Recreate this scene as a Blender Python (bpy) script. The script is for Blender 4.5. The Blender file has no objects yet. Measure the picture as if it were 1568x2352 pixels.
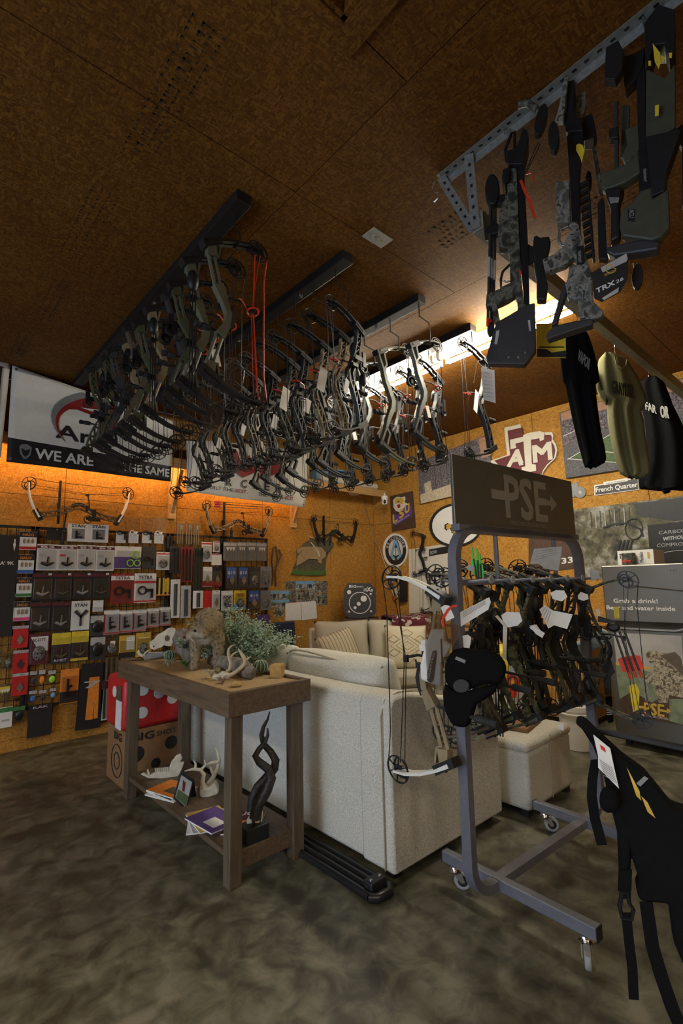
import bpy, bmesh, math, random
from mathutils import Vector, Matrix
random.seed(7)
S = bpy.context.scene
COL = S.collection

# ------------------------------------------------------------------ camera
FPX, PITCH, ROLL, YAW, CAMZ = 1140.46, math.radians(8.11), math.radians(1.17), math.radians(41.987), 1.5
def _dir(X, Z):                      # image-plane offsets (right, up) per unit depth -> world direction
    x = X*math.cos(ROLL)+Z*math.sin(ROLL); zc = -X*math.sin(ROLL)+Z*math.cos(ROLL)
    y = math.cos(PITCH)-zc*math.sin(PITCH); z = math.sin(PITCH)+zc*math.cos(PITCH)
    return Vector((x*math.cos(YAW)+y*math.sin(YAW), -x*math.sin(YAW)+y*math.cos(YAW), z))
_f = _dir(0, 0); _r = _dir(1, 0)-_f; _u = _dir(0, 1)-_f
cam_d = bpy.data.cameras.new('camera'); cam = bpy.data.objects.new('camera', cam_d); COL.objects.link(cam)
cam_d.sensor_fit = 'VERTICAL'; cam_d.sensor_height = 36; cam_d.sensor_width = 24
cam_d.lens = FPX/2352*36; cam_d.clip_start = .02
_m = Matrix((_r.normalized(), _u.normalized(), -_f.normalized())).transposed().to_4x4()
_m.translation = (0, 0, CAMZ); cam.matrix_world = _m
S.camera = cam

# ------------------------------------------------------------------ world, light, exposure
W = bpy.data.worlds.new('world'); S.world = W; W.use_nodes = True
W.node_tree.nodes['Background'].inputs[0].default_value = (.55, .7, 1, 1)
W.node_tree.nodes['Background'].inputs[1].default_value = .6
S.view_settings.view_transform = 'Standard'; S.view_settings.look = 'None'
S.view_settings.exposure = 0.2; S.view_settings.gamma = 1.0; S.view_settings.use_curve_mapping = False
TUBE_W, DAY_W, LED_W, SHOP_W = 115.0, 84.0, 55.0, 54.0      # fluorescent tubes, doorway daylight, shelf strip, off-frame shop tubes
def area(name, loc, rot, sx, sy, power, col):
    l = bpy.data.lights.new(name, 'AREA'); l.shape = 'RECTANGLE'; l.size = sx; l.size_y = sy; l.energy = power; l.color = col
    o = bpy.data.objects.new(name, l); COL.objects.link(o); o.location = loc; o.rotation_euler = rot; return o
area('daylight_through_doorway', (-3.45, 1.6, 1.15), (0, -math.pi/2, 0), 2.0, 2.6, DAY_W, (.62, .78, 1))

# ------------------------------------------------------------------ helpers
XB, YA, ZC = 5.90, 5.76, 3.60        # right wall, left wall, ceiling
def ray(px, py): return _dir((px-784)/FPX, -(py-1176)/FPX)
CAMP = Vector((0, 0, CAMZ))
def plane(p, n):                     # photo point -> point of a real plane in the room
    p = Vector(p); n = Vector(n)
    def f(px, py=None):
        if py is None: px, py = px
        r = ray(px, py); return CAMP + r*((p-CAMP).dot(n)/r.dot(n))
    return f
A_ = lambda off=0.0: plane((0, YA-off, 0), (0, 1, 0))
B_ = lambda off=0.0: plane((XB-.003-off, 0, 0), (1, 0, 0))
V = Vector
def R(a): return math.radians(a)
def rotm(rx=0, ry=0, rz=0): return Matrix.Rotation(rz, 3, 'Z') @ Matrix.Rotation(ry, 3, 'Y') @ Matrix.Rotation(rx, 3, 'X')

class MB:
    def __init__(s): s.v = []; s.f = []; s.m = []
    def add(s, vs, fs, mi=0):
        b = len(s.v); s.v += [tuple(p) for p in vs]; s.f += [tuple(b+i for i in f) for f in fs]; s.m += [mi]*len(fs); return s
    def box(s, c, d, rot=None, mi=0):
        c = V(c); vs = []
        for x in (-.5, .5):
            for y in (-.5, .5):
                for z in (-.5, .5):
                    p = V((x*d[0], y*d[1], z*d[2])); vs.append(c+(rot @ p if rot else p))
        return s.add(vs, [(0,1,3,2),(4,6,7,5),(0,4,5,1),(2,3,7,6),(0,2,6,4),(1,5,7,3)], mi)
    def bb(s, x0, x1, y0, y1, z0, z1, mi=0):
        return s.box(((x0+x1)/2, (y0+y1)/2, (z0+z1)/2), (abs(x1-x0), abs(y1-y0), abs(z1-z0)), None, mi)
    def prism(s, pts, ext, mi=0, bev=0):
        pts = [V(p) for p in pts]; n = len(pts); e = V(ext)
        return s.add(pts+[p+e for p in pts], [tuple(range(n-1, -1, -1)), tuple(range(n, 2*n))]+[(i, (i+1) % n, n+(i+1) % n, n+i) for i in range(n)], mi)
    def tube(s, path, r, n=6, mi=0, cap=True, closed=False, flat=1.0, up=None):
        path = [V(p) for p in path]; k = len(path); rs = r if isinstance(r, (list, tuple)) else [r]*k
        vs = []; prev = None
        for i, p in enumerate(path):
            if closed: t = path[(i+1) % k]-path[i-1]
            else: t = path[min(i+1, k-1)]-path[max(i-1, 0)]
            if t.length < 1e-9: t = V((0, 0, 1))
            t.normalize()
            if prev is None:
                a = V(up) if up else (V((0, 0, 1)) if abs(t.z) < .9 else V((1, 0, 0)))
                u = t.cross(a).normalized()
            else:
                u = prev-t*prev.dot(t)
                u = u.normalized() if u.length > 1e-6 else t.orthogonal().normalized()
            prev = u; w = t.cross(u)
            for j in range(n):
                a = 2*math.pi*(j+.5)/n; vs.append(p+(u*math.cos(a)+w*math.sin(a)*flat)*rs[i])
        fs = []
        for i in range(k if closed else k-1):
            i2 = (i+1) % k
            for j in range(n):
                fs.append((i*n+j, i*n+(j+1) % n, i2*n+(j+1) % n, i2*n+j))
        if cap and not closed: fs += [tuple(range(n-1, -1, -1)), tuple((k-1)*n+j for j in range(n))]
        return s.add(vs, fs, mi)
    def strip(s, path, w, t, side, mi=0):         # rectangular section: width w along side, thickness t
        path = [V(p) for p in path]; k = len(path); side = V(side).normalized(); vs = []
        ws = w if isinstance(w, (list, tuple)) else [w]*k; ts = t if isinstance(t, (list, tuple)) else [t]*k
        for i, p in enumerate(path):
            tg = (path[min(i+1, k-1)]-path[max(i-1, 0)]).normalized(); nn = tg.cross(side)
            if nn.length < 1e-6: nn = tg.orthogonal()
            nn.normalize()
            for a, b in ((-1, -1), (1, -1), (1, 1), (-1, 1)): vs.append(p+side*a*ws[i]/2+nn*b*ts[i]/2)
        fs = [(i*4+j, i*4+(j+1) % 4, i*4+4+(j+1) % 4, i*4+4+j) for i in range(k-1) for j in range(4)]
        return s.add(vs, fs+[(3, 2, 1, 0), tuple((k-1)*4+j for j in range(4))], mi)
    def lathe(s, prof, c=(0, 0, 0), n=16, axis='Z', mi=0, a0=0, a1=2*math.pi, sc=(1, 1)):
        full = abs(a1-a0-2*math.pi) < 1e-6; m = n if full else n+1; vs = []
        for r, h in prof:
            for j in range(m):
                a = a0+(a1-a0)*j/n; x, y = r*math.cos(a)*sc[0], r*math.sin(a)*sc[1]
                p = {'Z': (x, y, h), 'X': (h, x, y), 'Y': (x, h, y)}[axis]; vs.append(V(c)+V(p))
        fs = []
        for i in range(len(prof)-1):
            for j in range(n):
                fs.append((i*m+j, i*m+(j+1) % m, (i+1)*m+(j+1) % m, (i+1)*m+j))
        if full:
            if prof[0][0] > 1e-6: fs.append(tuple(range(m-1, -1, -1)))
            if prof[-1][0] > 1e-6: fs.append(tuple((len(prof)-1)*m+j for j in range(m)))
        return s.add(vs, fs, mi)
    def ball(s, c, r, n=12, mi=0, rot=None, k=7):
        r = r if isinstance(r, (tuple, list)) else (r, r, r); vs = []; fs = []
        for i in range(k+1):
            a = math.pi*i/k
            for j in range(n):
                b = 2*math.pi*j/n; p = V((r[0]*math.sin(a)*math.cos(b), r[1]*math.sin(a)*math.sin(b), r[2]*math.cos(a)))
                vs.append(V(c)+(rot @ p if rot else p))
        for i in range(k):
            for j in range(n): fs.append((i*n+j, (i+1)*n+j, (i+1)*n+(j+1) % n, i*n+(j+1) % n))
        return s.add(vs, fs, mi)
    def grid(s, f, nu, nv, mi=0):                 # f(u,v)->point
        vs = [f(i/nu, j/nv) for i in range(nu+1) for j in range(nv+1)]
        return s.add(vs, [(i*(nv+1)+j, (i+1)*(nv+1)+j, (i+1)*(nv+1)+j+1, i*(nv+1)+j+1) for i in range(nu) for j in range(nv)], mi)
    def mesh(s, name, mats, smooth=False, fix=True):
        me = bpy.data.meshes.new(name); me.from_pydata(s.v, [], s.f)
        for m in (mats if isinstance(mats, (list, tuple)) else [mats]): me.materials.append(M(m) if isinstance(m, str) else m)
        me.polygons.foreach_set('material_index', s.m)
        if fix:
            bm = bmesh.new(); bm.from_mesh(me); bmesh.ops.remove_doubles(bm, verts=bm.verts, dist=1e-6); bmesh.ops.recalc_face_normals(bm, faces=bm.faces); bm.to_mesh(me); bm.free()
        if smooth:
            me.polygons.foreach_set('use_smooth', [True]*len(me.polygons))
            if smooth != 'all':
                try: me.set_sharp_from_angle(angle=R(smooth if smooth is not True else 40))
                except Exception: pass
        me.update(); return me
    def obj(s, name, mats, parent=None, smooth=False, bevel=0, sub=0, fix=True):
        o = link(name, s.mesh(name, mats, smooth, fix), parent)
        if bevel:
            b = o.modifiers.new('b', 'BEVEL'); b.width = bevel; b.segments = 2; b.limit_method = 'ANGLE'; b.angle_limit = R(40)
        if sub:
            b = o.modifiers.new('s', 'SUBSURF'); b.levels = sub; b.render_levels = sub
        return o
def link(name, data, parent=None):
    o = bpy.data.objects.new(name, data); COL.objects.link(o)
    if parent:
        o.parent = parent
        if parent in LOCAL: pass
        else: o.matrix_parent_inverse = WM(parent).inverted()
    return o
LOCAL = set()                         # roots whose parts are built in local coordinates
_wm = {}
def WM(o):                            # world matrix without a depsgraph update
    m = Matrix.LocRotScale(o.location, o.rotation_euler, o.scale)
    if o.parent: m = WM(o.parent) @ o.matrix_parent_inverse @ m
    return m
def tag(o, label=None, cat=None, group=None, kind=None):
    if label: o['label'] = label
    if cat: o['category'] = cat
    if group: o['group'] = group
    if kind: o['kind'] = kind
    return o
def thing(name, label, cat, loc=(0, 0, 0), group=None, rz=0, local=False):
    o = bpy.data.objects.new(name, None); COL.objects.link(o); o.location = loc; o.rotation_euler = (0, 0, rz)
    o.empty_display_size = .05
    if local: LOCAL.add(o)
    return tag(o, label, cat, group)
def copy_tree(o, parent=None):
    c = o.copy(); COL.objects.link(c); c.parent = parent
    if o in LOCAL: LOCAL.add(c)
    for ch in list(o.children): copy_tree(ch, c)
    return c
def struct(o): o['kind'] = 'structure'; return o

# text ---------------------------------------------------------------
_txt = {}
def text_geo(s):
    if s not in _txt:
        cu = bpy.data.curves.new('t', 'FONT'); cu.body = s; cu.resolution_u = 2; o = bpy.data.objects.new('t', cu)
        me = o.to_mesh(); vs = [v.co.copy() for v in me.vertices]; fs = [tuple(p.vertices) for p in me.polygons]
        o.to_mesh_clear(); bpy.data.objects.remove(o); bpy.data.curves.remove(cu)
        x0 = min(v.x for v in vs); x1 = max(v.x for v in vs); y0 = min(v.y for v in vs); y1 = max(v.y for v in vs)
        _txt[s] = ([((v.x-x0)/(x1-x0), (v.y-y0)/(y1-y0)) for v in vs], fs)
    return _txt[s]
def text_on(mb, s, o, r, u, mi=0, bold=0, off=0, n=None):    # text fills the parallelogram o, o+r, o+u
    uv, fs = text_geo(s); o = V(o); r = V(r); u = V(u)
    nn = n if n else r.cross(u).normalized()
    for k in range(1 if not bold else 5):
        d = V((0, 0, 0)) if k == 0 else (r.normalized()*((k % 2)*2-1)+u.normalized()*((k//3)*2-1))*bold*u.length
        mb.add([o+r*a+u*b+nn*(off+k*.00003)+d for a, b in uv], fs, mi)
    return mb
def text(name, s, o, r, u, mat, parent, bold=0, off=0):
    return text_on(MB(), s, o, r, u, 0, bold, off).obj(name, mat, parent, fix=False)

# materials ------------------------------------------------------------
_mats = {}
def M(name): return _mats[name]
def new(name):
    m = bpy.data.materials.new(name); m.use_nodes = True; _mats[name] = m
    nt = m.node_tree; return m, nt, nt.nodes, nt.links, nt.nodes['Principled BSDF']
def mat(name, col, rough=.6, metal=0, var=.12, scale=30, bump=0, bscale=None, col2=None, spec=.5, emit=0, trans=0, ecol=None):
    m, nt, N, L, P = new(name)
    P.inputs['Roughness'].default_value = rough; P.inputs['Metallic'].default_value = metal; P.inputs['Specular IOR Level'].default_value = spec
    c = (*col, 1)
    if var > 0 or bump > 0:
        g = N.new('ShaderNodeTexCoord'); nz = N.new('ShaderNodeTexNoise'); nz.inputs['Scale'].default_value = scale; nz.inputs['Detail'].default_value = 3
        L.new(g.outputs['Object'], nz.inputs['Vector'])
        r = N.new('ShaderNodeValToRGB'); r.color_ramp.elements[0].position = .3; r.color_ramp.elements[1].position = .7
        d = col2 if col2 else tuple(x*(1-var) for x in col)
        e = col if col2 else tuple(min(1, x*(1+var)) for x in col)
        r.color_ramp.elements[0].color = (*d, 1); r.color_ramp.elements[1].color = (*e, 1)
        L.new(nz.outputs['Fac'], r.inputs[0]); L.new(r.outputs[0], P.inputs['Base Color'])
        if bump:
            b = N.new('ShaderNodeBump'); b.inputs['Strength'].default_value = bump; b.inputs['Distance'].default_value = .01
            src = nz
            if bscale:
                src = N.new('ShaderNodeTexNoise'); src.inputs['Scale'].default_value = bscale; L.new(g.outputs['Object'], src.inputs['Vector'])
            L.new(src.outputs['Fac'], b.inputs['Height']); L.new(b.outputs[0], P.inputs['Normal'])
    else: P.inputs['Base Color'].default_value = c
    if emit: P.inputs['Emission Color'].default_value = (*(ecol or col), 1); P.inputs['Emission Strength'].default_value = emit
    if trans: P.inputs['Transmission Weight'].default_value = trans
    return m
def camo(name, cols, scale=14, rough=.6):
    m, nt, N, L, P = new(name); P.inputs['Roughness'].default_value = rough
    g = N.new('ShaderNodeTexCoord'); nz = N.new('ShaderNodeTexNoise'); nz.inputs['Scale'].default_value = scale; nz.inputs['Detail'].default_value = 4; nz.inputs['Distortion'].default_value = .8
    r = N.new('ShaderNodeValToRGB'); r.color_ramp.interpolation = 'CONSTANT'; E = r.color_ramp.elements
    while len(E) < len(cols): E.new(.5)
    for i, c in enumerate(cols): E[i].position = 0 if i == 0 else .34+.34*(i/len(cols)); E[i].color = (*c, 1)
    L.new(g.outputs['Object'], nz.inputs['Vector']); L.new(nz.outputs['Fac'], r.inputs[0]); L.new(r.outputs[0], P.inputs['Base Color'])
    return m
def wood(name, c1, c2, axis='X', scale=6, rough=.55, bump=.15):
    m, nt, N, L, P = new(name); P.inputs['Roughness'].default_value = rough
    g = N.new('ShaderNodeTexCoord'); mp = N.new('ShaderNodeMapping'); mp.inputs['Scale'].default_value = {'X': (1, 9, 9), 'Y': (9, 1, 9), 'Z': (9, 9, 1)}[axis]
    nz = N.new('ShaderNodeTexNoise'); nz.inputs['Scale'].default_value = scale; nz.inputs['Detail'].default_value = 6; nz.inputs['Distortion'].default_value = .6
    r = N.new('ShaderNodeValToRGB'); r.color_ramp.elements[0].position = .3; r.color_ramp.elements[1].position = .72
    r.color_ramp.elements[0].color = (*c1, 1); r.color_ramp.elements[1].color = (*c2, 1)
    b = N.new('ShaderNodeBump'); b.inputs['Strength'].default_value = bump; b.inputs['Distance'].default_value = .004
    L.new(g.outputs['Object'], mp.inputs[0]); L.new(mp.outputs[0], nz.inputs['Vector']); L.new(nz.outputs['Fac'], r.inputs[0]); L.new(r.outputs[0], P.inputs['Base Color'])
    L.new(nz.outputs['Fac'], b.inputs['Height']); L.new(b.outputs[0], P.inputs['Normal']); return m
def osb(name, dark, mid, light, rough=.75):
    m, nt, N, L, P = new(name); P.inputs['Roughness'].default_value = rough; P.inputs['Specular IOR Level'].default_value = .25
    g = N.new('ShaderNodeNewGeometry')
    wob = N.new('ShaderNodeTexNoise'); wob.inputs['Scale'].default_value = 5; wob.inputs['Detail'].default_value = 2; L.new(g.outputs['Position'], wob.inputs['Vector'])
    ad = N.new('ShaderNodeVectorMath'); ad.operation = 'MULTIPLY_ADD'; ad.inputs[1].default_value = (.05, .05, .05)
    L.new(wob.outputs['Color'], ad.inputs[0]); L.new(g.outputs['Position'], ad.inputs[2])
    fac = []
    for sc in ((34, 110, 95), (110, 34, 42), (70, 64, 140)):
        mp = N.new('ShaderNodeMapping'); mp.inputs['Scale'].default_value = sc; mp.inputs['Rotation'].default_value = (random.random(), random.random(), random.random())
        vo = N.new('ShaderNodeTexVoronoi'); vo.inputs['Scale'].default_value = 1; L.new(ad.outputs[0], mp.inputs[0]); L.new(mp.outputs[0], vo.inputs['Vector'])
        sp = N.new('ShaderNodeSeparateColor'); L.new(vo.outputs['Color'], sp.inputs[0]); fac.append((sp, vo))
    sel = N.new('ShaderNodeMath'); sel.operation = 'GREATER_THAN'; sel.inputs[1].default_value = .5; L.new(fac[2][0].outputs[1], sel.inputs[0])
    mx = N.new('ShaderNodeMix'); L.new(sel.outputs[0], mx.inputs[0]); L.new(fac[0][0].outputs[0], mx.inputs[2]); L.new(fac[1][0].outputs[0], mx.inputs[3])
    big = N.new('ShaderNodeTexNoise'); big.inputs['Scale'].default_value = 1.3; big.inputs['Detail'].default_value = 5; L.new(g.outputs['Position'], big.inputs['Vector'])
    fine = N.new('ShaderNodeTexNoise'); fine.inputs['Scale'].default_value = 120; fine.inputs['Detail'].default_value = 3; L.new(g.outputs['Position'], fine.inputs['Vector'])
    a1 = N.new('ShaderNodeMath'); a1.operation = 'MULTIPLY_ADD'; a1.inputs[1].default_value = .36; L.new(mx.outputs[0], a1.inputs[0])
    a2 = N.new('ShaderNodeMath'); a2.operation = 'MULTIPLY_ADD'; a2.inputs[1].default_value = .34; a2.inputs[2].default_value = 0.02; L.new(big.outputs['Fac'], a2.inputs[0])
    a3 = N.new('ShaderNodeMath'); a3.operation = 'MULTIPLY_ADD'; a3.inputs[1].default_value = .36; L.new(fine.outputs['Fac'], a3.inputs[0]); L.new(a2.outputs[0], a3.inputs[2]); L.new(a3.outputs[0], a1.inputs[2])
    r = N.new('ShaderNodeValToRGB'); E = r.color_ramp.elements; E[0].position = .25; E[1].position = .85; e = E.new(.55)
    E[0].color = (*dark, 1); E[1].color = (*mid, 1); E[2].color = (*light, 1)
    L.new(a1.outputs[0], r.inputs[0]); L.new(r.outputs[0], P.inputs['Base Color'])
    return m
def concrete(name):
    m, nt, N, L, P = new(name)
    g = N.new('ShaderNodeNewGeometry'); n1 = N.new('ShaderNodeTexNoise'); n1.inputs['Scale'].default_value = 1.7; n1.inputs['Detail'].default_value = 8; n1.inputs['Distortion'].default_value = .4; n1.inputs['Roughness'].default_value = .65
    n2 = N.new('ShaderNodeTexNoise'); n2.inputs['Scale'].default_value = 8; n2.inputs['Detail'].default_value = 9; n2.inputs['Distortion'].default_value = .5; n2.inputs['Roughness'].default_value = .62
    L.new(g.outputs['Position'], n1.inputs['Vector']); L.new(g.outputs['Position'], n2.inputs['Vector'])
    a = N.new('ShaderNodeMath'); a.operation = 'ADD'; L.new(n1.outputs['Fac'], a.inputs[0])
    r = N.new('ShaderNodeValToRGB'); E = r.color_ramp.elements; E[0].position = .41; E[1].position = .60; E.new(.50)
    E[0].color = (.045, .041, .025, 1); E[1].color = (.100, .094, .062, 1); E[2].color = (.185, .172, .122, 1)
    a.operation = 'MULTIPLY_ADD'; a.inputs[1].default_value = .38; w2 = N.new('ShaderNodeMath'); w2.operation = 'MULTIPLY'; w2.inputs[1].default_value = .62; L.new(n2.outputs['Fac'], w2.inputs[0]); L.new(w2.outputs[0], a.inputs[2])
    h = N.new('ShaderNodeMath'); h.operation = 'MULTIPLY'; h.inputs[1].default_value = 1; L.new(a.outputs[0], h.inputs[0]); L.new(h.outputs[0], r.inputs[0]); L.new(r.outputs[0], P.inputs['Base Color'])
    r2 = N.new('ShaderNodeMapRange'); r2.inputs[3].default_value = .32; r2.inputs[4].default_value = .62; L.new(n2.outputs['Fac'], r2.inputs[0]); L.new(r2.outputs[0], P.inputs['Roughness'])
    return m
def clear(name, tint=(.9, .95, 1), gl=.10, rough=.12):     # thin clear film: fixed mix of see-through and gloss
    m, nt, N, L, P = new(name); N.remove(P)
    t = N.new('ShaderNodeBsdfTransparent'); t.inputs[0].default_value = (*tint, 1)
    q = N.new('ShaderNodeBsdfGlossy'); q.inputs['Roughness'].default_value = rough
    x = N.new('ShaderNodeMixShader'); x.inputs[0].default_value = gl
    L.new(t.outputs[0], x.inputs[1]); L.new(q.outputs[0], x.inputs[2]); L.new(x.outputs[0], N['Material Output'].inputs[0]); return m

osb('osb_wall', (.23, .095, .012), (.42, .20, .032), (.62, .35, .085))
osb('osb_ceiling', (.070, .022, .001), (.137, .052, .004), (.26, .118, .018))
concrete('concrete')
mat('black', (.012, .012, .013), .5); mat('black_satin', (.014, .014, .016), .3); mat('black_cloth', (.007, .007, .008), .95, bump=.3, scale=300, spec=.08)
mat('gloss_black', (.015, .015, .017), .12); mat('char', (.035, .036, .04), .5); mat('grey', (.22, .225, .23), .5); mat('lgrey', (.45, .45, .44), .55)
mat('white', (.78, .77, .73), .6, var=.03); mat('paper', (.8, .79, .76), .8, var=.04); mat('cream', (.66, .62, .52), .8, var=.05)
mat('vinyl', (.82, .81, .74), .35, var=.03); mat('vinyl_black', (.02, .02, .022), .4); mat('red', (.55, .02, .02), .45); mat('red_tie', (.75, .05, .02), .4, var=0)
mat('dark_red', (.30, .012, .015), .5); mat('maroon', (.12, .015, .022), .6); mat('orange', (.80, .25, .03), .5); mat('yellow', (.75, .58, .04), .5); mat('gold', (.62, .40, .06), .5)
mat('green', (.04, .20, .05), .5); mat('lime', (.35, .8, .05), .45); mat('neon_green', (.06, .75, .12), .4); mat('blue', (.05, .14, .45), .5); mat('sky', (.18, .40, .62), .5); mat('navy', (.02, .03, .07), .5)
mat('purple', (.10, .05, .22), .6); mat('pink', (.75, .06, .22), .5); mat('chrome', (.75, .75, .76), .18, 1, var=0); mat('steel', (.42, .41, .39), .38, .9, var=.06); mat('galv', (.26, .265, .245), .5, .25, var=.2, scale=60)
mat('stainless', (.21, .20, .175), .34, .85, var=.03, scale=4); mat('rack_grey', (.15, .155, .19), .45, .1, var=.1); mat('rubber', (.02, .02, .02), .8); mat('rubber_grey', (.32, .33, .33), .7)
mat('tan_metal', (.28, .22, .13), .45, .1); mat('olive', (.07, .075, .04), .5); mat('sage', (.13, .135, .085), .5); mat('grey_metal', (.19, .195, .18), .4, .2); mat('bronze', (.13, .10, .07), .45, .2); mat('slate', (.055, .06, .065), .45, .2)
camo('camo_dark', [(.025, .025, .02), (.07, .07, .05), (.15, .15, .11), (.04, .045, .03)], 22); camo('camo_green', [(.03, .035, .02), (.08, .09, .05), (.16, .17, .11), (.05, .06, .03)], 18)
camo('camo_grey', [(.08, .08, .065), (.17, .17, .14), (.27, .26, .22), (.05, .05, .04)], 30); camo('camo_tan', [(.16, .12, .06), (.30, .24, .14), (.42, .36, .24), (.08, .06, .03)], 18)
wood('table_wood', (.075, .05, .03), (.16, .105, .06), 'Y', 5); wood('table_leg', (.07, .05, .032), (.14, .10, .065), 'Z', 5); wood('pine', (.42, .24, .09), (.60, .38, .16), 'X', 5); wood('oak', (.36, .17, .04), (.55, .30, .09), 'X', 5); wood('dark_wood', (.05, .025, .014), (.10, .055, .03), 'Z', 8)
mat('sand', (.42, .29, .14), .95, var=.2, scale=120, bump=.5); mat('bone', (.62, .58, .46), .55, var=.15, scale=25, bump=.2); mat('antler', (.46, .37, .24), .55, var=.25, scale=18, bump=.2); mat('horn', (.03, .027, .025), .4, var=.35, scale=70, bump=.5)
mat('sofa', (.64, .62, .54), .95, var=.28, scale=170, bump=.5); mat('sofa_far', (.52, .48, .38), .95, var=.16, scale=260, bump=.4); mat('cushion', (.70, .64, .47), .95, var=.08, scale=60, bump=.4); mat('cushion_line', (.38, .33, .22), .95)
mat('carton', (.27, .145, .062), .8, var=.08); mat('rope', (.55, .5, .4), .8); clear('film'); clear('film_grey', (.93, .94, .95), .10, .22); clear('bag', (.82, .84, .85), .22, .15)

# ================================================================== STRUCTURE
f = MB().bb(-3.6, XB+.1, -3.2, YA+.1, -.12, 0).obj('floor', 'concrete'); struct(f)
# ceiling: backing slab above, OSB sheets as pieces with open joints
HX0, HX1, HY0, HY1 = .45, 1.10, .42, 1.15      # attic hatch opening
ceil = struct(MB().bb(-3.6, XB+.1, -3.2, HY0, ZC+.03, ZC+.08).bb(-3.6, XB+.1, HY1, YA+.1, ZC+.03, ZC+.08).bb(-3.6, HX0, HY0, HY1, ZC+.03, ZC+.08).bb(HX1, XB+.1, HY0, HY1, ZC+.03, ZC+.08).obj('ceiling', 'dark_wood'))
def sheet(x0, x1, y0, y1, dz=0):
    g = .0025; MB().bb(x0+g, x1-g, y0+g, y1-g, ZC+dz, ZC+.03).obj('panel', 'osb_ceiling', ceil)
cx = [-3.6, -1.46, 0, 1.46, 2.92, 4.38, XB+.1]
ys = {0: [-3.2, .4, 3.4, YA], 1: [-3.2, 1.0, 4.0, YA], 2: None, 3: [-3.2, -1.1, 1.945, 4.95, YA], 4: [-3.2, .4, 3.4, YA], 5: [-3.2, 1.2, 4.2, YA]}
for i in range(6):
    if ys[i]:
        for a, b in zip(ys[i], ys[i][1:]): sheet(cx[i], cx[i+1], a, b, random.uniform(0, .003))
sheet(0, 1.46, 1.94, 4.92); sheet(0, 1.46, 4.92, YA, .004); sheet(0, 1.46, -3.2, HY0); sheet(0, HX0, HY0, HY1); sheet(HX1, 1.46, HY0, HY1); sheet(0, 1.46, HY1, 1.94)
h = struct(MB().bb(HX0, HX0+.02, HY0, HY1, ZC-.01, ZC+.5).bb(HX1-.02, HX1, HY0, HY1, ZC-.01, ZC+.5).bb(HX0, HX1, HY0, HY0+.02, ZC-.01, ZC+.5).bb(HX0, HX1, HY1-.02, HY1, ZC-.01, ZC+.5).bb(HX0, HX1, HY0, HY1, ZC+.5, ZC+.52).obj('trim_1', 'osb_ceiling'))
for a in ((HX0-.1, HX1+.1, HY1, HY1+.09), (HX0-.1, HX1+.1, HY0-.09, HY0), (HX0-.1, HX0, HY0, HY1), (HX1, HX1+.1, HY0, HY1)):
    MB().bb(*a, ZC-.02, ZC-.001).obj('board', 'osb_ceiling', h)
# ink stamps on the ceiling sheets: unreadable rows of mill print
def stamp(x, y, w, rows, seed, par, rot=0):
    rnd = random.Random(seed); mb = MB()
    for k in range(rows):
        u = 0; hh = rnd.choice((.012, .02, .03)); 
        while u < w*rnd.uniform(.6, 1):
            l = rnd.uniform(.008, .03); 
            mb.bb(x+k*.042, x+k*.042+hh, y+u, y+u+l*.35, ZC-.0006, ZC-.0002); 
            if rnd.random() < .6: mb.bb(x+k*.042, x+k*.042+hh*.3, y+u, y+u+l*.8, ZC-.0006, ZC-.0002)
            u += l+rnd.uniform(.004, .02)
    mb.obj('mill_print', 'ink', par)
mat('ink', (.03, .017, .008), .8)
stamp(.66, 1.5, 1.0, 4, 1, ceil); stamp(.62, 2.6, .95, 4, 2, ceil); stamp(.66, 3.6, 1.0, 3, 3, ceil); stamp(.62, 4.65, .6, 3, 4, ceil); stamp(2.25, 1.35, .45, 6, 5, ceil); stamp(2.75, .7, .5, 5, 6, ceil); stamp(2.05, 2.35, .5, 3, 7, ceil)

def wall(name, sheets, mk):
    w = struct(mk.obj(name, 'dark_wood'))
    for s_ in sheets: MB().bb(*s_).obj('panel', 'osb_wall', w)
    return w
g = .0025
sh = []
xs = [-3.6+1.22*i for i in range(8)]+[XB]
for a, b in zip(xs, xs[1:]):
    for z0, z1 in ((0, 1.22), (1.22, 2.44), (2.44, ZC-.002)): sh.append((a+g, b-g, YA, YA+.02, z0+g, z1-g))
wallA = wall('wall_left', sh, MB().bb(-3.6, XB+.1, YA+.02, YA+.1, 0, ZC))
sh = []
yy = [-3.2+1.22*i for i in range(8)]+[YA]
for a, b in zip(yy, yy[1:]):
    for z0, z1 in ((0, 2.44), (2.44, ZC-.002)): sh.append((XB, XB+.02, a+g, b-g, z0+g, z1-g))
wallB = wall('wall_right', sh, MB().bb(XB+.02, XB+.1, -3.2, YA+.1, 0, ZC))
# behind the camera: rear wall and the wall with the open overhead-door bay that lets daylight in
struct(MB().bb(-3.6, XB+.1, -3.3, -3.2, 0, ZC).obj('wall_rear', 'osb_wall'))
struct(MB().bb(-3.7, -3.6, -3.2, .2, 0, ZC).bb(-3.7, -3.6, 3.0, YA+.1, 0, ZC).bb(-3.7, -3.6, .2, 3.0, 2.3, ZC).obj('wall_front', 'osb_wall'))
bl = struct(MB().bb(-3.6, 4.2, YA-.022, YA-.001, 0, .105).obj('baseboard_left', 'osb_wall'))

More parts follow.
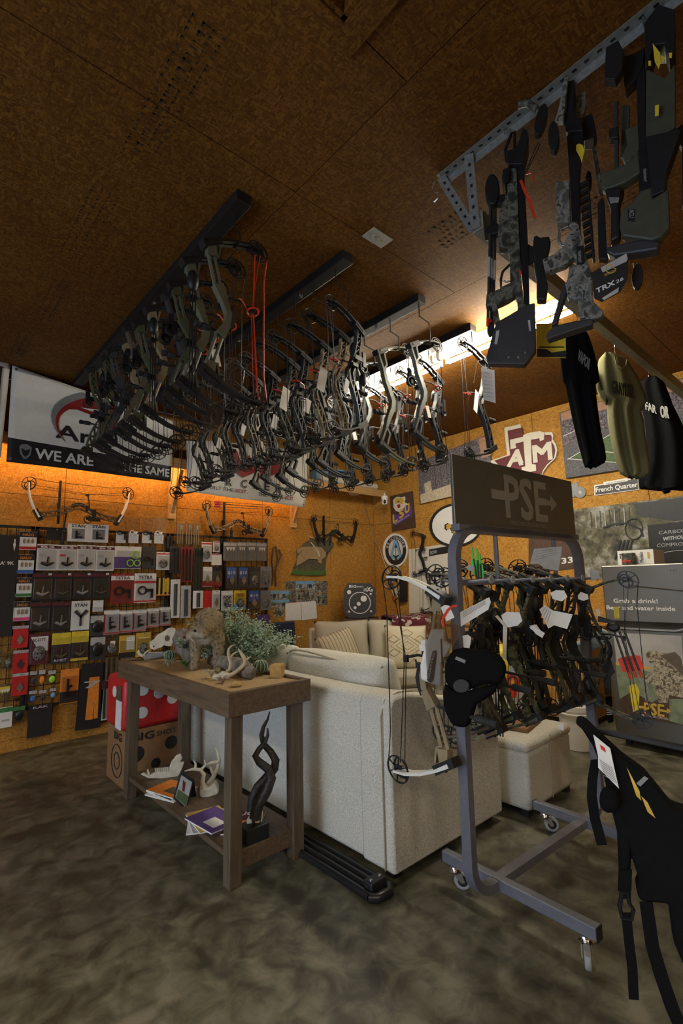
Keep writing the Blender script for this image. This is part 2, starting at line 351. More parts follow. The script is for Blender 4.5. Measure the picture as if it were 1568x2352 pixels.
# ------------------------------------------------ lamps, with two unseen strips added behind the camera
mat('tube_glow', (1, .93, .78), .4, var=0, emit=TUBE_W, ecol=(1, .93, .75)); mat('lamp_white', (.75, .73, .68), .4, var=0)
mat('shop_glow', (1, .9, .72), .4, var=0, emit=SHOP_W, ecol=(1, .92, .74)); mat('led_glow', (1, .72, .35), .4, var=0, emit=LED_W, ecol=(1, .62, .24))
def strip_light(x, y0, y1, label, glow, z=3.5, added_skirt=False):
    t = thing('strip_light', label, 'light', (x, (y0+y1)/2, z))
    MB().bb(x-.035, x+.035, y0, y1, z+.035, ZC).obj('housing', 'lamp_white', t, bevel=.004)
    rw = .13 if added_skirt else .05
    MB().prism([(x-rw, y0, z+.03), (x+rw, y0, z+.03), (x+.035, y0, z+.06), (x-.035, y0, z+.06)], (0, y1-y0, 0)).obj('reflector', 'lamp_white', t)
    if added_skirt:
        for s in (-1, 1): MB().bb(x+s*.13-.003, x+s*.13+.003, y0, y1, z-.03, z+.034).obj('added_skirt', 'lamp_white', t)  # added to the unseen strips so their light misses the ceiling
    for s in (-1, 1):
        MB().tube([(x+s*.065, y0+.04, z), (x+s*.065, y1-.04, z)], .019, 10).obj('tube', glow, t, smooth=60)
        for yy_ in (y0+.02, y1-.02): MB().bb(x+s*.065-.015, x+s*.065+.015, yy_-.015, yy_+.015, z-.02, z+.05).obj('lamp_holder', 'lamp_white', t)
strip_light(3.60, 1.38, 2.58, 'near white fluorescent strip light with two glowing tubes above the crossbows', 'tube_glow')
strip_light(3.60, 2.62, 3.82, 'far white fluorescent strip light glowing behind the hanging grey bows', 'tube_glow')
for i, (x, y0) in enumerate(((-1.9, -.6), (-1.9, 1.6), (.9, -2.4), (-.6, -2.4))): strip_light(x, y0, y0+1.2, ('fluorescent strip light over the shop floor nearer the rear wall', 'fluorescent strip light over the shop floor nearer the doorway', 'added fluorescent strip light behind the camera towards the right wall', 'added fluorescent strip light behind the camera towards the doorway')[i], 'shop_glow', 2.8, True)  # last two are added out of view to brighten the banner side
o = MB().bb(.2, 4.15, 5.482, 5.496, 2.885, 2.90).obj('led_strip', 'led_glow'); tag(o, 'warm glowing light strip under the wall shelf behind the banners', 'light')

# ------------------------------------------------ wall shelf with braces
sf = thing('wall_shelf', 'long pine shelf on triangular braces high on the left wall', 'shelf', (3, YA-.17, 2.85))
MB().bb(.05, XB-.02, 5.44, 5.478, 2.86, 2.972).obj('front_board', 'pine', sf, bevel=.002)
MB().bb(.05, XB-.02, 5.478, YA-.002, 2.93, 2.95).obj('shelf_board', 'osb_wall', sf)
for x in (.55, 2.43, 4.23):
    b = MB().bb(x-.045, x+.045, YA-.04, YA-.002, 2.30, 2.93).obj('brace', 'pine', sf)
    MB().prism([(x-.02, YA-.04, 2.36), (x-.02, YA-.04, 2.47), (x-.02, 5.50, 2.92), (x-.02, 5.48, 2.85)], (.04, 0, 0)).obj('diagonal', 'pine', b)

# ------------------------------------------------ ceiling bars that carry the bows
BARX = (1.25, 2.01, 2.75, 3.42)
barL = ('long black ceiling bar nearest the left wall banner', 'second black ceiling bar carrying the bows with red ties', 'third black ceiling bar over the grey and tan bows', 'black ceiling bar beside the fluorescent strip light')
bars = []
for i, x in enumerate(BARX):
    b = thing('ceiling_bar', barL[i], 'bar', (x, 3.8, ZC-.03), 'black ceiling bars for bows')
    MB().bb(x-.045, x+.045, 2.12, 5.38, ZC-.062, ZC-.001).obj('rail', 'black', b, bevel=.004)
    bars.append(b)

# ------------------------------------------------ ceiling outlet
o = thing('ceiling_outlet', 'ivory double power outlet plate on the ceiling', 'outlet', (2.06, 1.9, ZC))
mat('ivory', (.50, .48, .40), .4, var=.02)
c0 = V((2.055, 1.90, ZC))
MB().bb(c0.x-.085, c0.x+.085, c0.y-.052, c0.y+.052, ZC-.008, ZC-.001).obj('cover_plate', 'ivory', o, bevel=.003)
for s in (-1, 1):
    q = MB().lathe([(.0, -.012), (.019, -.012), (.02, -.008)], (c0.x+s*.024, c0.y, ZC), 12).obj('socket', 'ivory', o)
    MB().bb(c0.x+s*.024-.006, c0.x+s*.024-.003, c0.y-.009, c0.y-.001, ZC-.0125, ZC-.011).bb(c0.x+s*.024+.003, c0.x+s*.024+.006, c0.y-.009, c0.y-.001, ZC-.0125, ZC-.011).obj('slot', 'black', q)

# ================================================================== FURNITURE
def pillow(mb, c, hx, hy, hz, rot=None, n=14, e=.45, mi=0, puff=1.0, seed=0, wr=0):
    """soft cushion: hx, hy half sizes of the face, hz half thickness (local z is the thickness)"""
    rnd = random.Random(seed); ph = rnd.random()*6
    for s in (1, -1):
        def fn(u, v, s=s):
            a = u*2-1; b = v*2-1
            k = max(0, (1-abs(a)**2.6))*max(0, (1-abs(b)**2.6)); th = hz*(k**e)*puff
            pin = 1-.06*(1-abs(a))*abs(b)**3; pin2 = 1-.06*(1-abs(b))*abs(a)**3
            th += wr*math.sin(9*a+ph+3*b)*k*.5
            p = V((a*hx*pin2, b*hy*pin, s*th)); return V(c)+(rot @ p if rot else p)
        mb.grid(fn, n, n, mi)
    return mb

# --- sofa with its back to the camera
def near_sofa():
    t = thing('loveseat', 'pale grey fabric sofa seen from behind beside the console table', 'sofa', (2.45, 3.0, 0))
    prof = [(1.985, .05), (1.975, .5), (1.985, .80), (2.02, .875), (2.10, .90), (2.2, .885), (2.22, .8), (2.22, .05)]
    MB().prism([(x, 1.87, z) for x, z in prof], (0, 2.42, 0)).obj('back', 'sofa', t, smooth=True, bevel=.02)
    for y, nm in ((1.85, 0), (4.07, 1)):
        ar = [(1.972, .05), (1.966, .5), (1.972, .85), (2.0, .895), (2.12, .90), (2.35, .85), (2.6, .79), (2.85, .74), (2.95, .70), (2.985, .62), (2.985, .05)]
        MB().prism([(x, y, z) for x, z in ar], (0, .23, 0)).obj('arm', 'sofa', t, smooth=True, bevel=.015)
    MB().bb(2.2, 2.95, 2.08, 4.07, .07, .30).obj('base', 'sofa', t, bevel=.01)
    for y in (2.58, 3.57): MB().bb(2.22, 2.98, y-.49, y+.49, .29, .46).obj('seat_cushion', 'sofa', t, smooth=True, bevel=.05)
    for i, y in enumerate((2.60, 3.56)):
        mb = pillow(MB(), (2.32, y, .79), .25, .50, .17, rotm(0, R(76), 0), 18, .3, wr=.012, seed=i)
        c = mb.obj('back_cushion', 'sofa', t, smooth='all')
        a = [V((2.22+.10*0, y+.47*math.cos(k), 1.0+.025*math.sin(2*k))) for k in [math.pi*j/16 for j in range(17)]]
        MB().tube(a, .007, 5).obj('piping', 'cushion_line', c)
    for x in (2.05, 2.9):
        for y in (1.93, 4.2): MB().bb(x-.03, x+.03, y-.03, y+.03, 0, .06).obj('foot', 'black', t)
    q = MB().tube([(1.963, 1.905, .06), (1.957, 1.90, .4), (1.957, 1.90, .8), (1.99, 1.90, .88), (2.1, 1.9, .905), (2.22, 1.9, .89)], .004, 4).obj('seam', 'cushion_line', t)
    return t
near_sofa()
# rumpled throw on its seat
def throw_fn(u, v):
    x = 2.36+.62*u; y = 2.1+.55*v
    return (x, y, .475+.03*math.sin(9*u+4*v)+.025*math.sin(13*v-5*u)+.06*math.sin(math.pi*u)*math.sin(math.pi*v)+.03)
mb = MB().grid(throw_fn, 20, 20); o = mb.obj('throw_blanket', 'cushion', smooth='all'); so = o.modifiers.new('t', 'SOLIDIFY'); so.thickness = .02
tag(o, 'rumpled cream throw blanket lying on the near sofa seat', 'blanket')

# --- ottoman
t = thing('ottoman', 'pale fabric ottoman block behind the rolling bow rack', 'ottoman', (3.42, 2.1, 0))
MB().bb(3.10, 3.74, 1.73, 2.5, .04, .40).obj('body', 'sofa', t, smooth=True, bevel=.03)
MB().bb(3.09, 3.75, 1.72, 2.51, .39, .46).obj('top_cushion', 'sofa', t, smooth=True, bevel=.03)
for x in (3.15, 3.69):
    for y in (1.78, 2.45): MB().bb(x-.025, x+.025, y-.025, y+.025, 0, .05).obj('foot', 'black', t)
MB().tube([(3.41, 1.727, .05), (3.41, 1.722, .3), (3.41, 1.718, .45)], .004, 4).obj('seam', 'cushion_line', t)
o = MB().box((3.44, 1.98, .475), (.34, .26, .03), rotm(0, 0, .2)).obj('folded_mat', 'carton', bevel=.008); tag(o, 'folded brown leather mat lying on the ottoman', 'mat')

# --- far sofa against the corner, facing the camera, built in local coordinates (x along the seat, -y front)
def far_sofa():
    t = thing('loveseat', 'beige loveseat facing the camera in the corner with two cream cushions', 'sofa', (4.42, 4.42, 0), rz=R(-33), local=True)
    w = .83
    MB().prism([(-w+.1, .10, .1), (-w+.1, .42, .1), (-w+.1, .46, .85), (-w+.1, .40, .94), (-w+.1, .28, .93), (-w+.1, .18, .5)], (2*w-.2, 0, 0)).obj('back', 'sofa_far', t, smooth=True, bevel=.03)
    for x in (-.335, .335):
        pillow(MB(), (x, .14, .77), .345, .27, .14, rotm(R(76), 0, 0), 14, .3, seed=3).obj('back_cushion', 'sofa_far', t, smooth='all')
        MB().bb(x-.33, x+.33, -.48, .2, .30, .48).obj('seat_cushion', 'sofa_far', t, smooth=True, bevel=.05)
    for s in (-1, 1):
        a = [(s*(w-.20), .1), (s*(w-.20), .56), (s*(w-.17), .64), (s*(w-.08), .68), (s*(w+.02), .65), (s*(w+.05), .56), (s*(w+.03), .1)]
        MB().prism([(x, -.50, z) for x, z in a], (0, .92, 0)).obj('arm', 'sofa_far', t, smooth=True, bevel=.02)
        MB().tube([(x*.985, -.505, z*.98+.01) for x, z in a], .005, 4).obj('piping', 'cushion_line', t)
        for y in (-.44, .36): MB().bb(s*(w-.1)-.03, s*(w-.1)+.03, y-.03, y+.03, 0, .11).obj('foot', 'black', t)
    MB().bb(-w+.18, w-.18, -.47, .3, .10, .30).obj('base', 'sofa_far', t, bevel=.01)
    return t
fs = far_sofa()
Tf = Matrix.LocRotScale(fs.location, fs.rotation_euler, None)
# two scatter cushions on it
c = V((-.42, -.19, .70)); rt = rotm(R(72), 0, R(18)) @ rotm(0, 0, R(14))
def put(o): o.matrix_world = Tf; return o
t = thing('scatter_cushion', 'cream cushion with corded stripes at the left end of the far loveseat', 'cushion', Tf @ V((-.42, -.19, .50)))
m_ = pillow(MB(), c, .25, .24, .09, rt, 14, .42, seed=5); mm = MB(); mm.v = [tuple(Tf @ V(p)) for p in m_.v]; mm.f = m_.f; mm.m = m_.m; mm.obj('cover', 'cushion', t, smooth='all')
for i in range(11):
    a = -.22+.044*i; pts = []
    for j in range(11):
        b = -.235+.047*j; k = max(0, 1-abs(a/.25)**2.6)*max(0, 1-abs(b/.24)**2.6); pts.append(Tf @ (c+rt @ V((a, b, .09*k**.42+.001))))
    MB().tube(pts, .0045, 4).obj('cord', 'cushion_line', t)
c2 = V((.40, -.15, .72)); rt2 = rotm(R(74), 0, R(-6)) @ rotm(0, 0, R(-2))
t = thing('scatter_cushion', 'cream cushion with raised diamond pattern and tassel corners on the far loveseat', 'cushion', Tf @ V((.40, -.15, .50)))
m_ = pillow(MB(), c2, .26, .26, .09, rt2, 14, .42, seed=6); mm = MB(); mm.v = [tuple(Tf @ V(p)) for p in m_.v]; mm.f = m_.f; mm.m = m_.m; mm.obj('cover', 'cushion', t, smooth='all')
def on2(a, b):
    k = max(0, 1-abs(a/.26)**2.6)*max(0, 1-abs(b/.26)**2.6); return Tf @ (c2+rt2 @ V((a, b, .09*k**.42+.001)))
for ca, cb, r_ in ((0, 0, .05), (0, 0, .09), (0, .15, .05), (0, -.15, .05), (.16, .08, .045), (-.16, .08, .045), (.16, -.08, .045), (-.16, -.08, .045), (0, 0, .13)):
    MB().tube([on2(ca+dx*r_*1.5, cb+dy*r_) for dx, dy in ((0, 1), (.5, .5), (1, 0), (.5, -.5), (0, -1), (-.5, -.5), (-1, 0), (-.5, .5))], .004, 4, closed=True).obj('cord', 'cushion_line', t)
# maroon university throw over the sofa back
def fn(u, v):
    s = v*1.15-.28; x = .22+.56*u+.05*math.sin(3*v)
    if s < 0: p = V((x, .51, 1.05+s*1.2))
    elif s < .30: p = V((x, .50-s*1.7, 1.06+.012*math.sin(9*u)))
    else: p = V((x+.05*(s-.3), -.02-(s-.3)*.12, 1.05-(s-.30)*.9+.012*math.sin(14*u)))
    return Tf @ p
m_, nt, N, L, P = new('throw_print'); P.inputs['Roughness'].default_value = .95
g = N.new('ShaderNodeTexCoord'); vo = N.new('ShaderNodeTexNoise'); vo.inputs['Scale'].default_value = 11; vo.inputs['Detail'].default_value = 4; r = N.new('ShaderNodeValToRGB'); r.color_ramp.interpolation = 'CONSTANT'
r.color_ramp.elements[0].color = (.10, .012, .02, 1); r.color_ramp.elements[1].position = .56; r.color_ramp.elements[1].color = (.45, .42, .40, 1)
L.new(g.outputs['Object'], vo.inputs['Vector']); L.new(vo.outputs['Fac'], r.inputs[0]); L.new(r.outputs[0], P.inputs['Base Color'])
o = MB().grid(fn, 16, 20).obj('throw_blanket', 'throw_print', smooth='all'); so = o.modifiers.new('t', 'SOLIDIFY'); so.thickness = .012
tag(o, 'maroon and white printed throw draped over the far loveseat back', 'blanket')

# --- console table with sand tray and lower shelf
TX0, TX1, TY0, TY1, TZ = 1.325, 1.86, 2.365, 4.04, .95
t = thing('console_table', 'rustic brown wooden console table with sand filled top and lower shelf', 'table', (1.6, 3.2, 0))
for a in ((TX0, TX0+.035, TY0, TY1), (TX1-.035, TX1, TY0, TY1), (TX0+.035, TX1-.035, TY0, TY0+.035), (TX0+.035, TX1-.035, TY1-.035, TY1)):
    MB().bb(*a, .828, TZ).obj('apron_board', 'table_wood', t, bevel=.003)
MB().bb(TX0+.03, TX1-.03, TY0+.03, TY1-.03, .835, .86).obj('tray_bottom', 'table_wood', t)
def sandf(u, v):
    x = TX0+.036+(TX1-TX0-.072)*u; y = TY0+.036+(TY1-TY0-.072)*v
    return (x, y, .937+.006*math.sin(7*x+11*y)+.004*math.sin(19*y-13*x))
o = MB().grid(sandf, 16, 40).obj('sand_bed', 'sand', t, smooth='all'); o['kind'] = 'stuff'
for x in (TX0+.035, TX1-.105):
    for y in (TY0+.03, TY1-.185): MB().bb(x, x+.07, y, y+.07, 0, .83).obj('leg', 'table_leg', t, bevel=.004)
MB().bb(TX0+.05, TX1-.05, TY0+.05, TY1-.13, .125, .155).obj('shelf', 'table_wood', t, bevel=.002)
for y in (TY0+.05, TY1-.16): MB().bb(TX0+.08, TX1-.08, y, y+.025, .07, .126).obj('shelf_rail', 'table_wood', t)

# --- refrigerator
FX, FY0, FY1, FT = 4.98, 1.215, 1.885, 1.61
t = thing('refrigerator', 'stainless steel refrigerator with hunting poster on its lower door', 'refrigerator', (5.35, 1.55, 0))
MB().bb(FX+.07, 5.75, FY0+.01, FY1-.01, .05, FT-.01).obj('cabinet', 'char', t, bevel=.006)
d = MB().bb(FX, FX+.065, FY0, FY1, 1.095, FT).obj('door', 'stainless', t, bevel=.012)
MB().prism([(FX-.004, FY1-.22, 1.415), (FX-.010, FY1-.26, 1.43), (FX-.012, FY0, 1.375), (FX-.004, FY0, 1.365)], (.02, 0, 0)).obj('handle', 'stainless', d, bevel=.003)
text('logo', 'LG', (FX-.003, FY0+.105, 1.54), (0, -.05, 0), (0, 0, .02), 'char', d)
text('lettering', 'Grab a drink!', (FX-.003, FY1-.085, 1.268), (0, -.36, 0), (0, 0, .036), 'paper', d, .03)
text('lettering', 'Beer and water inside', (FX-.003, FY1-.02, 1.205), (0, -.55, 0), (0, 0, .036), 'paper', d, .03)
d = MB().bb(FX, FX+.065, FY0, FY1, .075, 1.035).obj('door', 'stainless', t, bevel=.012)
MB().bb(FX+.02, FX+.068, FY0+.01, FY1-.01, 1.035, 1.095).obj('handle_recess', 'gloss_black', t)
MB().tube([(FX+.0, FY1-.02, 1.043), (FX-.006, FY1-.2, 1.037), (FX-.006, FY0+.12, 1.037), (FX, FY0, 1.07)], .009, 6).obj('handle', 'steel', d)
for y in (FY0+.06, FY1-.06): MB().bb(FX+.1, FX+.16, y-.02, y+.02, 0, .05).obj('foot', 'black', t)

# --- rolling bow rack with header sign
RK = thing('rolling_bow_rack', 'blue grey steel rolling rack with dark header sign and casters', 'rack', (2.6, 1.38, 0))
ra = R(-2.6); RX0, RY0, RL = 1.985, 1.41, 1.25
ex = V((math.cos(ra), math.sin(ra), 0)); ey = V((-math.sin(ra), math.cos(ra), 0))
def rk(u, v, z): return V((RX0, RY0, 0))+ex*u+ey*v+V((0, 0, z))
rm = Matrix((ex, ey, V((0, 0, 1)))).transposed()
def arcpts(cx, cz, r, a0, a1, n=6): return [(cx+r*math.cos(a0+(a1-a0)*i/n), cz+r*math.sin(a0+(a1-a0)*i/n)) for i in range(n+1)]
fr = [(.13, .13)]+arcpts(.13, .26, .13, -math.pi/2, -math.pi, 6)+arcpts(.15, 1.60, .15, math.pi, math.pi/2, 6)+arcpts(RL-.15, 1.60, .15, math.pi/2, 0, 6)+arcpts(RL-.13, .26, .13, 0, -math.pi/2, 6)+[(.6, .13)]
half = len(fr)
MB().strip([rk(u, 0, z) for u, z in fr]+[rk(.13, 0, .13)], .05, .038, ey).obj('frame', 'rack_grey', RK, smooth=True)
for u in (.19, 1.05):
    fo = MB().box(rk(u, -.075, .13), (.045, .76, .05), rm).obj('foot_bar', 'rack_grey', RK, bevel=.004)
    for v in (-.455, .305): MB().box(rk(u, v, .13), (.047, .004, .052), rm).obj('end_cap', 'black', fo)
    for v, an in ((-.40, .5), (.24, 2.2)):
        w = rk(u, v, 0); rr = rm @ rotm(0, 0, an)
        k = MB().lathe([(0, .105), (.028, .105), (.03, .098), (.022, .088), (.03, .082), (.026, .074)], w, 14).obj('caster', 'chrome', RK, smooth=50)
        for s in (-1, 1): MB().prism([w+rr @ V((.02, s*.018, .08)), w+rr @ V((-.03, s*.018, .08)), w+rr @ V((-.045, s*.018, .04)), w+rr @ V((-.028, s*.018, .034))], rr @ V((0, .003, 0))).obj('fork', 'steel', k)
        hub = w+rr @ V((-.034, 0, .042)); mbw = MB(); ring = [(.024, -.012), (.036, -.013), (.042, -.008), (.042, .008), (.036, .013), (.024, .012)]
        for a in range(20): pass
        vs = []; n = 20
        for r_, h_ in ring:
            for j in range(n):
                a = 2*math.pi*j/n; vs.append(hub+rr @ V((r_*math.cos(a), h_, r_*math.sin(a))))
        mbw.add(vs, [(i*n+j, i*n+(j+1) % n, ((i+1) % 6)*n+(j+1) % n, ((i+1) % 6)*n+j) for i in range(6) for j in range(n)]).obj('tyre', 'rubber_grey', k, smooth=50)
        MB().tube([hub+rr @ V((0, -.013, 0)), hub+rr @ V((0, .013, 0))], .025, 14).obj('wheel', 'black', k)
        MB().strip([hub+rr @ V((-.02, 0, .05)), hub+rr @ V((-.06, 0, .055)), hub+rr @ V((-.07, 0, .045))], .02, .003, rr @ V((0, 1, 0))).obj('brake_lever', 'steel', k)
MB().box(rk(RL/2, 0, 1.755), (RL*.97, .05, .035), rm).obj('sign_channel', 'rack_grey', RK, bevel=.004)
mat('sign_face', (.10, .097, .08), .4, var=.03); mat('sign_print', (.30, .295, .27), .45, var=.03)
sg = MB().box(rk(RL/2-.005, 0, 1.945), (RL*.975, .012, .345), rm).obj('sign_panel', 'sign_face', RK)
MB().box(rk(.0135, 0, 1.945), (.004, .016, .348), rm).obj('sign_edge', 'lgrey', sg)
no = -.0075
def sgp(u, z): return rk(u, no, z)
text('lettering', 'PSE', sgp(.46, 1.835), ex*.43, V((0, 0, .23)), 'sign_print', sg, .03)
MB().prism([sgp(.33, 1.925), sgp(.46, 1.925), sgp(.46, 1.975), sgp(.33, 1.975)], -ey*.0006).obj('arrow_tail', 'sign_print', sg)
MB().prism([sgp(.86, 1.935), sgp(.94, 1.935), sgp(.94, 1.90), sgp(1.02, 1.95), sgp(.94, 2.0), sgp(.94, 1.965), sgp(.86, 1.965)], -ey*.0006).obj('arrow_head', 'sign_print', sg)
text('lettering', 'PRECISION DRIVEN', sgp(.49, 1.795), ex*.38, V((0, 0, .022)), 'sign_print', sg)
for u in (.35, .95): MB().tube([rk(u, 0, 1.73), rk(u, 0, 1.49)], .012, 8).obj('hanger_post', 'rack_grey', RK)
MB().box(rk(RL/2, 0, 1.49), (RL-.06, .03, .03), rm).obj('peg_rail', 'rack_grey', RK, bevel=.003)
for i in range(7):
    for s in (-1, 1):
        u = .08+.18*i
        pg = MB().tube([rk(u, s*.01, 1.49), rk(u, s*.14, 1.50)], .007, 6).obj('peg', 'rack_grey', RK)
        MB().tube([rk(u, s*.14, 1.50), rk(u, s*.146, 1.50)], .018, 12).obj('peg_cap', 'rubber_grey', pg)

# ================================================================== COMPOUND BOWS (local: string at x=0, front +x, up z)
def ring_mb(mb, c, rx, rz, th, w, n=18, rot=0):              # flat ring in the xz plane
    vs = []
    for k in range(n):
        a = 2*math.pi*k/n
        for r_, y in ((1, -w/2), (1, w/2), (1-th, w/2), (1-th, -w/2)):
            x = rx*r_*math.cos(a); z = rz*r_*math.sin(a)
            vs.append((c[0]+x*math.cos(rot)-z*math.sin(rot), c[1]+y, c[2]+x*math.sin(rot)+z*math.cos(rot)))
    mb.add(vs, [(4*k+j, 4*k+(j+1) % 4, 4*((k+1) % n)+(j+1) % 4, 4*((k+1) % n)+j) for k in range(n) for j in range(4)])
def cam_mesh(s):
    mb = MB(); c = (.035, 0, s*.405)
    ring_mb(mb, c, .062, .052, .10, .006, 20, .5*s); ring_mb(mb, (.045, .009, s*.398), .045, .036, .16, .006, 16, .9*s)
    for k in range(6):
        a = k*math.pi/3+.4; mb.tube([c, (c[0]+.057*math.cos(a), 0, c[2]+.048*math.sin(a))], .0035, 4)
    mb.prism([(c[0]-.02, -.004, c[2]-.012), (c[0]+.03, -.004, c[2]-.018*s), (c[0]+.026, -.004, c[2]+.018), (c[0]-.016, -.004, c[2]+.016)], (0, .012, 0))
    mb.tube([(c[0], -.02, c[2]), (c[0], .02, c[2])], .007, 8)
    return mb
RP = [(.292, -.315), (.288, -.265), (.272, -.195), (.243, -.12), (.208, -.055), (.20, .0), (.225, .06), (.258, .13), (.28, .20), (.291, .265), (.296, .315)]
def rpath(off, i0=0, i1=None):
    out = []
    for i in range(len(RP))[i0:i1]:
        a = V((*RP[max(i-1, 0)], 0)); b = V((*RP[min(i+1, len(RP)-1)], 0)); t = (b-a).normalized(); out.append((RP[i][0]+t.y*off, 0, RP[i][1]-t.x*off))
    return out
def riser_mb(style):
    mb = MB()
    if style == 'lattice':
        for o in (-.019, .019): mb.strip(rpath(o), .032, .009, (0, 1, 0))
        for i in range(len(RP)-1):
            if 3 < i < 6: continue
            a = rpath(-.019)[i]; b = rpath(.019)[i+1]; c = rpath(-.019)[i+1]
            mb.strip([a, b], .026, .007, (0, 1, 0)); mb.strip([b, c], .026, .006, (0, 1, 0))
    elif style == 'fork':
        mb.strip(rpath(0, 2, -2), [.034]*7, [.020, .032, .036, .036, .036, .032, .020], (0, 1, 0))
        for s, idx in ((1, 8), (-1, 2)):
            p = V((RP[idx][0], 0, RP[idx][1])); e = V((.292, 0, s*.325))
            mb.strip([p, p+V((.022, 0, s*.05)), e+V((.035, 0, -s*.01))], .032, .014, (0, 1, 0)); mb.strip([p, p+V((-.028, 0, s*.04)), e+V((-.02, 0, -s*.01))], .032, .014, (0, 1, 0))
            mb.strip([e+V((.04, 0, -s*.005)), e+V((-.03, 0, 0))], .034, .016, (0, 1, 0))
    else:                                                     # twin tubes between cast yokes
        for s, i0, i1 in ((1, 6, 11), (-1, 0, 5)):
            q = rpath(0, i0, i1)
            if s < 0: q = q[::-1]
            for o in (-.016, .016): mb.tube([(q[0][0]+o*.7, 0, q[0][2]), (q[1][0]+o, 0, q[1][2]), (q[3][0]+o, 0, q[3][2])], .009, 7)
            mb.strip([q[3], q[4]], [.036, .04], [.05, .04], (0, 1, 0)); mb.strip([q[0], q[1]], .036, [.034, .052], (0, 1, 0))
            mb.strip([(q[3][0]-.03, 0, q[3][2]), (q[4][0]-.045, 0, q[4][2]+s*.01)], .03, .01, (0, 1, 0))
        mb.strip(rpath(0, 4, 7), .032, [.03, .028, .03], (0, 1, 0))
    return mb
_bow = {}
def bow_parts():
    P_ = {}
    for st in ('lattice', 'fork', 'tubes'): P_[st] = riser_mb(st).mesh('riser', 'black')
    P_['grip'] = MB().strip([(.200, 0, -.075), (.188, 0, -.045), (.178, 0, -.01), (.184, 0, .02), (.196, 0, .035)], [.03, .03, .027, .026, .03], [.026, .032, .03, .024, .02], (0, 1, 0)).mesh('grip', 'rubber', smooth=60)
    for s in (1, -1):
        q = [(.318, s*.318), (.255, s*.352), (.175, s*.385), (.095, s*.405), (.03, s*.408)]
        for y in (-.017, .017): P_['limb', s, y] = MB().strip([(a, y, b) for a, b in q], .021, [.016, .012, .010, .009, .010], (0, 1, 0)).mesh('limb', 'black')
        P_['pocket', s] = MB().box((.295, 0, s*.327), (.105, .05, .036), rotm(0, s*.50, 0)).tube([(.31, 0, s*.30), (.285, 0, s*.35)], .009, 8).mesh('limb_pocket', 'black')
        P_['cam', s] = cam_mesh(s).mesh('cam', 'black', smooth=50)
    P_['string'] = MB().tube([(-.018, 0, .385), (0, 0, .25), (0, 0, 0), (0, 0, -.25), (-.018, 0, -.385)], .0024, 5).mesh('string', 'black')
    P_['cable'] = MB().tube([(.06, .012, .37), (.075, .022, .05), (.04, .012, -.38)], .002, 4).mesh('cable', 'black')
    P_['cable2'] = MB().tube([(.03, .012, .38), (.085, .022, .05), (.065, .012, -.37)], .002, 4).mesh('cable', 'black')
    P_['rstring'] = MB().tube([(-.018, 0, .385), (0, 0, .25), (0, 0, 0), (0, 0, -.25), (-.018, 0, -.385)], .004, 5).mesh('string', 'red_tie')
    P_['rcable'] = MB().tube([(.06, .012, .37), (.075, .022, .05), (.04, .012, -.38)], .004, 4).mesh('cable', 'red_tie')
    P_['guard'] = MB().tube([(.21, .015, .075), (.15, .024, .075), (.085, .024, .06)], .006, 6).box((.085, .022, .055), (.022, .012, .03)).mesh('cable_guard', 'black')
    sg_ = MB().box((.26, -.03, .105), (.08, .008, .03)).box((.31, -.03, .11), (.03, .012, .10)).box((.30, -.02, .06), (.025, .02, .03)); ring_mb(sg_, (.31, -.02, .06), .036, .036, .16, .022, 14)
    vs = sg_.v; P_['sight'] = sg_.mesh('sight', 'black')
    P_['rest'] = MB().box((.215, -.03, .045), (.05, .02, .022)).tube([(.20, -.03, .05), (.175, -.012, .045), (.16, -.004, .06)], .004, 5).mesh('arrow_rest', 'black')
    P_['stab'] = MB().tube([(.24, 0, -.10), (.30, 0, -.10)], .006, 6).lathe([(.0, .29), (.014, .29), (.016, .31), (.016, .33), (.011, .335), (.016, .345), (.016, .365), (0, .37)], (0, 0, -.10), 10, 'X').mesh('stabilizer', 'rubber', smooth=50)
    P_['longstab'] = MB().tube([(.24, 0, -.11), (.50, 0, -.13)], .007, 6).tube([(.44, 0, -.125), (.53, 0, -.132)], .015, 8).mesh('stabilizer', 'rubber', smooth=50)
    qv = MB().ball((.30, .045, .20), (.03, .03, .055), 10)
    for k in (-.014, 0, .014): qv.tube([(.30+k, .045, .18), (.29+k, .045, -.36)], .0035, 4)
    qv.box((.295, .03, -.12), (.05, .02, .03)).box((.29, .025, .12), (.03, .03, .02)); P_['quiver'] = qv.mesh('quiver', 'black', smooth=50)
    P_['tie'] = MB().tube([(.075+.03*math.cos(a), .02+.026*math.sin(a), .05+.01*math.sin(a)) for a in [k*math.pi/5 for k in range(10)]], .0045, 5, closed=True).tube([(.105, .02, .05), (.16, .06, .06), (.19, .09, .045)], .003, 4).mesh('red_cable_tie', 'red_tie')
    P_['tag'] = MB().box((.13, -.03, -.12), (.05, .0015, .09), rotm(.1, .2, .25)).tube([(.13, -.03, -.08), (.16, -.015, -.03)], .001, 3).mesh('price_tag', 'paper')
    P_['card'] = MB().box((.10, -.035, -.02), (.075, .002, .15), rotm(.1, .15, .3)).mesh('spec_card', 'paper')
    return P_
BP = bow_parts()
def slot(o, m):
    if o.data.materials and o.material_slots: o.material_slots[0].link = 'OBJECT'; o.material_slots[0].material = M(m)
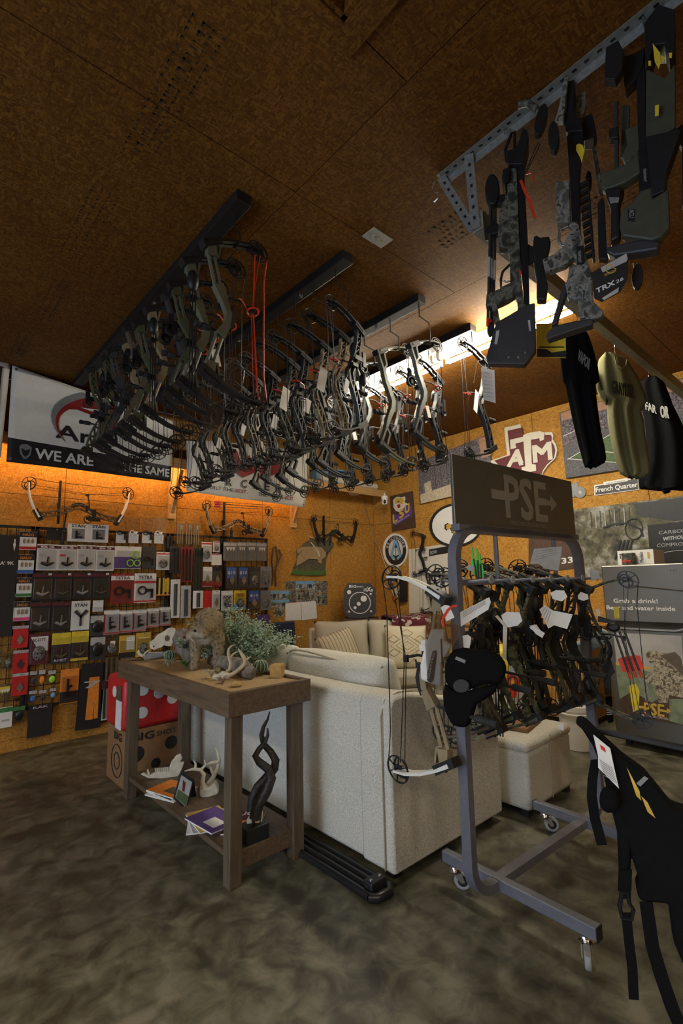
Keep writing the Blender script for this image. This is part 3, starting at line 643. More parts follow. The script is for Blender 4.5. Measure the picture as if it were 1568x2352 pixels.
def bow(label, loc, rz, riser='black', limb='black', string='black', style='lattice', scale=1.05, extras=(), group=None, rot=None, limb2=None):
    t = thing('compound_bow', label, 'bow', loc, group, rz, local=True); t.scale = (scale,)*3
    if rot is not None: t.rotation_euler = rot
    def a(k, m=None):
        o = link(BP[k].name.split('.')[0], BP[k], t)
        if m: slot(o, m)
        return o
    a(style, riser); a('grip')
    for s in (1, -1):
        for y in (-.017, .017): a(('limb', s, y), limb)
        a(('pocket', s), limb2 or 'black'); a(('cam', s))
    a('rstring' if string == 'red_tie' else 'string', string); a('rcable' if string == 'red_tie' else 'cable', string); a('cable2', string); a('guard')
    for e in extras: a(e)
    return t

ROWS = [
 (0, math.pi, 1.45, [2.25, 2.47, 2.68, 2.88, 3.07, 3.26, 3.45, 3.64, 3.82, 4.0, 4.18, 4.36],
  ['sage', 'sage', 'olive', 'char', 'tan_metal', 'olive', 'bronze', 'tan_metal', 'char', 'olive', 'sage', 'olive'], ['tubes', 'tubes', 'tubes', 'fork', 'tubes', 'tubes', 'fork', 'tubes', 'tubes', 'lattice', 'lattice', 'lattice'], 'of the long bar nearest the banner'),
 (1, 0, 1.96, [2.27, 2.50, 2.72, 2.94, 3.15, 3.36, 3.57, 3.78, 3.99, 4.2, 4.42, 4.65],
  ['slate', 'camo_tan', 'camo_tan', 'char', 'camo_dark', 'black', 'bronze', 'char', 'black', 'olive', 'char', 'camo_dark'], ['lattice']*12, 'of the second ceiling bar'),
 (2, math.pi, 3.02, [2.18, 2.47, 2.76, 2.98, 3.2, 3.42, 3.64, 3.86, 4.1, 4.35],
  ['grey_metal', 'sage', 'grey_metal', 'slate', 'char', 'olive', 'black', 'camo_dark', 'char', 'bronze'], ['fork', 'fork', 'fork', 'lattice', 'fork', 'lattice', 'fork', 'lattice', 'lattice', 'fork'], 'of the third ceiling bar'),
 (3, 0, 3.28, [2.17, 2.62, 2.85, 3.08, 3.3, 3.55, 3.8, 4.1],
  ['char', 'slate', 'black', 'char', 'bronze', 'black', 'camo_dark', 'char'], ['lattice', 'lattice', 'fork', 'lattice', 'lattice', 'fork', 'lattice', 'lattice'], 'of the bar beside the strip light')]
ORD = ['first', 'second', 'third', 'fourth', 'fifth', 'sixth', 'seventh', 'eighth', 'ninth', 'tenth', 'eleventh', 'twelfth']
CN = dict(sage='sage green', olive='olive', char='charcoal', tan_metal='tan', bronze='bronze', slate='slate grey', camo_tan='tan camouflage', camo_dark='dark camouflage', black='black', grey_metal='light grey')
rnd = random.Random(11)
for ri, rz, sx, yl, cl, st, rn in ROWS:
    for i, y in enumerate(yl):
        ex_ = []
        red = False
        if ri == 0:
            ex_ += ['tie'] if i in (0, 1, 2, 3) else []; ex_ += ['sight', 'rest', 'stab'] if i in (2, 3, 5, 6, 8, 9, 11) else ['rest', 'stab']; ex_ += ['tag'] if i in (1, 4, 6, 9) else []; red = i == 0
        elif ri == 1:
            ex_ += ['tie'] if i < 4 else []; ex_ += ['sight', 'rest', 'stab'] if i in (0, 2, 3, 5) else ['stab']; ex_ += ['card'] if i in (1, 3) else (['tag'] if i % 2 == 0 else [])
        elif ri == 2: ex_ += ['tie'] if i in (0, 1, 2) else []; ex_ += ['sight', 'rest', 'stab'] if i not in (1,) else ['stab']; ex_ += ['tag'] if i in (0, 3, 5) else []
        else: ex_ += ['tie', 'sight', 'rest', 'stab'] if i < 3 else ['sight', 'stab']; ex_ += ['card'] if i == 0 else []
        if (i+ri) % 3 == 1: ex_.append('quiver')
        lb = '%s bow hanging %s from the near end %s' % (CN[cl[i]], ORD[i], rn)
        lm = 'black' if ri in (0, 1, 3) else ('slate' if i != 1 else 'sage')
        zc_ = (2.945 if ri in (0, 3) else 2.90)+rnd.uniform(-.02, .02); sc_ = 1.13+rnd.uniform(-.09, .06)
        bow(lb, (sx+rnd.uniform(-.01, .01), y, zc_), rz+rnd.uniform(-.13, .13), cl[i], lm, 'red_tie' if red else ('black' if rnd.random() < .6 else 'char'), st[i], sc_, ex_, 'compound bows hanging from the ceiling bars')
        hx = sx + (.15 if rz == 0 else -.15)*sc_; hz = zc_+.388*sc_
        MB().tube([(BARX[ri], y-.03, ZC-.06), (BARX[ri], y-.03, ZC-.16), (hx, y-.03, ZC-.17), (hx, y-.035, hz), (hx, y, hz-.012), (hx, y+.035, hz), (hx, y+.04, hz+.02)], .005, 5).obj('hook', 'black', bars[ri])
        if i % 4 == 1: MB().lathe([(0, -.075), (.012, -.075), (.014, -.062)], (BARX[ri], y+.12, ZC), 8).obj('screw', 'chrome', bars[ri])

# rolling rack bows: (label, u along rack, string y, centre z, dir, riser, limb, style, extras)
RB = [
 ('brown camouflage compound bow squeezed behind the second rack bow', 2.26, 1.72, 1.10, -87, 'camo_dark', 'camo_tan', 'fork', ('sight', 'rest', 'quiver'), 1.03),
 ('charcoal compound bow squeezed behind the fourth rack bow', 2.60, 1.67, 1.16, -93, 'slate', 'camo_dark', 'lattice', ('sight', 'rest', 'quiver', 'stab'), 1.02),
 ('black compound bow squeezed behind the sixth rack bow', 2.90, 1.63, 1.15, -88, 'black', 'slate', 'fork', ('sight', 'rest', 'stab'), 1.03),
 ('white limbed tan compound bow at the near end of the rolling rack', 1.90, 1.78, 1.06, -90, 'tan_metal', 'white', 'tubes', ('sight', 'rest', 'longstab'), 1.14),
 ('black compound bow with bronze striped limbs hanging second on the rolling rack', 2.16, 1.70, 1.13, -90, 'camo_dark', 'bronze', 'lattice', ('sight', 'rest', 'longstab', 'tag'), 1.0),
 ('dark camouflage compound bow hanging third on the rolling rack', 2.36, 1.68, 1.15, -90, 'camo_green', 'camo_green', 'fork', ('sight', 'rest', 'longstab'), 1.02),
 ('green camouflage compound bow hanging fourth on the rolling rack', 2.52, 1.66, 1.12, -88, 'camo_green', 'camo_green', 'fork', ('sight', 'rest', 'stab'), 1.04),
 ('black compound bow hanging fifth on the rolling rack beside the price sheet', 2.68, 1.64, 1.13, -92, 'black', 'black', 'lattice', ('sight', 'rest', 'stab', 'tag'), 1.0),
 ('olive compound bow with slotted riser hanging sixth on the rolling rack', 2.83, 1.62, 1.12, -90, 'olive', 'char', 'lattice', ('sight', 'rest', 'longstab'), 1.0),
 ('charcoal compound bow hanging seventh on the rolling rack', 2.98, 1.60, 1.13, -90, 'char', 'black', 'lattice', ('sight', 'stab', 'tag'), 1.0),
 ('dark brown limbed compound bow hanging last along the rolling rack', 3.10, 1.58, 1.12, -90, 'black', 'bronze', 'fork', ('sight', 'rest', 'stab'), 1.0),
 ('black compound bow turned towards the refrigerator at the far rack end', 3.16, 1.02, 1.10, 90, 'camo_dark', 'camo_dark', 'lattice', ('sight', 'rest', 'stab'), .95)]
for lb, x, y, z, d, rc, lc, st, exx, sc in RB:
    bow(lb, (x, y, z), R(d)+rnd.uniform(-.06, .06), rc, lc, 'black', st, sc, exx, 'compound bows on the rolling rack', limb2='black')

# bows displayed on the walls: string up, riser down
for lb, x, z, sc, rc, lc, st in (('white tipped black compound bow mounted on the wall under the left banner', 1.41, 2.58, 1.18, 'bronze', 'white', 'lattice'), ('camouflage compound bow with pink arrows mounted under the lower banner', 3.30, 2.53, 1.14, 'camo_tan', 'camo_tan', 'lattice'), ('black compound bow mounted on the wall above the elk target', 4.97, 2.48, 1.05, 'black', 'black', 'fork')):
    b = bow(lb, (x, YA-.10, z), 0, rc, lc, 'black', st, sc, ('sight', 'rest', 'longstab' if x < 2 else 'stab'), 'bows mounted on the left wall', rot=(0, R(90), 0))
    hb = MB().bb(x-.20, x-.18, YA-.06, YA-.03, z-.42, z+.03).bb(x-.20, x-.18, YA-.03, YA-.001, z-.25, z-.20).obj('wall_hook', 'black'); tag(hb, 'black steel hanger bar holding the ' + ('white tipped wall bow', 'camouflage wall bow', 'wall bow above the elk target')[0 if x < 2 else 1 if x < 4 else 2], 'hook')
    hb.name = 'bow_hanger'
qp = [plane((0, YA-.14, 0), (0, 1, 0))(p) for p in ((492, 1152), (615, 1160))]
for i in range(3):
    a = qp[0]+V((0, 0, -.03*i)); b_ = qp[1]+V((0, 0, -.03*i))
    ar = thing('arrow', ('top', 'middle', 'bottom')[i]+' pink fletched arrow clipped along the camouflage wall bow', 'arrow', a)
    MB().tube([a, b_], .004, 5).obj('shaft', 'char', ar); MB().box(a+V((.045, 0, 0)), (.075, .002, .024)).box(a+V((.045, 0, 0)), (.075, .02, .002)).obj('fletching', 'pink', ar)
for lb, y, z, sc, rc in (('black compound bow hung on the white display board beside the oval signs', 4.86, 1.92, .78, 'black'), ('dark lattice compound bow hung low on the white display board', 4.74, 1.36, .70, 'camo_dark')):
    bow(lb, (XB-.05, y+.06, z), R(-90), rc, 'black', 'black', 'lattice', sc, ('sight', 'stab'), 'bows on the white display board')

# ================================================================== BANNERS
def quad(pl, tl, tr, br, bl):
    a, b, c, d = pl(tl), pl(tr), pl(br), pl(bl)
    return lambda u, v: (a*(1-u)+b*u)*(1-v)+(d*(1-u)+c*u)*v
def cloth(name, q, mats, parent, sag=0, fold=.01, nu=24, nv=10, band=None, thick=.003, ph=0):
    def fn(u, v):
        p = q(u, v); return p+V((0, fold*math.sin(7*u+ph+2*v)*(.3+.7*v), -sag*math.sin(math.pi*u)*(1-v)))
    mb = MB(); mb.grid(fn, nu, nv)
    if band: mb.m = [1 if (k % nv)/nv >= band else 0 for k in range(nu*nv)]
    o = mb.obj(name, mats, parent, smooth='all'); so = o.modifiers.new('t', 'SOLIDIFY'); so.thickness = thick; so.offset = -1 if fold >= 0 else 1
    return o, fn
bp = A_(.40)
q1 = quad(bp, (28, 839), (400, 968), (392, 1106), (15, 1060))
t = thing('banner', 'white vinyl banner with red swoosh letter and black slogan band', 'banner', q1(.5, 1))
_, f1 = cloth('sheet', q1, ['vinyl', 'vinyl_black'], t, 0, .012, 30, 20, .75)
def on1(u, v): return f1(u, v)+V((0, -.006, 0))
def poly_on(fn, pts, name, m, par, off=.004):
    pts = [fn(u, v) for u, v in pts]; return MB().prism(pts, (0, -off, 0)).obj(name, m, par)
def bez(p0, p1, p2, n=10): return [tuple((1-t_)**2*a+2*t_*(1-t_)*b+t_*t_*c for a, b, c in zip(p0, p1, p2)) for t_ in [i/n for i in range(n+1)]]
poly_on(on1, bez((.30, .69), (.10, .35), (.38, .04))+[(.62, .03), (.62, .08), (.42, .09)]+bez((.40, .10), (.17, .36), (.30, .69))[1:], 'swoosh', 'grey', t)
poly_on(on1, bez((.30, .69), (.14, .38), (.42, .08))+[(.60, .08), (.60, .44), (.50, .44), (.50, .30), (.36, .27)]+bez((.34, .26), (.20, .42), (.30, .69))[1:], 'swoosh', 'dark_red', t, .007)
poly_on(on1, [(.38, .235), (.50, .19), (.50, .25)], 'letter_counter', 'vinyl', t, .009)
def txt_on(fn, s, u0, v1, u1, v0, m, par, name='lettering', bold=.02):
    o = fn(u0, v1); r = fn(u1, v1)-o; u = fn(u0, v0)-o; return text(name, s, o+V((0, -.004, 0)), r, u, m, par, bold)
txt_on(on1, 'Arc', .25, .66, .53, .50, 'vinyl_black', t, bold=.03)
txt_on(on1, 'WE ARE', .145, .93, .47, .82, 'vinyl', t, bold=.03); txt_on(on1, 'THE SAME', .655, .93, .985, .82, 'vinyl', t, bold=.03)
hx = [(.07, .80), (.10, .79), (.125, .82), (.12, .90), (.10, .95), (.085, .95), (.065, .90), (.06, .83)]; poly_on(on1, hx, 'snake_badge', 'grey', t); poly_on(on1, [(.07, .84), (.092, .86), (.115, .84), (.108, .90), (.092, .93), (.077, .90)], 'snake_badge', 'vinyl_black', t, .006)
for u, v in ((.02, .03), (.02, .96)): MB().lathe([(0, -.004), (.011, -.004), (.012, 0)], on1(u, v), 10, 'Y').obj('grommet', 'steel', t)
q2 = quad(A_(.38), (428, 1010), (712, 1040), (700, 1166), (428, 1128))
t = thing('banner', 'lower white archery banner with small slogan about the best', 'banner', q2(.5, 1))
_, f2 = cloth('sheet', q2, ['vinyl'], t, -.03, -.014, 30, 10, None, ph=1)
def on2b(u, v): return f2(u, v)+V((0, -.02, 0))
for s, u in (('A', .17), ('R', .31), ('C', .43), ('H', .53), ('E', .62), ('R', .72), ('Y', .83)): txt_on(on2b, s, u-.022, .80, u+.022, .66, 'vinyl_black', t)
txt_on(on2b, 'BUILT THE', .14, .90, .35, .84, 'vinyl_black', t); txt_on(on2b, 'BEST.', .365, .90, .46, .84, 'dark_red', t); txt_on(on2b, 'THE', .55, .91, .62, .85, 'vinyl_black', t); txt_on(on2b, 'THE', .705, .91, .77, .85, 'vinyl_black', t); txt_on(on2b, 'BEST.', .785, .91, .875, .85, 'dark_red', t)
poly_on(on2b, [(.30, .25), (.36, .15), (.40, .40), (.46, .2), (.50, .45), (.58, .1), (.66, .3), (.70, .12), (.72, .45), (.6, .58), (.52, .5), (.42, .62), (.33, .5)], 'red_splash', 'dark_red', t)
MB().lathe([(0, -.004), (.011, -.004), (.012, 0)], on2b(.98, .95), 10, 'Y').obj('grommet', 'steel', t)
q3 = quad(bp, (-160, 775), (24, 832), (2, 1050), (-200, 1040))
t = thing('banner', 'dark banner with wide white border cut by the left frame edge', 'banner', q3(.5, 1)); cloth('sheet', q3, ['vinyl'], t, 0, .004)
poly_on(lambda u, v: q3(u, v)+V((0, -.012, 0)), [(.08, .08), (.90, .08), (.90, .93), (.08, .93)], 'dark_field', 'vinyl_black', t)

# shelf-top goods
t = thing('foam_roll', 'long cream foam roll lying on the wall shelf end', 'roll', (5.2, 5.52, 3.0))
MB().tube([(4.55, 5.52, 3.03), (5.72, 5.52, 3.03)], .055, 14).obj('roll', 'cream', t, smooth=60)
for i, (x, h_) in enumerate(((4.72, .22), (5.12, .26))):
    b = thing('storage_box', ('blue storage box on the wall shelf behind the hanging bows', 'dark blue storage box near the corner end of the wall shelf')[i], 'box', (x, 5.66, 2.95))
    MB().bb(x-.17, x+.17, 5.59, 5.74, 2.951, 2.951+h_).obj('body', ('sky', 'navy')[i], b, bevel=.006); MB().bb(x-.175, x+.175, 5.588, 5.742, 2.951+h_, 2.97+h_).obj('lid', ('navy', 'sky')[i], b)

# ================================================================== TRACK, ANGLE IRON, CROSSBOWS, SHIRTS
TRY, TRZ = 1.18, 3.24
t = thing('door_track', 'galvanised overhead door track running to the right wall', 'track', (3.9, TRY, TRZ))
prof = [(-.03, -.045), (.03, -.045), (.03, -.035), (-.018, -.035), (-.018, .035), (.03, .035), (.03, .045), (-.03, .045)]
MB().prism([(2.0, TRY+a, TRZ+b) for a, b in prof], (3.6, 0, 0)).obj('channel', 'galv', t)
MB().strip([(5.55, TRY, TRZ), (5.72, TRY, TRZ-.03), (5.80, TRY, TRZ-.15), (5.82, TRY, TRZ-.5)], .06, .09, (0, 1, 0)).obj('bend', 'galv', t)
for x in (2.6, 3.1, 3.9, 4.4, 4.9): MB().lathe([(0, -.035), (.007, -.035), (.007, -.03)], (x, TRY, TRZ), 8, 'Y').obj('bolt', 'steel', t)
t = thing('angle_iron', 'perforated galvanised angle iron on the ceiling holding the crossbows', 'bracket', (1.955, .8, ZC))
def perf(p0, p1, w, name, m='galv', flip=(0, 0, -1), par=None):
    p0 = V(p0); p1 = V(p1); d = (p1-p0); L_ = d.length; d.normalize(); n_ = V(flip); s = d.cross(n_).normalized()
    o = MB().strip([p0, p1], w, .003, s).obj(name, m, par)
    mb = MB(); k = int(L_/.05)
    for i in range(1, k): c = p0+d*L_*i/k; mb.strip([c-d*.009, c+d*.009], .012, .0045, s)
    h_ = mb.obj('hole', 'black', o); h_['kind'] = 'stuff'
    return o
perf((1.974, 1.37, ZC-.004), (1.93, .1, ZC-.004), .05, 'rail', par=t); MB().strip([(1.999, 1.37, ZC-.025), (1.955, .1, ZC-.025)], .003, .045, (1, 0, 0)).obj('flange', 'galv', t)
perf((1.965, 1.185, ZC-.005), (1.985, 1.185, TRZ-.04), .045, 'strut', flip=(1, .3, 0), par=t); perf((1.972, 1.36, ZC-.005), (1.992, 1.20, TRZ-.04), .045, 'strut', flip=(1, .3, 0), par=t)
sp = [(1.97, 1.40, ZC-.01), (1.97, 1.42, ZC-.04), (1.97, 1.40, ZC-.07), (1.97, 1.375, ZC-.085), (1.97, 1.385, ZC-.115), (1.97, 1.41, ZC-.12)]
MB().tube(sp, .0035, 5).obj('empty_hook', 'steel', t)

mat('olive_plastic', (.060, .062, .040), .55); 
def facing(p): 
    n = V((p[0], p[1], 0)).normalized(); return plane(p, n), n
def tr(pl, n, pts, name, m, par, th=.04, off=0, bevel=.003, smooth=False):
    P_ = [pl(a)+n*(off-th/2) for a in pts]; return MB().prism(P_, n*th).obj(name, m, par, bevel=bevel, smooth=smooth)
def trt(pl, n, pts, r, name, m, par, off=0, k=7, closed=False): return MB().tube([pl(a)+n*off for a in pts], r, k, closed=closed).obj(name, m, par, smooth=60)
def ell(cx, cy, rx, ry, n=14, tilt=0):
    return [(cx+rx*math.cos(a)*math.cos(tilt)-ry*math.sin(a)*math.sin(tilt), cy+rx*math.cos(a)*math.sin(tilt)+ry*math.sin(a)*math.cos(tilt)) for a in [2*math.pi*i/n for i in range(n)]]
def z7(x, y, ox, oy, s): return (ox+x/s, oy+y/s)
def zz(ox, oy, s): return lambda *p: [(ox+p[i]/s, oy+p[i+1]/s) for i in range(0, len(p), 2)]

# --- crossbow 1
c1 = V((1.96, 1.0, 3.0)); pl, n = facing(c1)
t = thing('crossbow', 'dark camouflage crossbow hanging nearest the angle iron end with red strap', 'crossbow', (1.96, 1.0, 2.42), 'crossbows hung from the angle iron')
trt(pl, n, [(1164, 372), (1160, 345), (1174, 306), (1181, 303), (1182, 330), (1177, 365)], .007, 'stirrup', 'black', t)
tr(pl, n, [(1163, 366), (1166, 396), (1201, 396), (1206, 372), (1214, 338), (1211, 320), (1200, 314), (1193, 340), (1184, 360)], 'limb_pocket', 'black', t, .10)
a = zz(1080, 280, 7.127)
for s in (-1, 1):
    trt(pl, n, [(1192, 312), (1212, 307), (1232, 322), (1246, 345)] if s > 0 else [(1185, 330), (1180, 326), (1176, 335), (1170, 350)], [.014, .016, .014, .012], 'limb', 'camo_dark', t, off=-.16*s if s > 0 else .22)
tr(pl, n, ell(1241, 366, 12, 34, tilt=.25), 'cam', 'black', t, .03, -.2); tr(pl, n, ell(1180, 372, 10, 26), 'cam', 'black', t, .03, .3)
tr(pl, n, [(1185, 392), (1203, 392), (1212, 560), (1216, 702), (1204, 705), (1192, 560)], 'rail', 'black_satin', t, .035)
tr(pl, n, [(1164, 394), (1187, 393), (1191, 520), (1197, 640), (1203, 705), (1186, 690), (1172, 660), (1171, 600), (1166, 577), (1146, 575), (1144, 545), (1147, 495), (1157, 470), (1166, 450), (1163, 420)], 'stock', 'camo_dark', t, .05)
tr(pl, n, [(1156, 405), (1172, 400), (1170, 430), (1160, 438), (1153, 425)], 'power_cable_guard', 'black', t, .09)
trt(pl, n, [(1172, 607), (1154, 624), (1150, 640), (1150, 662), (1174, 652)], .006, 'trigger_guard', 'black', t); trt(pl, n, [(1175, 644), (1164, 648), (1156, 645)], .004, 'trigger', 'steel', t)
tr(pl, n, [(1196, 640), (1174, 654), (1148, 669), (1118, 681), (1116, 708), (1140, 706), (1166, 694), (1188, 680), (1204, 704)], 'pistol_grip', 'camo_dark', t, .045)
tr(pl, n, [(1130, 704), (1142, 704), (1146, 730), (1150, 742), (1138, 750), (1132, 730)], 'stock_strut', 'camo_dark', t, .035); tr(pl, n, [(1186, 682), (1206, 702), (1214, 712), (1189, 725), (1188, 700)], 'stock_strut', 'camo_dark', t, .035)
tr(pl, n, [(1141, 744), (1172, 727), (1206, 706), (1228, 700), (1230, 745), (1231, 808), (1206, 842), (1121, 840), (1117, 826), (1134, 762)], 'butt_stock', 'char', t, .045, bevel=.006)
for p in ((1168, 826), (1190, 826), (1206, 816)): tr(pl, n, ell(*p, 2.6, 3), 'screw', 'steel', t, .002, -.024, 0)
for q_ in ([(1140, 766), (1148, 764), (1142, 796), (1136, 796)], [(1212, 742), (1217, 741), (1219, 766), (1215, 766)]): tr(pl, n, q_, 'sling_slot', 'lgrey', t, .002, -.024, 0)
tr(pl, n, [(1225, 549), (1233, 546), (1240, 552), (1261, 549), (1264, 562), (1258, 590), (1249, 615), (1253, 640), (1258, 660), (1254, 695), (1232, 694), (1232, 650), (1226, 615), (1223, 585)], 'scope', 'black', t, .045, bevel=.01)
tr(pl, n, [(1206, 560), (1226, 570), (1228, 600), (1212, 610)], 'scope_mount', 'black', t, .02)
qv = tr(pl, n, ell(1131, 442, 17, 36), 'quiver_hood', 'black', t, .05, bevel=.01); tr(pl, n, [(1112, 528), (1146, 520), (1147, 540), (1113, 548)], 'quiver_clip', 'black', t, .04); tr(pl, n, [(1145, 452), (1160, 450), (1158, 474), (1142, 474)], 'quiver_arm', 'black', t, .03)
for i, (x0, x1) in enumerate(((1126, 1120), (1131, 1126), (1137, 1131))):
    b_ = trt(pl, n, [(x0, 465), (x0-1, 560), (x1, 750)], .006, 'bolt', 'char', t, .012*(i-1)); trt(pl, n, [(x0-2.2, 595), (x0-2.8, 640)], .0066, 'bolt_wrap', 'lgrey', b_, .012*(i-1)); trt(pl, n, [(x1+.4, 735), (x1, 752)], .0068, 'bolt_nock', 'red_tie', b_, .012*(i-1))
tr(pl, n, ell(1127, 757, 8, 16, tilt=.2), 'quiver_tail', 'black', t, .03)
MB().strip([pl(p)-n*.03 for p in ((1196, 425), (1203, 445), (1215, 470), (1228, 512))], .012, .002, n.cross(V((0, 0, 1)))).obj('red_strap', 'red_tie', t); trt(pl, n, [(1206, 412), (1220, 408), (1226, 428)], .003, 'red_strap', 'red_tie', t, -.03)
tr(pl, n, [(1192, 625), (1196, 632), (1199, 637), (1194, 644), (1193, 628)], 'red_label', 'red_tie', t, .002, -.03, 0)
trt(pl, n, [(1202, 444), (1235, 370)], .002, 'string', 'black', t, -.1); trt(pl, n, [(1204, 446), (1240, 372)], .002, 'string', 'black', t, -.1)
MB().tube([(1.957, .99, ZC-.01), (1.957, .985, ZC-.05), pl((1168, 296)), pl((1177, 306))], .0035, 5).obj('hook', 'steel', t)

# --- crossbow 2
c2_ = V((1.98, .70, 3.0)); pl, n = facing(c2_); a = zz(1260, 180, 5.6); b = zz(1080, 440, 3.213)
t = thing('crossbow', 'grey camouflage crossbow hanging in the middle with slotted rail and placard', 'crossbow', (1.98, .70, 2.46), 'crossbows hung from the angle iron')
tr(pl, n, a(232, 110, 268, 150, 236, 420, 205, 690, 90, 700, 130, 590, 165, 450, 190, 260), 'limb', 'camo_grey', t, .03, -.05); tr(pl, n, a(335, 130, 462, 70, 480, 230, 420, 430, 400, 620, 330, 665, 320, 400), 'limb', 'camo_grey', t, .03, .05)
tr(pl, n, a(240, 140, 340, 120, 330, 500, 420, 660, 450, 770, 235, 780, 205, 680, 240, 420), 'riser', 'black', t, .08); tr(pl, n, a(440, 420, 545, 370, 575, 450, 610, 620, 580, 700, 440, 720, 420, 560), 'riser', 'black', t, .06, .06)
tr(pl, n, a(540, 720, 590, 700, 650, 1000, 690, 1330, 640, 1340, 600, 1100), 'limb', 'camo_dark', t, .02, .08)
for cx_, cy_, rx_, ry_, of in ((105, 1055, 68, 190, -.12), (500, 1110, 42, 120, .1)): tr(pl, n, [a(x_, y_)[0] for x_, y_ in ell(cx_, cy_, rx_, ry_)], 'cam', 'black', t, .03, of)
tr(pl, n, a(235, 780, 450, 760, 400, 1300, 410, 2000, 470, 2352, 395, 2352, 300, 1900, 270, 1300), 'barrel', 'black_satin', t, .04)
tr(pl, n, a(490, 1300, 512, 1296, 600, 2352, 560, 2352), 'rail_edge', 'black', t, .03); 
for k in range(10): y0_ = 1330+k*100; x0_ = 390+k*9; tr(pl, n, a(x0_, y0_+55, x0_+120, y0_-10, x0_+122, y0_+28, x0_, y0_+95), 'rail_rib', 'black', t, .03)
tr(pl, n, a(625, 1640, 690, 1560, 720, 1640, 740, 2100, 760, 2352, 640, 2352), 'scope_rail', 'black', t, .03); tr(pl, n, a(735, 1480, 950, 1400, 970, 1480, 900, 1700, 905, 2150, 800, 2200, 800, 1720), 'scope', 'black', t, .05, bevel=.01); tr(pl, n, a(780, 1590, 895, 1560, 890, 1640, 820, 1700), 'scope_ring', 'grey', t, .052, bevel=.01)
tr(pl, n, a(360, 930, 395, 910, 440, 930, 465, 1010, 440, 1100, 432, 1170, 410, 1090, 355, 990), 'yellow_sticker', 'yellow', t, .003, -.03, 0)
tr(pl, n, a(95, 1380, 265, 1350, 285, 1890, 100, 1900, 95, 1700), 'stock', 'camo_grey', t, .045); tr(pl, n, a(265, 1890, 365, 1880, 440, 2150, 425, 2352, 340, 2352, 310, 2280, 290, 2100), 'stock', 'camo_grey', t, .045)
trt(pl, n, a(250, 1900, 140, 1950, 130, 2080, 160, 2150, 240, 2160), .006, 'trigger_guard', 'steel', t)
tr(pl, n, b(760, 240, 800, 250, 830, 400, 790, 480, 700, 560, 555, 612, 535, 520, 620, 480, 690, 420), 'pistol_grip', 'camo_grey', t, .045, bevel=.006)
tr(pl, n, b(780, 430, 835, 400, 870, 560, 905, 640, 900, 700, 910, 830, 985, 900, 970, 940, 900, 960, 805, 950, 800, 820, 720, 800, 700, 700, 780, 560), 'butt_stock', 'camo_grey', t, .045, bevel=.006)
tr(pl, n, b(690, 690, 730, 690, 700, 790, 650, 940, 640, 990, 600, 1000, 640, 860), 'stock_strut', 'char', t, .04); tr(pl, n, b(575, 1050, 620, 1010, 760, 975, 905, 955, 905, 1000, 760, 1045, 570, 1110, 560, 1085), 'butt_pad', 'char', t, .05, bevel=.006)
tr(pl, n, b(730, 480, 770, 500, 745, 640, 715, 700, 700, 660), 'cocking_arm', 'grey', t, .02, .05)
tr(pl, n, b(785, 440, 835, 430, 840, 560, 790, 570), 'maker_plate', 'black', t, .004, -.03, 0); n3 = -n*.034
rr_ = pl(b(815, 555)[0])-pl(b(815, 450)[0]); text('lettering', 'TENPOINT', pl(b(795, 470)[0])+n3, pl(b(800, 558)[0])-pl(b(795, 470)[0]), pl(b(818, 468)[0])-pl(b(795, 470)[0]), 'lgrey', t)
MB().tube([(1.95, .70, ZC-.01), (1.95, .70, ZC-.04), pl((1312, 196)), pl((1316, 206))], .0035, 5).obj('hook', 'steel', t)
plc, nc = facing((1.85, .66, 2.6))
cd = thing('sales_placard', 'dark curved sales placard with white lettering tied to the middle crossbow', 'placard', plc(b(1030, 640)[0]))
tr(plc, nc, b(895, 600, 1020, 525, 1150, 457, 1162, 480, 1165, 580, 1160, 650, 1105, 740, 970, 815, 915, 790, 905, 700), 'board', 'vinyl_black', cd, .004, bevel=0)
tr(plc, nc, b(960, 565, 1150, 460, 1160, 500, 1150, 520, 975, 600), 'pale_panel', 'lgrey', cd, .001, -.0028, 0)  # pale upper part of the dark board
o_ = plc(b(930, 755)[0])-nc*.004; text('lettering', 'TRX', o_, plc(b(1065, 690)[0])-plc(b(930, 755)[0]), plc(b(925, 722)[0])-plc(b(930, 755)[0]), 'white', cd, .04); o_ = plc(b(1075, 683)[0])-nc*.004; text('lettering', '26', o_, plc(b(1130, 655)[0])-plc(b(1075, 683)[0]), plc(b(1072, 660)[0])-plc(b(1075, 683)[0]), 'white', cd, .02)
o_ = plc(b(985, 635)[0])-nc*.004; text('lettering', 'TENPOINT', o_, plc(b(1080, 590)[0])-plc(b(985, 635)[0]), plc(b(983, 615)[0])-plc(b(985, 635)[0]), 'gold', cd)
tr(plc, nc, b(970, 790, 1095, 710, 1090, 745, 985, 805), 'price_strip', 'lgrey', cd, .001, -.003, 0); trt(plc, nc, [b(1010, 545)[0]]+ell(*b(1035, 575)[0], 12, 10, 9)[:8], .002, 'emblem', 'gold', cd, -.004)

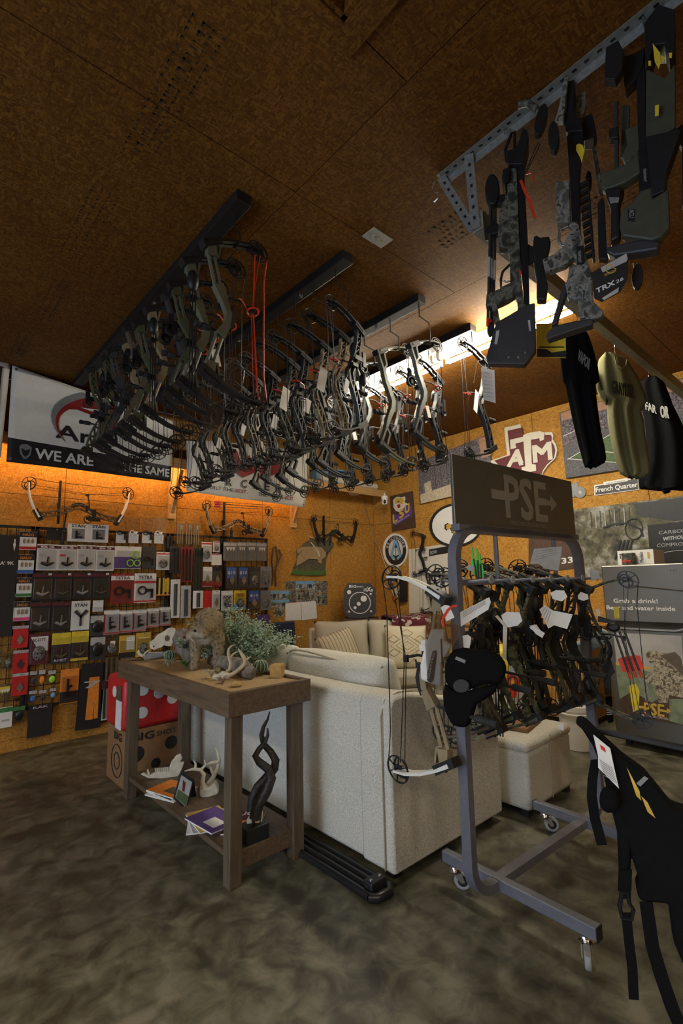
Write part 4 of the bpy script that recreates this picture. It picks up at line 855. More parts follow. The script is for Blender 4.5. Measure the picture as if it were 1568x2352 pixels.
# --- crossbow 3
c3_ = V((1.96, .42, 3.0)); pl, n = facing(c3_); a = zz(1380, 20, 4.053)
t = thing('crossbow', 'olive green crossbow hanging farthest right with yellow marked broadheads', 'crossbow', (1.96, .42, 2.7), 'crossbows hung from the angle iron')
tr(pl, n, a(410, 230, 540, 60, 690, 110, 690, 480, 640, 560, 600, 420, 500, 430, 430, 640), 'riser', 'black', t, .09); tr(pl, n, a(425, 600, 490, 640, 600, 700, 690, 560, 695, 770, 690, 1150, 610, 1200, 420, 1240), 'stock', 'olive_plastic', t, .05)
tr(pl, n, a(330, 580, 415, 560, 420, 1230, 475, 1300, 480, 1700, 360, 1745, 345, 1100), 'barrel', 'black_satin', t, .04); tr(pl, n, a(420, 1240, 610, 1200, 720, 1160, 740, 1200, 615, 1560, 600, 1740, 480, 1790), 'trigger_box', 'black', t, .06)
tr(pl, n, a(0, 1560, 240, 1480, 350, 1330, 372, 1560, 230, 1650, 50, 1720, 8, 1700), 'pistol_grip', 'olive_plastic', t, .045, bevel=.006); tr(pl, n, a(230, 1160, 350, 1120, 360, 1340, 300, 1450, 230, 1460, 200, 1400, 250, 1300), 'fore_grip', 'olive_plastic', t, .045)
tr(pl, n, a(360, 1745, 480, 1690, 490, 1800, 630, 1710, 645, 2060, 560, 2160, 470, 2190, 200, 2150, 175, 2060, 190, 1910, 300, 1820), 'butt_stock', 'olive_plastic', t, .05, bevel=.008); tr(pl, n, a(60, 2250, 370, 2180, 550, 2200, 540, 2275, 300, 2310, 130, 2335, 60, 2305), 'butt_pad', 'char', t, .055, bevel=.008)
tr(pl, n, a(90, 600, 200, 540, 250, 640, 230, 800, 170, 890, 75, 880), 'cam', 'black', t, .04, -.1); tr(pl, n, a(190, 500, 330, 460, 410, 400, 400, 560, 330, 700, 230, 800), 'limb', 'black', t, .05); tr(pl, n, a(180, 800, 250, 800, 245, 1100, 200, 1300, 165, 1300), 'limb', 'olive_plastic', t, .02, .06); trt(pl, n, a(140, 880, 145, 1520), .008, 'bolt', 'char', t); tr(pl, n, a(78, 1150, 160, 1130, 165, 1230, 80, 1240), 'quiver_clip', 'black', t, .04)
tr(pl, n, a(40, 1700, 200, 1690, 190, 1760, 175, 1860, 180, 2160, 95, 2200, 100, 1880, 60, 1790), 'scope', 'black', t, .05, bevel=.01); tr(pl, n, a(80, 1790, 180, 1790, 170, 1840, 95, 1850), 'scope_ring', 'grey', t, .052)
for q_ in (a(490, 430, 560, 520, 565, 600, 545, 665, 510, 600), a(450, 590, 475, 590, 475, 632, 452, 632), a(638, 520, 668, 520, 665, 562, 640, 562), a(512, 1000, 548, 990, 545, 1090, 512, 1095), a(565, 540, 600, 560, 590, 600, 570, 600)): tr(pl, n, q_, 'yellow_mark', 'yellow', t, .003, -.05, 0)
tr(pl, n, a(255, 1905, 325, 1910, 315, 2020, 258, 2010), 'maker_plate', 'black', t, .004, -.026, 0); text('lettering', 'ACU', pl(a(270, 1915)[0])-n*.03, pl(a(272, 1985)[0])-pl(a(270, 1915)[0]), pl(a(315, 1915)[0])-pl(a(270, 1915)[0]), 'lgrey', t)
text('lettering', 'TENPOINT', pl(a(398, 1530)[0])-n*.026, pl(a(403, 1650)[0])-pl(a(398, 1530)[0]), pl(a(425, 1530)[0])-pl(a(398, 1530)[0]), 'lgrey', t)
tr(pl, n, ell(1460, 622, 13, 30, tilt=.1), 'cocking_wheel', 'black', t, .025, .05); trt(pl, n, [(1452, 588), (1456, 610)], .004, 'wheel_rod', 'steel', t, .05); trt(pl, n, [(1460, 588), (1463, 608)], .004, 'wheel_rod', 'steel', t, .05)
tr(pl, n, a(700, 960, 745, 920, 800, 940, 800, 1140, 740, 1140, 710, 1080), 'cam', 'black', t, .04, .1); tr(pl, n, a(740, 1140, 780, 1140, 790, 1690, 745, 1700), 'limb', 'black', t, .03, .1)
MB().tube([(1.94, .40, ZC-.01), (1.94, .40, ZC-.05), pl((1478, 62))], .0035, 5).obj('hook', 'steel', t)

# yellow hang card and pale spec sheet near the first crossbow
pl, n = facing((2.12, .98, 2.55)); b = zz(1080, 440, 3.213)
t = thing('hang_card', 'yellow and black product card hanging between two crossbows', 'card', pl(b(600, 1225)[0])); tr(pl, n, b(483, 975, 700, 975, 706, 1228, 492, 1222), 'card', 'yellow', t, .003, bevel=0); tr(pl, n, b(490, 1160, 560, 1165, 600, 1190, 704, 1175, 706, 1226, 492, 1220), 'black_band', 'vinyl_black', t, .001, -.0025, 0); trt(pl, n, b(505, 1150, 690, 1150), .003, 'arrow_print', 'vinyl_black', t, -.003)
MB().tube([pl(b(590, 980)[0]), pl(b(585, 800)[0])+n*.05], .0015, 4).obj('cord', 'black', t)

# ------------------------------------------------ shirts on hangers under the track
def shirt(label, rows, m, x, dpt=.05, hook=None, folds=3, prints=(), ph=0):
    pl, n = facing((x, TRY, 2.6)); t = thing('hanging_shirt', label, 'shirt', pl(((rows[-1][0]+rows[-1][1])/2, rows[-1][2])), 'shirts hanging from the door track')
    pts = [(pl((l, y)), pl((r_, y))) for l, r_, y in rows]; nr = len(rows)-1; mb = MB()
    for s in (-1, 1):
        def fn(u, v, s=s):
            k = min(int(v*nr), nr-1); w = v*nr-k; a_ = pts[k][0].lerp(pts[k+1][0], w); b_ = pts[k][1].lerp(pts[k+1][1], w)
            e = (1-abs(2*u-1)**4); return a_.lerp(b_, u)+n*(s*dpt*e*(.6+.4*v)+.03*math.sin(folds*6.28*u+ph+1.5*v)*e*(.15+.85*v))
        mb.grid(fn, 18, 24)
    mb.obj('body', m, t, smooth='all')
    if hook:
        h0 = pl(hook); MB().tube([pl((hook[0]+4, hook[1]+34)), pl((hook[0]+2, hook[1]+14)), h0+V((.02, 0, .0)), h0+V((.0, 0, .03)), h0+V((-.02, 0, .01))], .0025, 5).obj('hanger_hook', 'chrome', t)
        MB().tube([pl((hook[0]-20, hook[1]+48)), pl((hook[0]+4, hook[1]+32)), pl((hook[0]+32, hook[1]+62))], .008, 6, flat=.5).obj('hanger', 'black', t)
    return t, pl, n
z4 = zz(1080, 820, 3.213)
t, pl, n = shirt('long black shirt with faded chest print hanging first on the track', [(1306, 1330, 752), (1287, 1350, 764), (1284, 1362, 800), (1288, 1374, 848), (1292, 1376, 876), (1298, 1366, 884), (1311, 1374, 950), (1320, 1380, 990), (1330, 1389, 1030), (1338, 1393, 1060), (1342, 1370, 1072)], 'black_cloth', 3.05, .05, (1322, 726), 2)
o_ = pl((1331, 833)); text('chest_print', 'VAPOR', pl((1326, 835))-n*.06, pl((1352, 858))-pl((1326, 835)), pl((1331, 812))-pl((1326, 835)), 'grey', t, .02)
mat('olive_cloth', (.19, .185, .085), .95, bump=.3, scale=200); mat('olive_print', (.03, .035, .015), .9)
t, pl, n = shirt('olive green t-shirt with dark lettering hanging in the middle of the track', [(1386, 1410, 813), (1375, 1440, 824), (1371, 1452, 846), (1371, 1466, 868), (1372, 1476, 892), (1373, 1484, 912), (1393, 1485, 922), (1394, 1472, 945), (1394, 1478, 960), (1400, 1482, 1000), (1408, 1488, 1040), (1418, 1494, 1075), (1424, 1492, 1090), (1440, 1470, 1097)], 'olive_cloth', 3.75, .06, (1409, 782), 2.5, ph=1)
text('chest_print', 'GRAYDER', pl((1408, 910))-n*.075, pl((1456, 922))-pl((1408, 910)), pl((1406, 882))-pl((1408, 910)), 'olive_print', t, .03); MB().tube([pl(p)-n*.055 for p in ((1412, 826), (1416, 842), (1428, 852), (1438, 846), (1440, 832))], .006, 6).obj('collar', 'olive_cloth', t)
tr(pl, n, [(1371, 855), (1382, 900), (1396, 900), (1392, 930), (1378, 915), (1370, 895)], 'sleeve', 'olive_cloth', t, .09, bevel=.01)
t, pl, n = shirt('black hoodie with white chest lettering hanging last on the track', [(1486, 1512, 868), (1470, 1524, 876), (1465, 1532, 894), (1472, 1545, 930), (1480, 1565, 970), (1484, 1580, 1010), (1482, 1590, 1060), (1470, 1600, 1100), (1466, 1600, 1118), (1478, 1590, 1124)], 'black_cloth', 4.6, .08, (1487, 848), 2, ph=2)
text('chest_print', 'FAR', pl((1484, 948))-n*.1, pl((1508, 958))-pl((1484, 948)), pl((1482, 930))-pl((1484, 948)), 'lgrey', t, .03); text('chest_print', 'OR', pl((1518, 966))-n*.1, pl((1536, 968))-pl((1518, 966)), pl((1516, 940))-pl((1518, 966)), 'lgrey', t, .03)
tr(pl, n, [(1466, 1100), (1500, 1098), (1542, 1118), (1538, 1130), (1524, 1133), (1518, 1124), (1468, 1122)], 'cuff', 'black_cloth', t, .12, bevel=.01)

# paper sheet on the bow beside the strip light, clear bags tied among the first row
pl, n = facing((3.3, 2.05, 2.9)); t = thing('spec_sheet', 'white printed spec sheet hanging from the bow beside the strip light', 'paper', pl(1120, 924)); tr(pl, n, [(1104, 844), (1135, 850), (1138, 926), (1110, 918)], 'sheet', 'paper', t, .002, bevel=0)
MB().tube([pl(1112, 846), pl(1096, 830), V((3.42, 2.15, 3.10))], .0015, 4).obj('string', 'rope', t)
for i in range(7): MB().tube([pl((1108+i*.6, 855+9*i))-n*.003, pl((1130+i*.6, 859+9*i))-n*.003], .0015, 3).obj('print_line', 'grey', t)
for i, (q_, lb) in enumerate((([(520, 835), (540, 818), (562, 850), (556, 900), (520, 910), (508, 880)], 'upper clear accessory bag tied among the near hanging bows'), ([(478, 930), (515, 915), (512, 975), (496, 992), (462, 985)], 'lower clear accessory bag tied among the near hanging bows'))):
    pl, n = facing((1.35, 2.35, 2.8)); t = thing('accessory_bag', lb, 'bag', pl(q_[-1]), 'clear bags among the hanging bows'); tr(pl, n, q_, 'film', 'bag', t, .02, 0, .006); trt(pl, n, ell(sum(p[0] for p in q_)/len(q_), sum(p[1] for p in q_)/len(q_), 9, 14, 10), .003, 'cord_coil', 'char', t, 0, 5, True)

# ================================================================== WIRE GRID DISPLAY AND PACKAGES ON THE LEFT WALL
def gridwall(x0, x1, z0, z1, label):
    t = thing('wire_grid', label, 'display grid', ((x0+x1)/2, YA-.02, z0), 'wire display grids on the left wall')
    y = YA-.025
    for a in ((x0, x1, z1-.025, z1), (x0, x1, z0, z0+.02), (x0, x0+.03, z0, z1), (x1-.03, x1, z0, z1)): MB().bb(a[0], a[1], y-.012, y+.012, a[2], a[3]).obj('frame_bar', 'black', t)
    mb = MB(); k = int((x1-x0)/.076)
    for i in range(1, k): x = x0+(x1-x0)*i/k; mb.bb(x-.003, x+.003, y-.003, y+.003, z0, z1)
    k = int((z1-z0)/.1)
    for i in range(1, k): z = z0+(z1-z0)*i/k; mb.bb(x0, x1, y-.007, y-.001, z-.003, z+.003)
    mb.obj('wire_mesh', 'black', t)['kind'] = 'stuff'
    for x in (x0+.05, x1-.05):
        for z in (z0+.1, z1-.1): MB().bb(x-.01, x+.01, y, YA-.001, z-.01, z+.01).obj('standoff', 'black', t)
gridwall(-.5, 1.02, .36, 2.12, 'black wire display grid at the left frame edge'); gridwall(1.03, 2.40, .36, 2.12, 'black wire display grid behind the release aids'); gridwall(2.42, 3.10, .55, 2.12, 'narrow black wire display grid behind the stabilizers'); gridwall(3.12, 3.78, .62, 2.12, 'black wire display grid at the elk target side')

GP = A_(.085)
def wrect(x0, y0, x1, y1, pl=None):
    pl = pl or GP; c = ((x0+x1)/2, (y0+y1)/2)
    return pl(x0, c[1]).x, pl(x1, c[1]).x, pl(c[0], y1).z, pl(c[0], y0).z
camo('product_mix', [(.02, .02, .022), (.10, .10, .10), (.30, .30, .29), (.05, .05, .05)], 40, .3)
def product(kind, xa, xb, za, zb, y, par):
    w = xb-xa; h_ = zb-za; cx_ = (xa+xb)/2; mb = MB(); m = 'black_satin'
    if kind == 'release':
        mb.tube([(cx_-w*.3, y, za+h_*.28), (cx_, y-.006, za+h_*.2), (cx_+w*.3, y, za+h_*.3)], [.012, .016, .009], 7).tube([(cx_, y, za+h_*.2), (cx_+w*.04, y, za+h_*.52)], [.009, .006], 6); ring_mb(mb, (cx_-w*.2, y, za+h_*.27), .016, .016, .35, .012, 10)
    elif kind == 'sight':
        ring_mb(mb, (cx_-w*.15, y, za+h_*.42), w*.2, w*.2, .25, .02, 12); mb.box((cx_+w*.2, y, za+h_*.42), (w*.3, .016, h_*.1)).box((cx_+w*.3, y, za+h_*.3), (w*.1, .016, h_*.28))
    elif kind == 'rings':
        for dx, dz, r_ in ((.28, .62, .15), (.08, .25, .14), (.34, .25, .13)): ring_mb(mb, (cx_+w*dx, y, za+h_*dz), w*r_, w*r_, .25, .008, 16)
        m = 'lime'
    elif kind == 'rod': mb.tube([(cx_, y, za+h_*.06), (cx_, y, zb-h_*.12)], w*.16, 8)
    elif kind == 'rods':
        for k in (-.3, 0, .3): mb.tube([(cx_+w*k, y, za+h_*.04), (cx_+w*k, y, zb-h_*.06)], w*.07, 6)
    elif kind == 'tips':
        for k in (-.24, 0, .24): mb.tube([(cx_+w*k, y, za+h_*.35), (cx_+w*k, y, za+h_*.52), (cx_+w*k, y, za+h_*.62)], [w*.05, w*.06, .001], 6)
        m = 'steel'
    elif kind == 'blade':
        mb.prism([(cx_, y, za+h_*.15), (cx_+w*.22, y, za+h_*.35), (cx_+w*.1, y, za+h_*.5), (cx_, y, za+h_*.62), (cx_-w*.1, y, za+h_*.5), (cx_-w*.22, y, za+h_*.35)], (0, -.006, 0)); m = 'steel'
    elif kind == 'vee':
        mb.strip([(cx_-w*.3, y, za+h_*.66), (cx_, y, za+h_*.46), (cx_+w*.32, y, za+h_*.66)], .014, h_*.11, (0, 1, 0)).strip([(cx_, y, za+h_*.5), (cx_, y, za+h_*.14)], .014, w*.1, (0, 1, 0)); m = 'char'
    elif kind == 'wrest':
        mb.tube([(cx_-w*.1, y, za+h_*.72), (cx_-w*.1, y, za+h_*.2)], w*.06, 6).box((cx_+w*.05, y, za+h_*.3), (w*.4, .018, h_*.1)).box((cx_-w*.02, y, za+h_*.5), (w*.3, .016, h_*.06))
    elif kind == 'vanes':
        for k in (-.22, .0, .22): mb.prism([(cx_+w*k, y, za+h_*.5), (cx_+w*(k-.14), y, za+h_*.72), (cx_+w*(k+.14), y, za+h_*.72)], (0, -.003, 0))
        m = 'white'
    elif kind == 'lump': mb.ball((cx_, y, za+h_*.36), (w*.32, .014, h_*.24), 10); m = 'product_mix'
    elif kind == 'puck': mb.ball((cx_, y, za+h_*.45), (w*.36, .016, h_*.30), 12)
    else: return None
    return mb.obj('product', m, par, smooth=50)
def pack(b, base, prod, label, top=None, bot=None, words=None, tcol='char', film=True, group=None, pl=None, depth=.02, cat='package', tilt=0, pcol=None, wz=(.84, .93), panel=None):
    xa, xb, za, zb = wrect(*b, pl); y = (pl or GP)(b[0], b[1]).y; w = xb-xa; h_ = zb-za
    t = thing('blister_pack' if film else 'retail_package', label, cat, ((xa+xb)/2, y, za), group)
    MB().bb(xa, xb, y, y+.004, za, zb).obj('card', base, t)
    if top: MB().bb(xa+.001, xb-.001, y-.0015, y, za+h_*top[1], za+h_*(top[2] if len(top) > 2 else .97)).obj('header', top[0], t)
    if bot: MB().bb(xa+.001, xb-.001, y-.0015, y, za+h_*.02, za+h_*bot[1]).obj('footer', bot[0], t)
    if panel: MB().bb(xa+w*panel[1], xa+w*panel[2], y-.002, y, za+h_*panel[3], za+h_*panel[4]).obj('panel', panel[0], t)
    if words:
        text('lettering', words, (xa+w*.18, y-.003, za+h_*wz[0]), (w*.64, 0, 0), (0, 0, h_*(wz[1]-wz[0])), tcol, t, .03)
    p = product(prod, xa, xb, za, zb, y-.011, t) if prod else None
    if p is not None and pcol: slot(p, pcol)
    if film:
        mb = MB(); m = .06
        mb.prism([(xa+w*m, y-.001, za+h_*.05), (xb-w*m, y-.001, za+h_*.05), (xb-w*m, y-.001, za+h_*.80), (xa+w*m, y-.001, za+h_*.80)], (0, -depth, 0)).obj('blister', 'film_grey', t, bevel=.006)
    MB().tube([((xa+xb)/2, YA-.03, zb-.012), ((xa+xb)/2, y-.02, zb-.014), ((xa+xb)/2, y-.032, zb-.004)], .003, 5).obj('peg_hook', 'steel', t)
    if tilt: t.rotation_euler = (0, tilt, 0)
    return t
D = 'vinyl_black'
# left column
for i, (bb_, c, nm) in enumerate((((44, 1221, 84, 1263), 'red', 'red'), ((39, 1274, 78, 1317), 'blue', 'blue'), ((35, 1327, 74, 1371), 'green', 'green'), ((31, 1382, 69, 1426), 'pink', 'pink'))):
    pack(bb_, 'white', 'tips', 'broadhead pack with orange lettering and %s bottom band' % nm, (D, .70, .99), (c, .18), 'HALO', 'orange', False, 'broadhead packs in the left column', wz=(.76, .9))
for bb_, nm in (((27, 1437, 65, 1488), 'top'), ((29, 1493, 64, 1545), 'middle'), ((27, 1546, 64, 1597), 'bottom')):
    pack(bb_, 'red', 'blade', 'red broadhead bag with grey header, %s of the three' % nm, ('lgrey', .86, .99), film=False, pcol='char' if nm == 'middle' else 'steel', group='red broadhead bags')
t = pack((-20, 1228, 38, 1462), D, None, 'tall black soft case with white arrowhead print at the left edge', film=False, words="LA' 9K", tcol='white', wz=(.70, .735)); xa, xb, za, zb = wrect(-20, 1228, 38, 1462); y = GP(0, 1300).y-.003
MB().prism([(xb-.04, y, zb-.16), (xb-.03, y, zb-.09), (xb-.036, y, zb-.07), (xb-.034, y, zb-.04), (xb-.046, y, zb-.04), (xb-.044, y, zb-.07), (xb-.052, y, zb-.09)], (0, -.001, 0)).obj('arrowhead_print', 'white', t)
pack((107, 1215, 150, 1241), D, None, 'flat black box beside the white boxes on the grid top', film=False, panel=('white', .84, .97, .8, .95))
for bb_, nm in (((155, 1203, 203, 1244), 'left'), ((203, 1205, 249, 1246), 'right')):
    t = pack(bb_, 'white', None, '%s white release box with grey window on the grid top' % nm, words='STAN', film=False, wz=(.80, .95), panel=(('grey'), .2, .82, .15, .72), group='white release boxes')
    xa, xb, za, zb = wrect(*bb_); MB().bb(xa, xb, GP(0, 1220).y+.004, GP(0, 1220).y+.05, za, zb).obj('box_body', 'white', t); product('wrest', xa+.02, xb-.02, za, zb-.03, GP(0, 1220).y-.004, t)
for bb_, nm in (((264, 1187, 292, 1250), 'black sight clip in clear bag, leftmost above the grid'), ((293, 1188, 321, 1250), 'white sight clip in clear bag above the grid'), ((324, 1189, 351, 1250), 'black sight clip in clear bag, third above the grid'), ((352, 1189, 378, 1251), 'clear bag with white rings and card above the grid')):
    t = pack(bb_, 'film_grey', 'sight', nm, film=False, panel=('white', .1, .9, .04, .42), group='bagged sights above the grid', pcol='white' if 'white' in nm else 'black_satin')
# row 2
for i, bb_ in enumerate(((84, 1250, 132, 1310), (132, 1252, 175, 1310), (176, 1252, 219, 1310), (220, 1254, 262, 1311))):
    pack(bb_, 'white', 'release', 'white release aid blister with dark oval logo, %s in its row' % ORD[i], ('maroon', .84, .95), None, 'B3', 'white', True, 'white release aid blisters', panel=('red' if i == 1 else 'lgrey', .12, .42, .55, .62), wz=(.86, .93))
t = pack((263, 1255, 324, 1306), 'white', 'rings', 'white and purple sight kit with three lime rings', None, ('purple', .52), None, film=True)
pack((326, 1255, 357, 1306), 'char', 'sight', 'dark clear pack with green marked sight beside the lime ring kit'); pack((359, 1268, 390, 1309), 'white', 'lump', 'small white card with red header line at the second row end', ('red', .86, .93), film=True)
# row 3
for i, bb_ in enumerate(((73, 1315, 122, 1380), (122, 1315, 166, 1378), (167, 1315, 211, 1376), (211, 1314, 253, 1376))):
    pack(bb_, D, 'release', 'black release aid blister, %s in the third row' % ORD[i], (('maroon'), .84, .95), None, 'B3' if i < 3 else None, 'dark_red', True, 'black release aid blisters', pcol='grey' if i in (0, 2) else 'char', wz=(.70, .74), panel=('white', .74, .9, .90, .97))
pack((254, 1318, 307, 1386), 'dark_red', 'sight', 'large dark red sight blister with white band and lime ring', ('white', .78, .93), None, 'TETRA', 'maroon', wz=(.81, .91)); pack((308, 1317, 358, 1384), 'white', 'sight', 'large white sight blister with red bands beside the dark red one', ('red', .66, .74), ('red', .08), 'TETRA', 'char', wz=(.80, .92)); pack((359, 1325, 390, 1369), D, 'rods', 'black pack with yellow lettering and orange foot', None, ('orange', .1), film=False, panel=('yellow', .52, .95, .2, .9), pcol='gold')
# row 4
for i, bb_ in enumerate(((67, 1382, 116, 1448), (117, 1381, 162, 1448))): pack(bb_, D, 'release', 'black release aid blister, %s in the fourth row' % ORD[i], ('maroon', .86, .95), None, None, film=True, group='black release aid blisters', pcol='grey')
pack((163, 1380, 206, 1447), 'white', 'vee', 'white card with black V shaped release handle', None, None, 'STAN', film=False, wz=(.80, .9)); pack((213, 1379, 237, 1405), 'white', None, 'small white header bag above the black pouches', film=False, panel=('film_grey', .05, .95, 0, .4))
for bb_, nm in (((207, 1412, 241, 1460), 'upper'), ((207, 1461, 241, 1515), 'lower')): pack(bb_, 'char', 'puck', '%s rounded black pouch with grey header card' % nm, ('lgrey', .62, .95), film=False, group='rounded black pouches')
for i, bb_ in enumerate(((238, 1401, 273, 1457), (273, 1402, 304, 1453), (305, 1400, 336, 1450), (337, 1397, 364, 1441), (365, 1394, 392, 1437))): pack(bb_, 'lgrey', 'wrest', 'arrow rest blister with red edged white card, %s from the left' % ORD[i], ('white', .84, .96), ('red', .08), None, group='arrow rest blisters', panel=('dark_red', 0, .1, .1, .84))
# row 5 and below
t = pack((66, 1455, 112, 1526), 'maroon', 'lump', 'white and maroon diagonal release blister', None, None, 'SCOTT', 'maroon', wz=(.74, .84)); xa, xb, za, zb = wrect(66, 1455, 112, 1526); y = GP(0, 1300).y-.0015
MB().prism([(xa+.01, y, zb-.03), (xb-.01, y, zb-.03), (xb-.01, y, zb-.17), ((xa+xb)/2, y, zb-.17)], (0, -.001, 0)).obj('panel', 'white', t)
for bb_, nm, wd in (((118, 1451, 162, 1524), 'left', 'RMET'), ((163, 1447, 203, 1518), 'right', None)): pack(bb_, 'char', 'release', '%s yellow and black release blister' % nm, ('yellow', .60, .96), ('yellow', .1) if nm == 'right' else None, wd, 'white', wz=(.07, .14), group='yellow release blisters', pcol='olive')
pack((240, 1458, 272, 1506), 'bag', 'lump', 'clear bag of coiled cord with white card', film=False, panel=('white', .4, .75, .4, .7)); pack((273, 1459, 310, 1515), 'gold', None, 'yellow pack with white card panel beside the skull', film=True, panel=('white', .45, .95, .4, .95), bot=(D, .3)); pack((312, 1453, 346, 1508), 'gold', 'lump', 'yellow bracket pack half hidden behind the skull')
pack((8, 1496, 29, 1536), 'bag', 'lump', 'small clear bag beside the middle red bag', film=False); pack((-10, 1493, 7, 1536), 'bag', 'lump', 'small clear bag cut by the left frame edge', film=False); pack((-4, 1571, 25, 1613), 'bag', 'vanes', 'bag of yellow and white feathers at the left edge', film=False, panel=('yellow', .1, .9, .55, .85)); pack((236, 1508, 274, 1563), 'bag', 'rods', 'crinkled silver bag of small parts by the table corner', film=False, pcol='bronze')
for bb_, c, nm in (((66, 1540, 86, 1575), 'char', 'tiny clear pack with grey parts above the blue one'), ((87, 1537, 105, 1575), 'orange', 'tiny clear pack with orange part'), ((108, 1538, 130, 1572), 'lime', 'tiny clear pack with bright green part'), ((64, 1585, 86, 1615), 'blue', 'tiny clear pack with blue part'), ((87, 1584, 108, 1612), 'char', 'tiny clear pack with dark part beside the blue one'), ((112, 1580, 130, 1605), 'sky', 'tiny blue tubed pack with white sticker')): pack(bb_, 'film_grey', 'lump', nm, film=False, pcol=c, panel=('lgrey', .1, .9, .7, .95), group='tiny accessory packs')
pack((138, 1537, 180, 1615), 'orange', 'wrest', 'orange and black blister with dark rest', None, (D, .35), None); 
t = pack((176, 1524, 233, 1674), D, None, 'tall black box with long orange windows', film=False, panel=('orange', .36, .66, .14, .78), words='7', tcol='lgrey', wz=(.62, .72), tilt=R(3)); xa, xb, za, zb = wrect(176, 1524, 233, 1674); MB().bb(xa+.72*(xb-xa), xa+.88*(xb-xa), GP(0, 1300).y-.002, GP(0, 1300).y, za+.14*(zb-za), za+.78*(zb-za)).obj('panel', 'orange', t).matrix_parent_inverse = Matrix.Identity(4) if False else WM(t).inverted() @ Matrix.Identity(4)
pack((232, 1561, 268, 1652), 'white', 'rods', 'white quiver pack with red header behind the table corner', ('maroon', .78, .98), None, film=True, pcol='char')
pack((-2, 1624, 28, 1671), 'white', None, 'white label card with green header at the bottom left', ('green', .75, .97), film=False, panel=('lgrey', .2, .8, .3, .4)); pack((29, 1621, 57, 1660), 'bag', 'puck', 'clear bag with green header and dark ring', ('green', .72, .95), film=False); pack((64, 1617, 118, 1691), D, None, 'large black soft case with white and red header', film=False, words='RAK', tcol='lgrey', wz=(.87, .94), panel=('dark_red', .42, .58, .88, .95))
# stabilizer section
for i, (bb_, tl) in enumerate((((403, 1202, 422, 1251), .06), ((424, 1202, 442, 1252), 0), ((442, 1202, 458, 1253), -.03))):
    t = pack(bb_, 'film_grey', 'rods', 'tan wrapped sling bundle with white tag, %s from the left' % ORD[i], film=False, pcol='tan_metal', group='tan sling bundles', panel=('white', .5, .8, .72, .92))
for i, bb_ in enumerate(((389, 1256, 414, 1317), (415, 1257, 442, 1337), (444, 1258, 466, 1357))): pack(bb_, ('char', 'dark_red', 'char')[i], 'rods', ('short dark stabilizer tube pack', 'medium stabilizer tube pack with red backing', 'long dark stabilizer tube pack')[i], group='stabilizer tube packs', film=True)
for bb_, nm in (((463, 1245, 486, 1290), 'tall white card with red header above the red blister'), ((489, 1243, 505, 1268), 'small white sight card on the narrow grid'), ((486, 1272, 509, 1298), 'white header bag below the small sight card')): pack(bb_, 'white', 'lump' if 'bag' not in nm else None, nm, ('red', .88, .95), film='bag' not in nm)
pack((464, 1302, 487, 1348), 'white', 'blade', 'white and red broadhead blister', None, ('dark_red', .3)); pack((487, 1302, 509, 1348), D, 'blade', 'black and red broadhead blister', None, ('dark_red', .3))
for i, bb_ in enumerate(((513, 1245, 544, 1288), (545, 1245, 565, 1288), (566, 1245, 588, 1288), (589, 1246, 612, 1288))): pack(bb_, 'grey', 'vanes', 'grey blister with white vanes, %s from the left' % ORD[i], ('lgrey', .78, .95), group='grey vane blisters')
for i, bb_ in enumerate(((518, 1301, 545, 1351), (546, 1301, 571, 1351))): pack(bb_, 'char', 'blade', '%s broadhead blister with large blue ten dollar badge' % ('left', 'right')[i], None, None, '$10', 'white', panel=('blue', .12, .88, .45, .95), wz=(.62, .78), group='blue badge broadhead blisters')
pack((572, 1302, 597, 1351), 'slate', 'lump', 'dark coiled string blister beside the blue badges'); pack((598, 1301, 623, 1349), 'grey', 'lump', 'grey release blister at the grid end')
for bb_, nm, w_ in (((391, 1331, 413, 1419), 'tall white stabilizer box behind the cactus plant', 'white'), ((415, 1345, 438, 1419), 'second tall white stabilizer box', 'lgrey'), ((443, 1357, 466, 1397), 'short white stabilizer box with black print', 'white')): pack(bb_, w_, 'rod', nm, None, None, None, film=False, group='white stabilizer boxes', pcol='char')
pack((467, 1357, 486, 1400), 'red', None, 'plain red package beside the white blade card', film=False); pack((487, 1356, 505, 1400), 'white', 'blade', 'white blade card with thin lettering'); pack((508, 1357, 535, 1402), 'white', 'lump', 'white package with bold black pop lettering', None, None, 'POP', 'vinyl_black', wz=(.55, .72)); pack((537, 1356, 565, 1401), 'yellow', 'lump', 'yellow and orange package above the plant', None, ('sky', .3), 'TRICK', 'dark_red', wz=(.7, .85)); pack((569, 1356, 597, 1401), 'char', 'blade', 'lower blister with blue ten dollar badge above the plant', None, None, '$10', 'white', panel=('blue', .12, .88, .45, .98), wz=(.66, .8)); pack((598, 1356, 622, 1401), 'grey', 'lump', 'dull clear blister at the lower grid end')
pack((590, 1412, 620, 1445), 'purple', 'lump', 'purple and white package low behind the plant', ('purple', .6, .98), None, None); pack((590, 1450, 612, 1500), 'yellow', None, 'yellow box low on the wall behind the plant', film=False)
# small dark sling at the grid end
t = thing('bow_sling', 'dark brown leather sling hanging from a nail beside the grid', 'sling', A_(.03)(634, 1347)); pl = A_(.03)
for pts in (((628, 1256), (624, 1290), (628, 1320), (624, 1345)), ((633, 1254), (638, 1285), (632, 1315), (634, 1347)), ((640, 1262), (646, 1275), (640, 1290), (636, 1300))): MB().strip([pl(p) for p in pts], .02, .012, (0, 1, 0)).obj('strap', 'bronze', t)

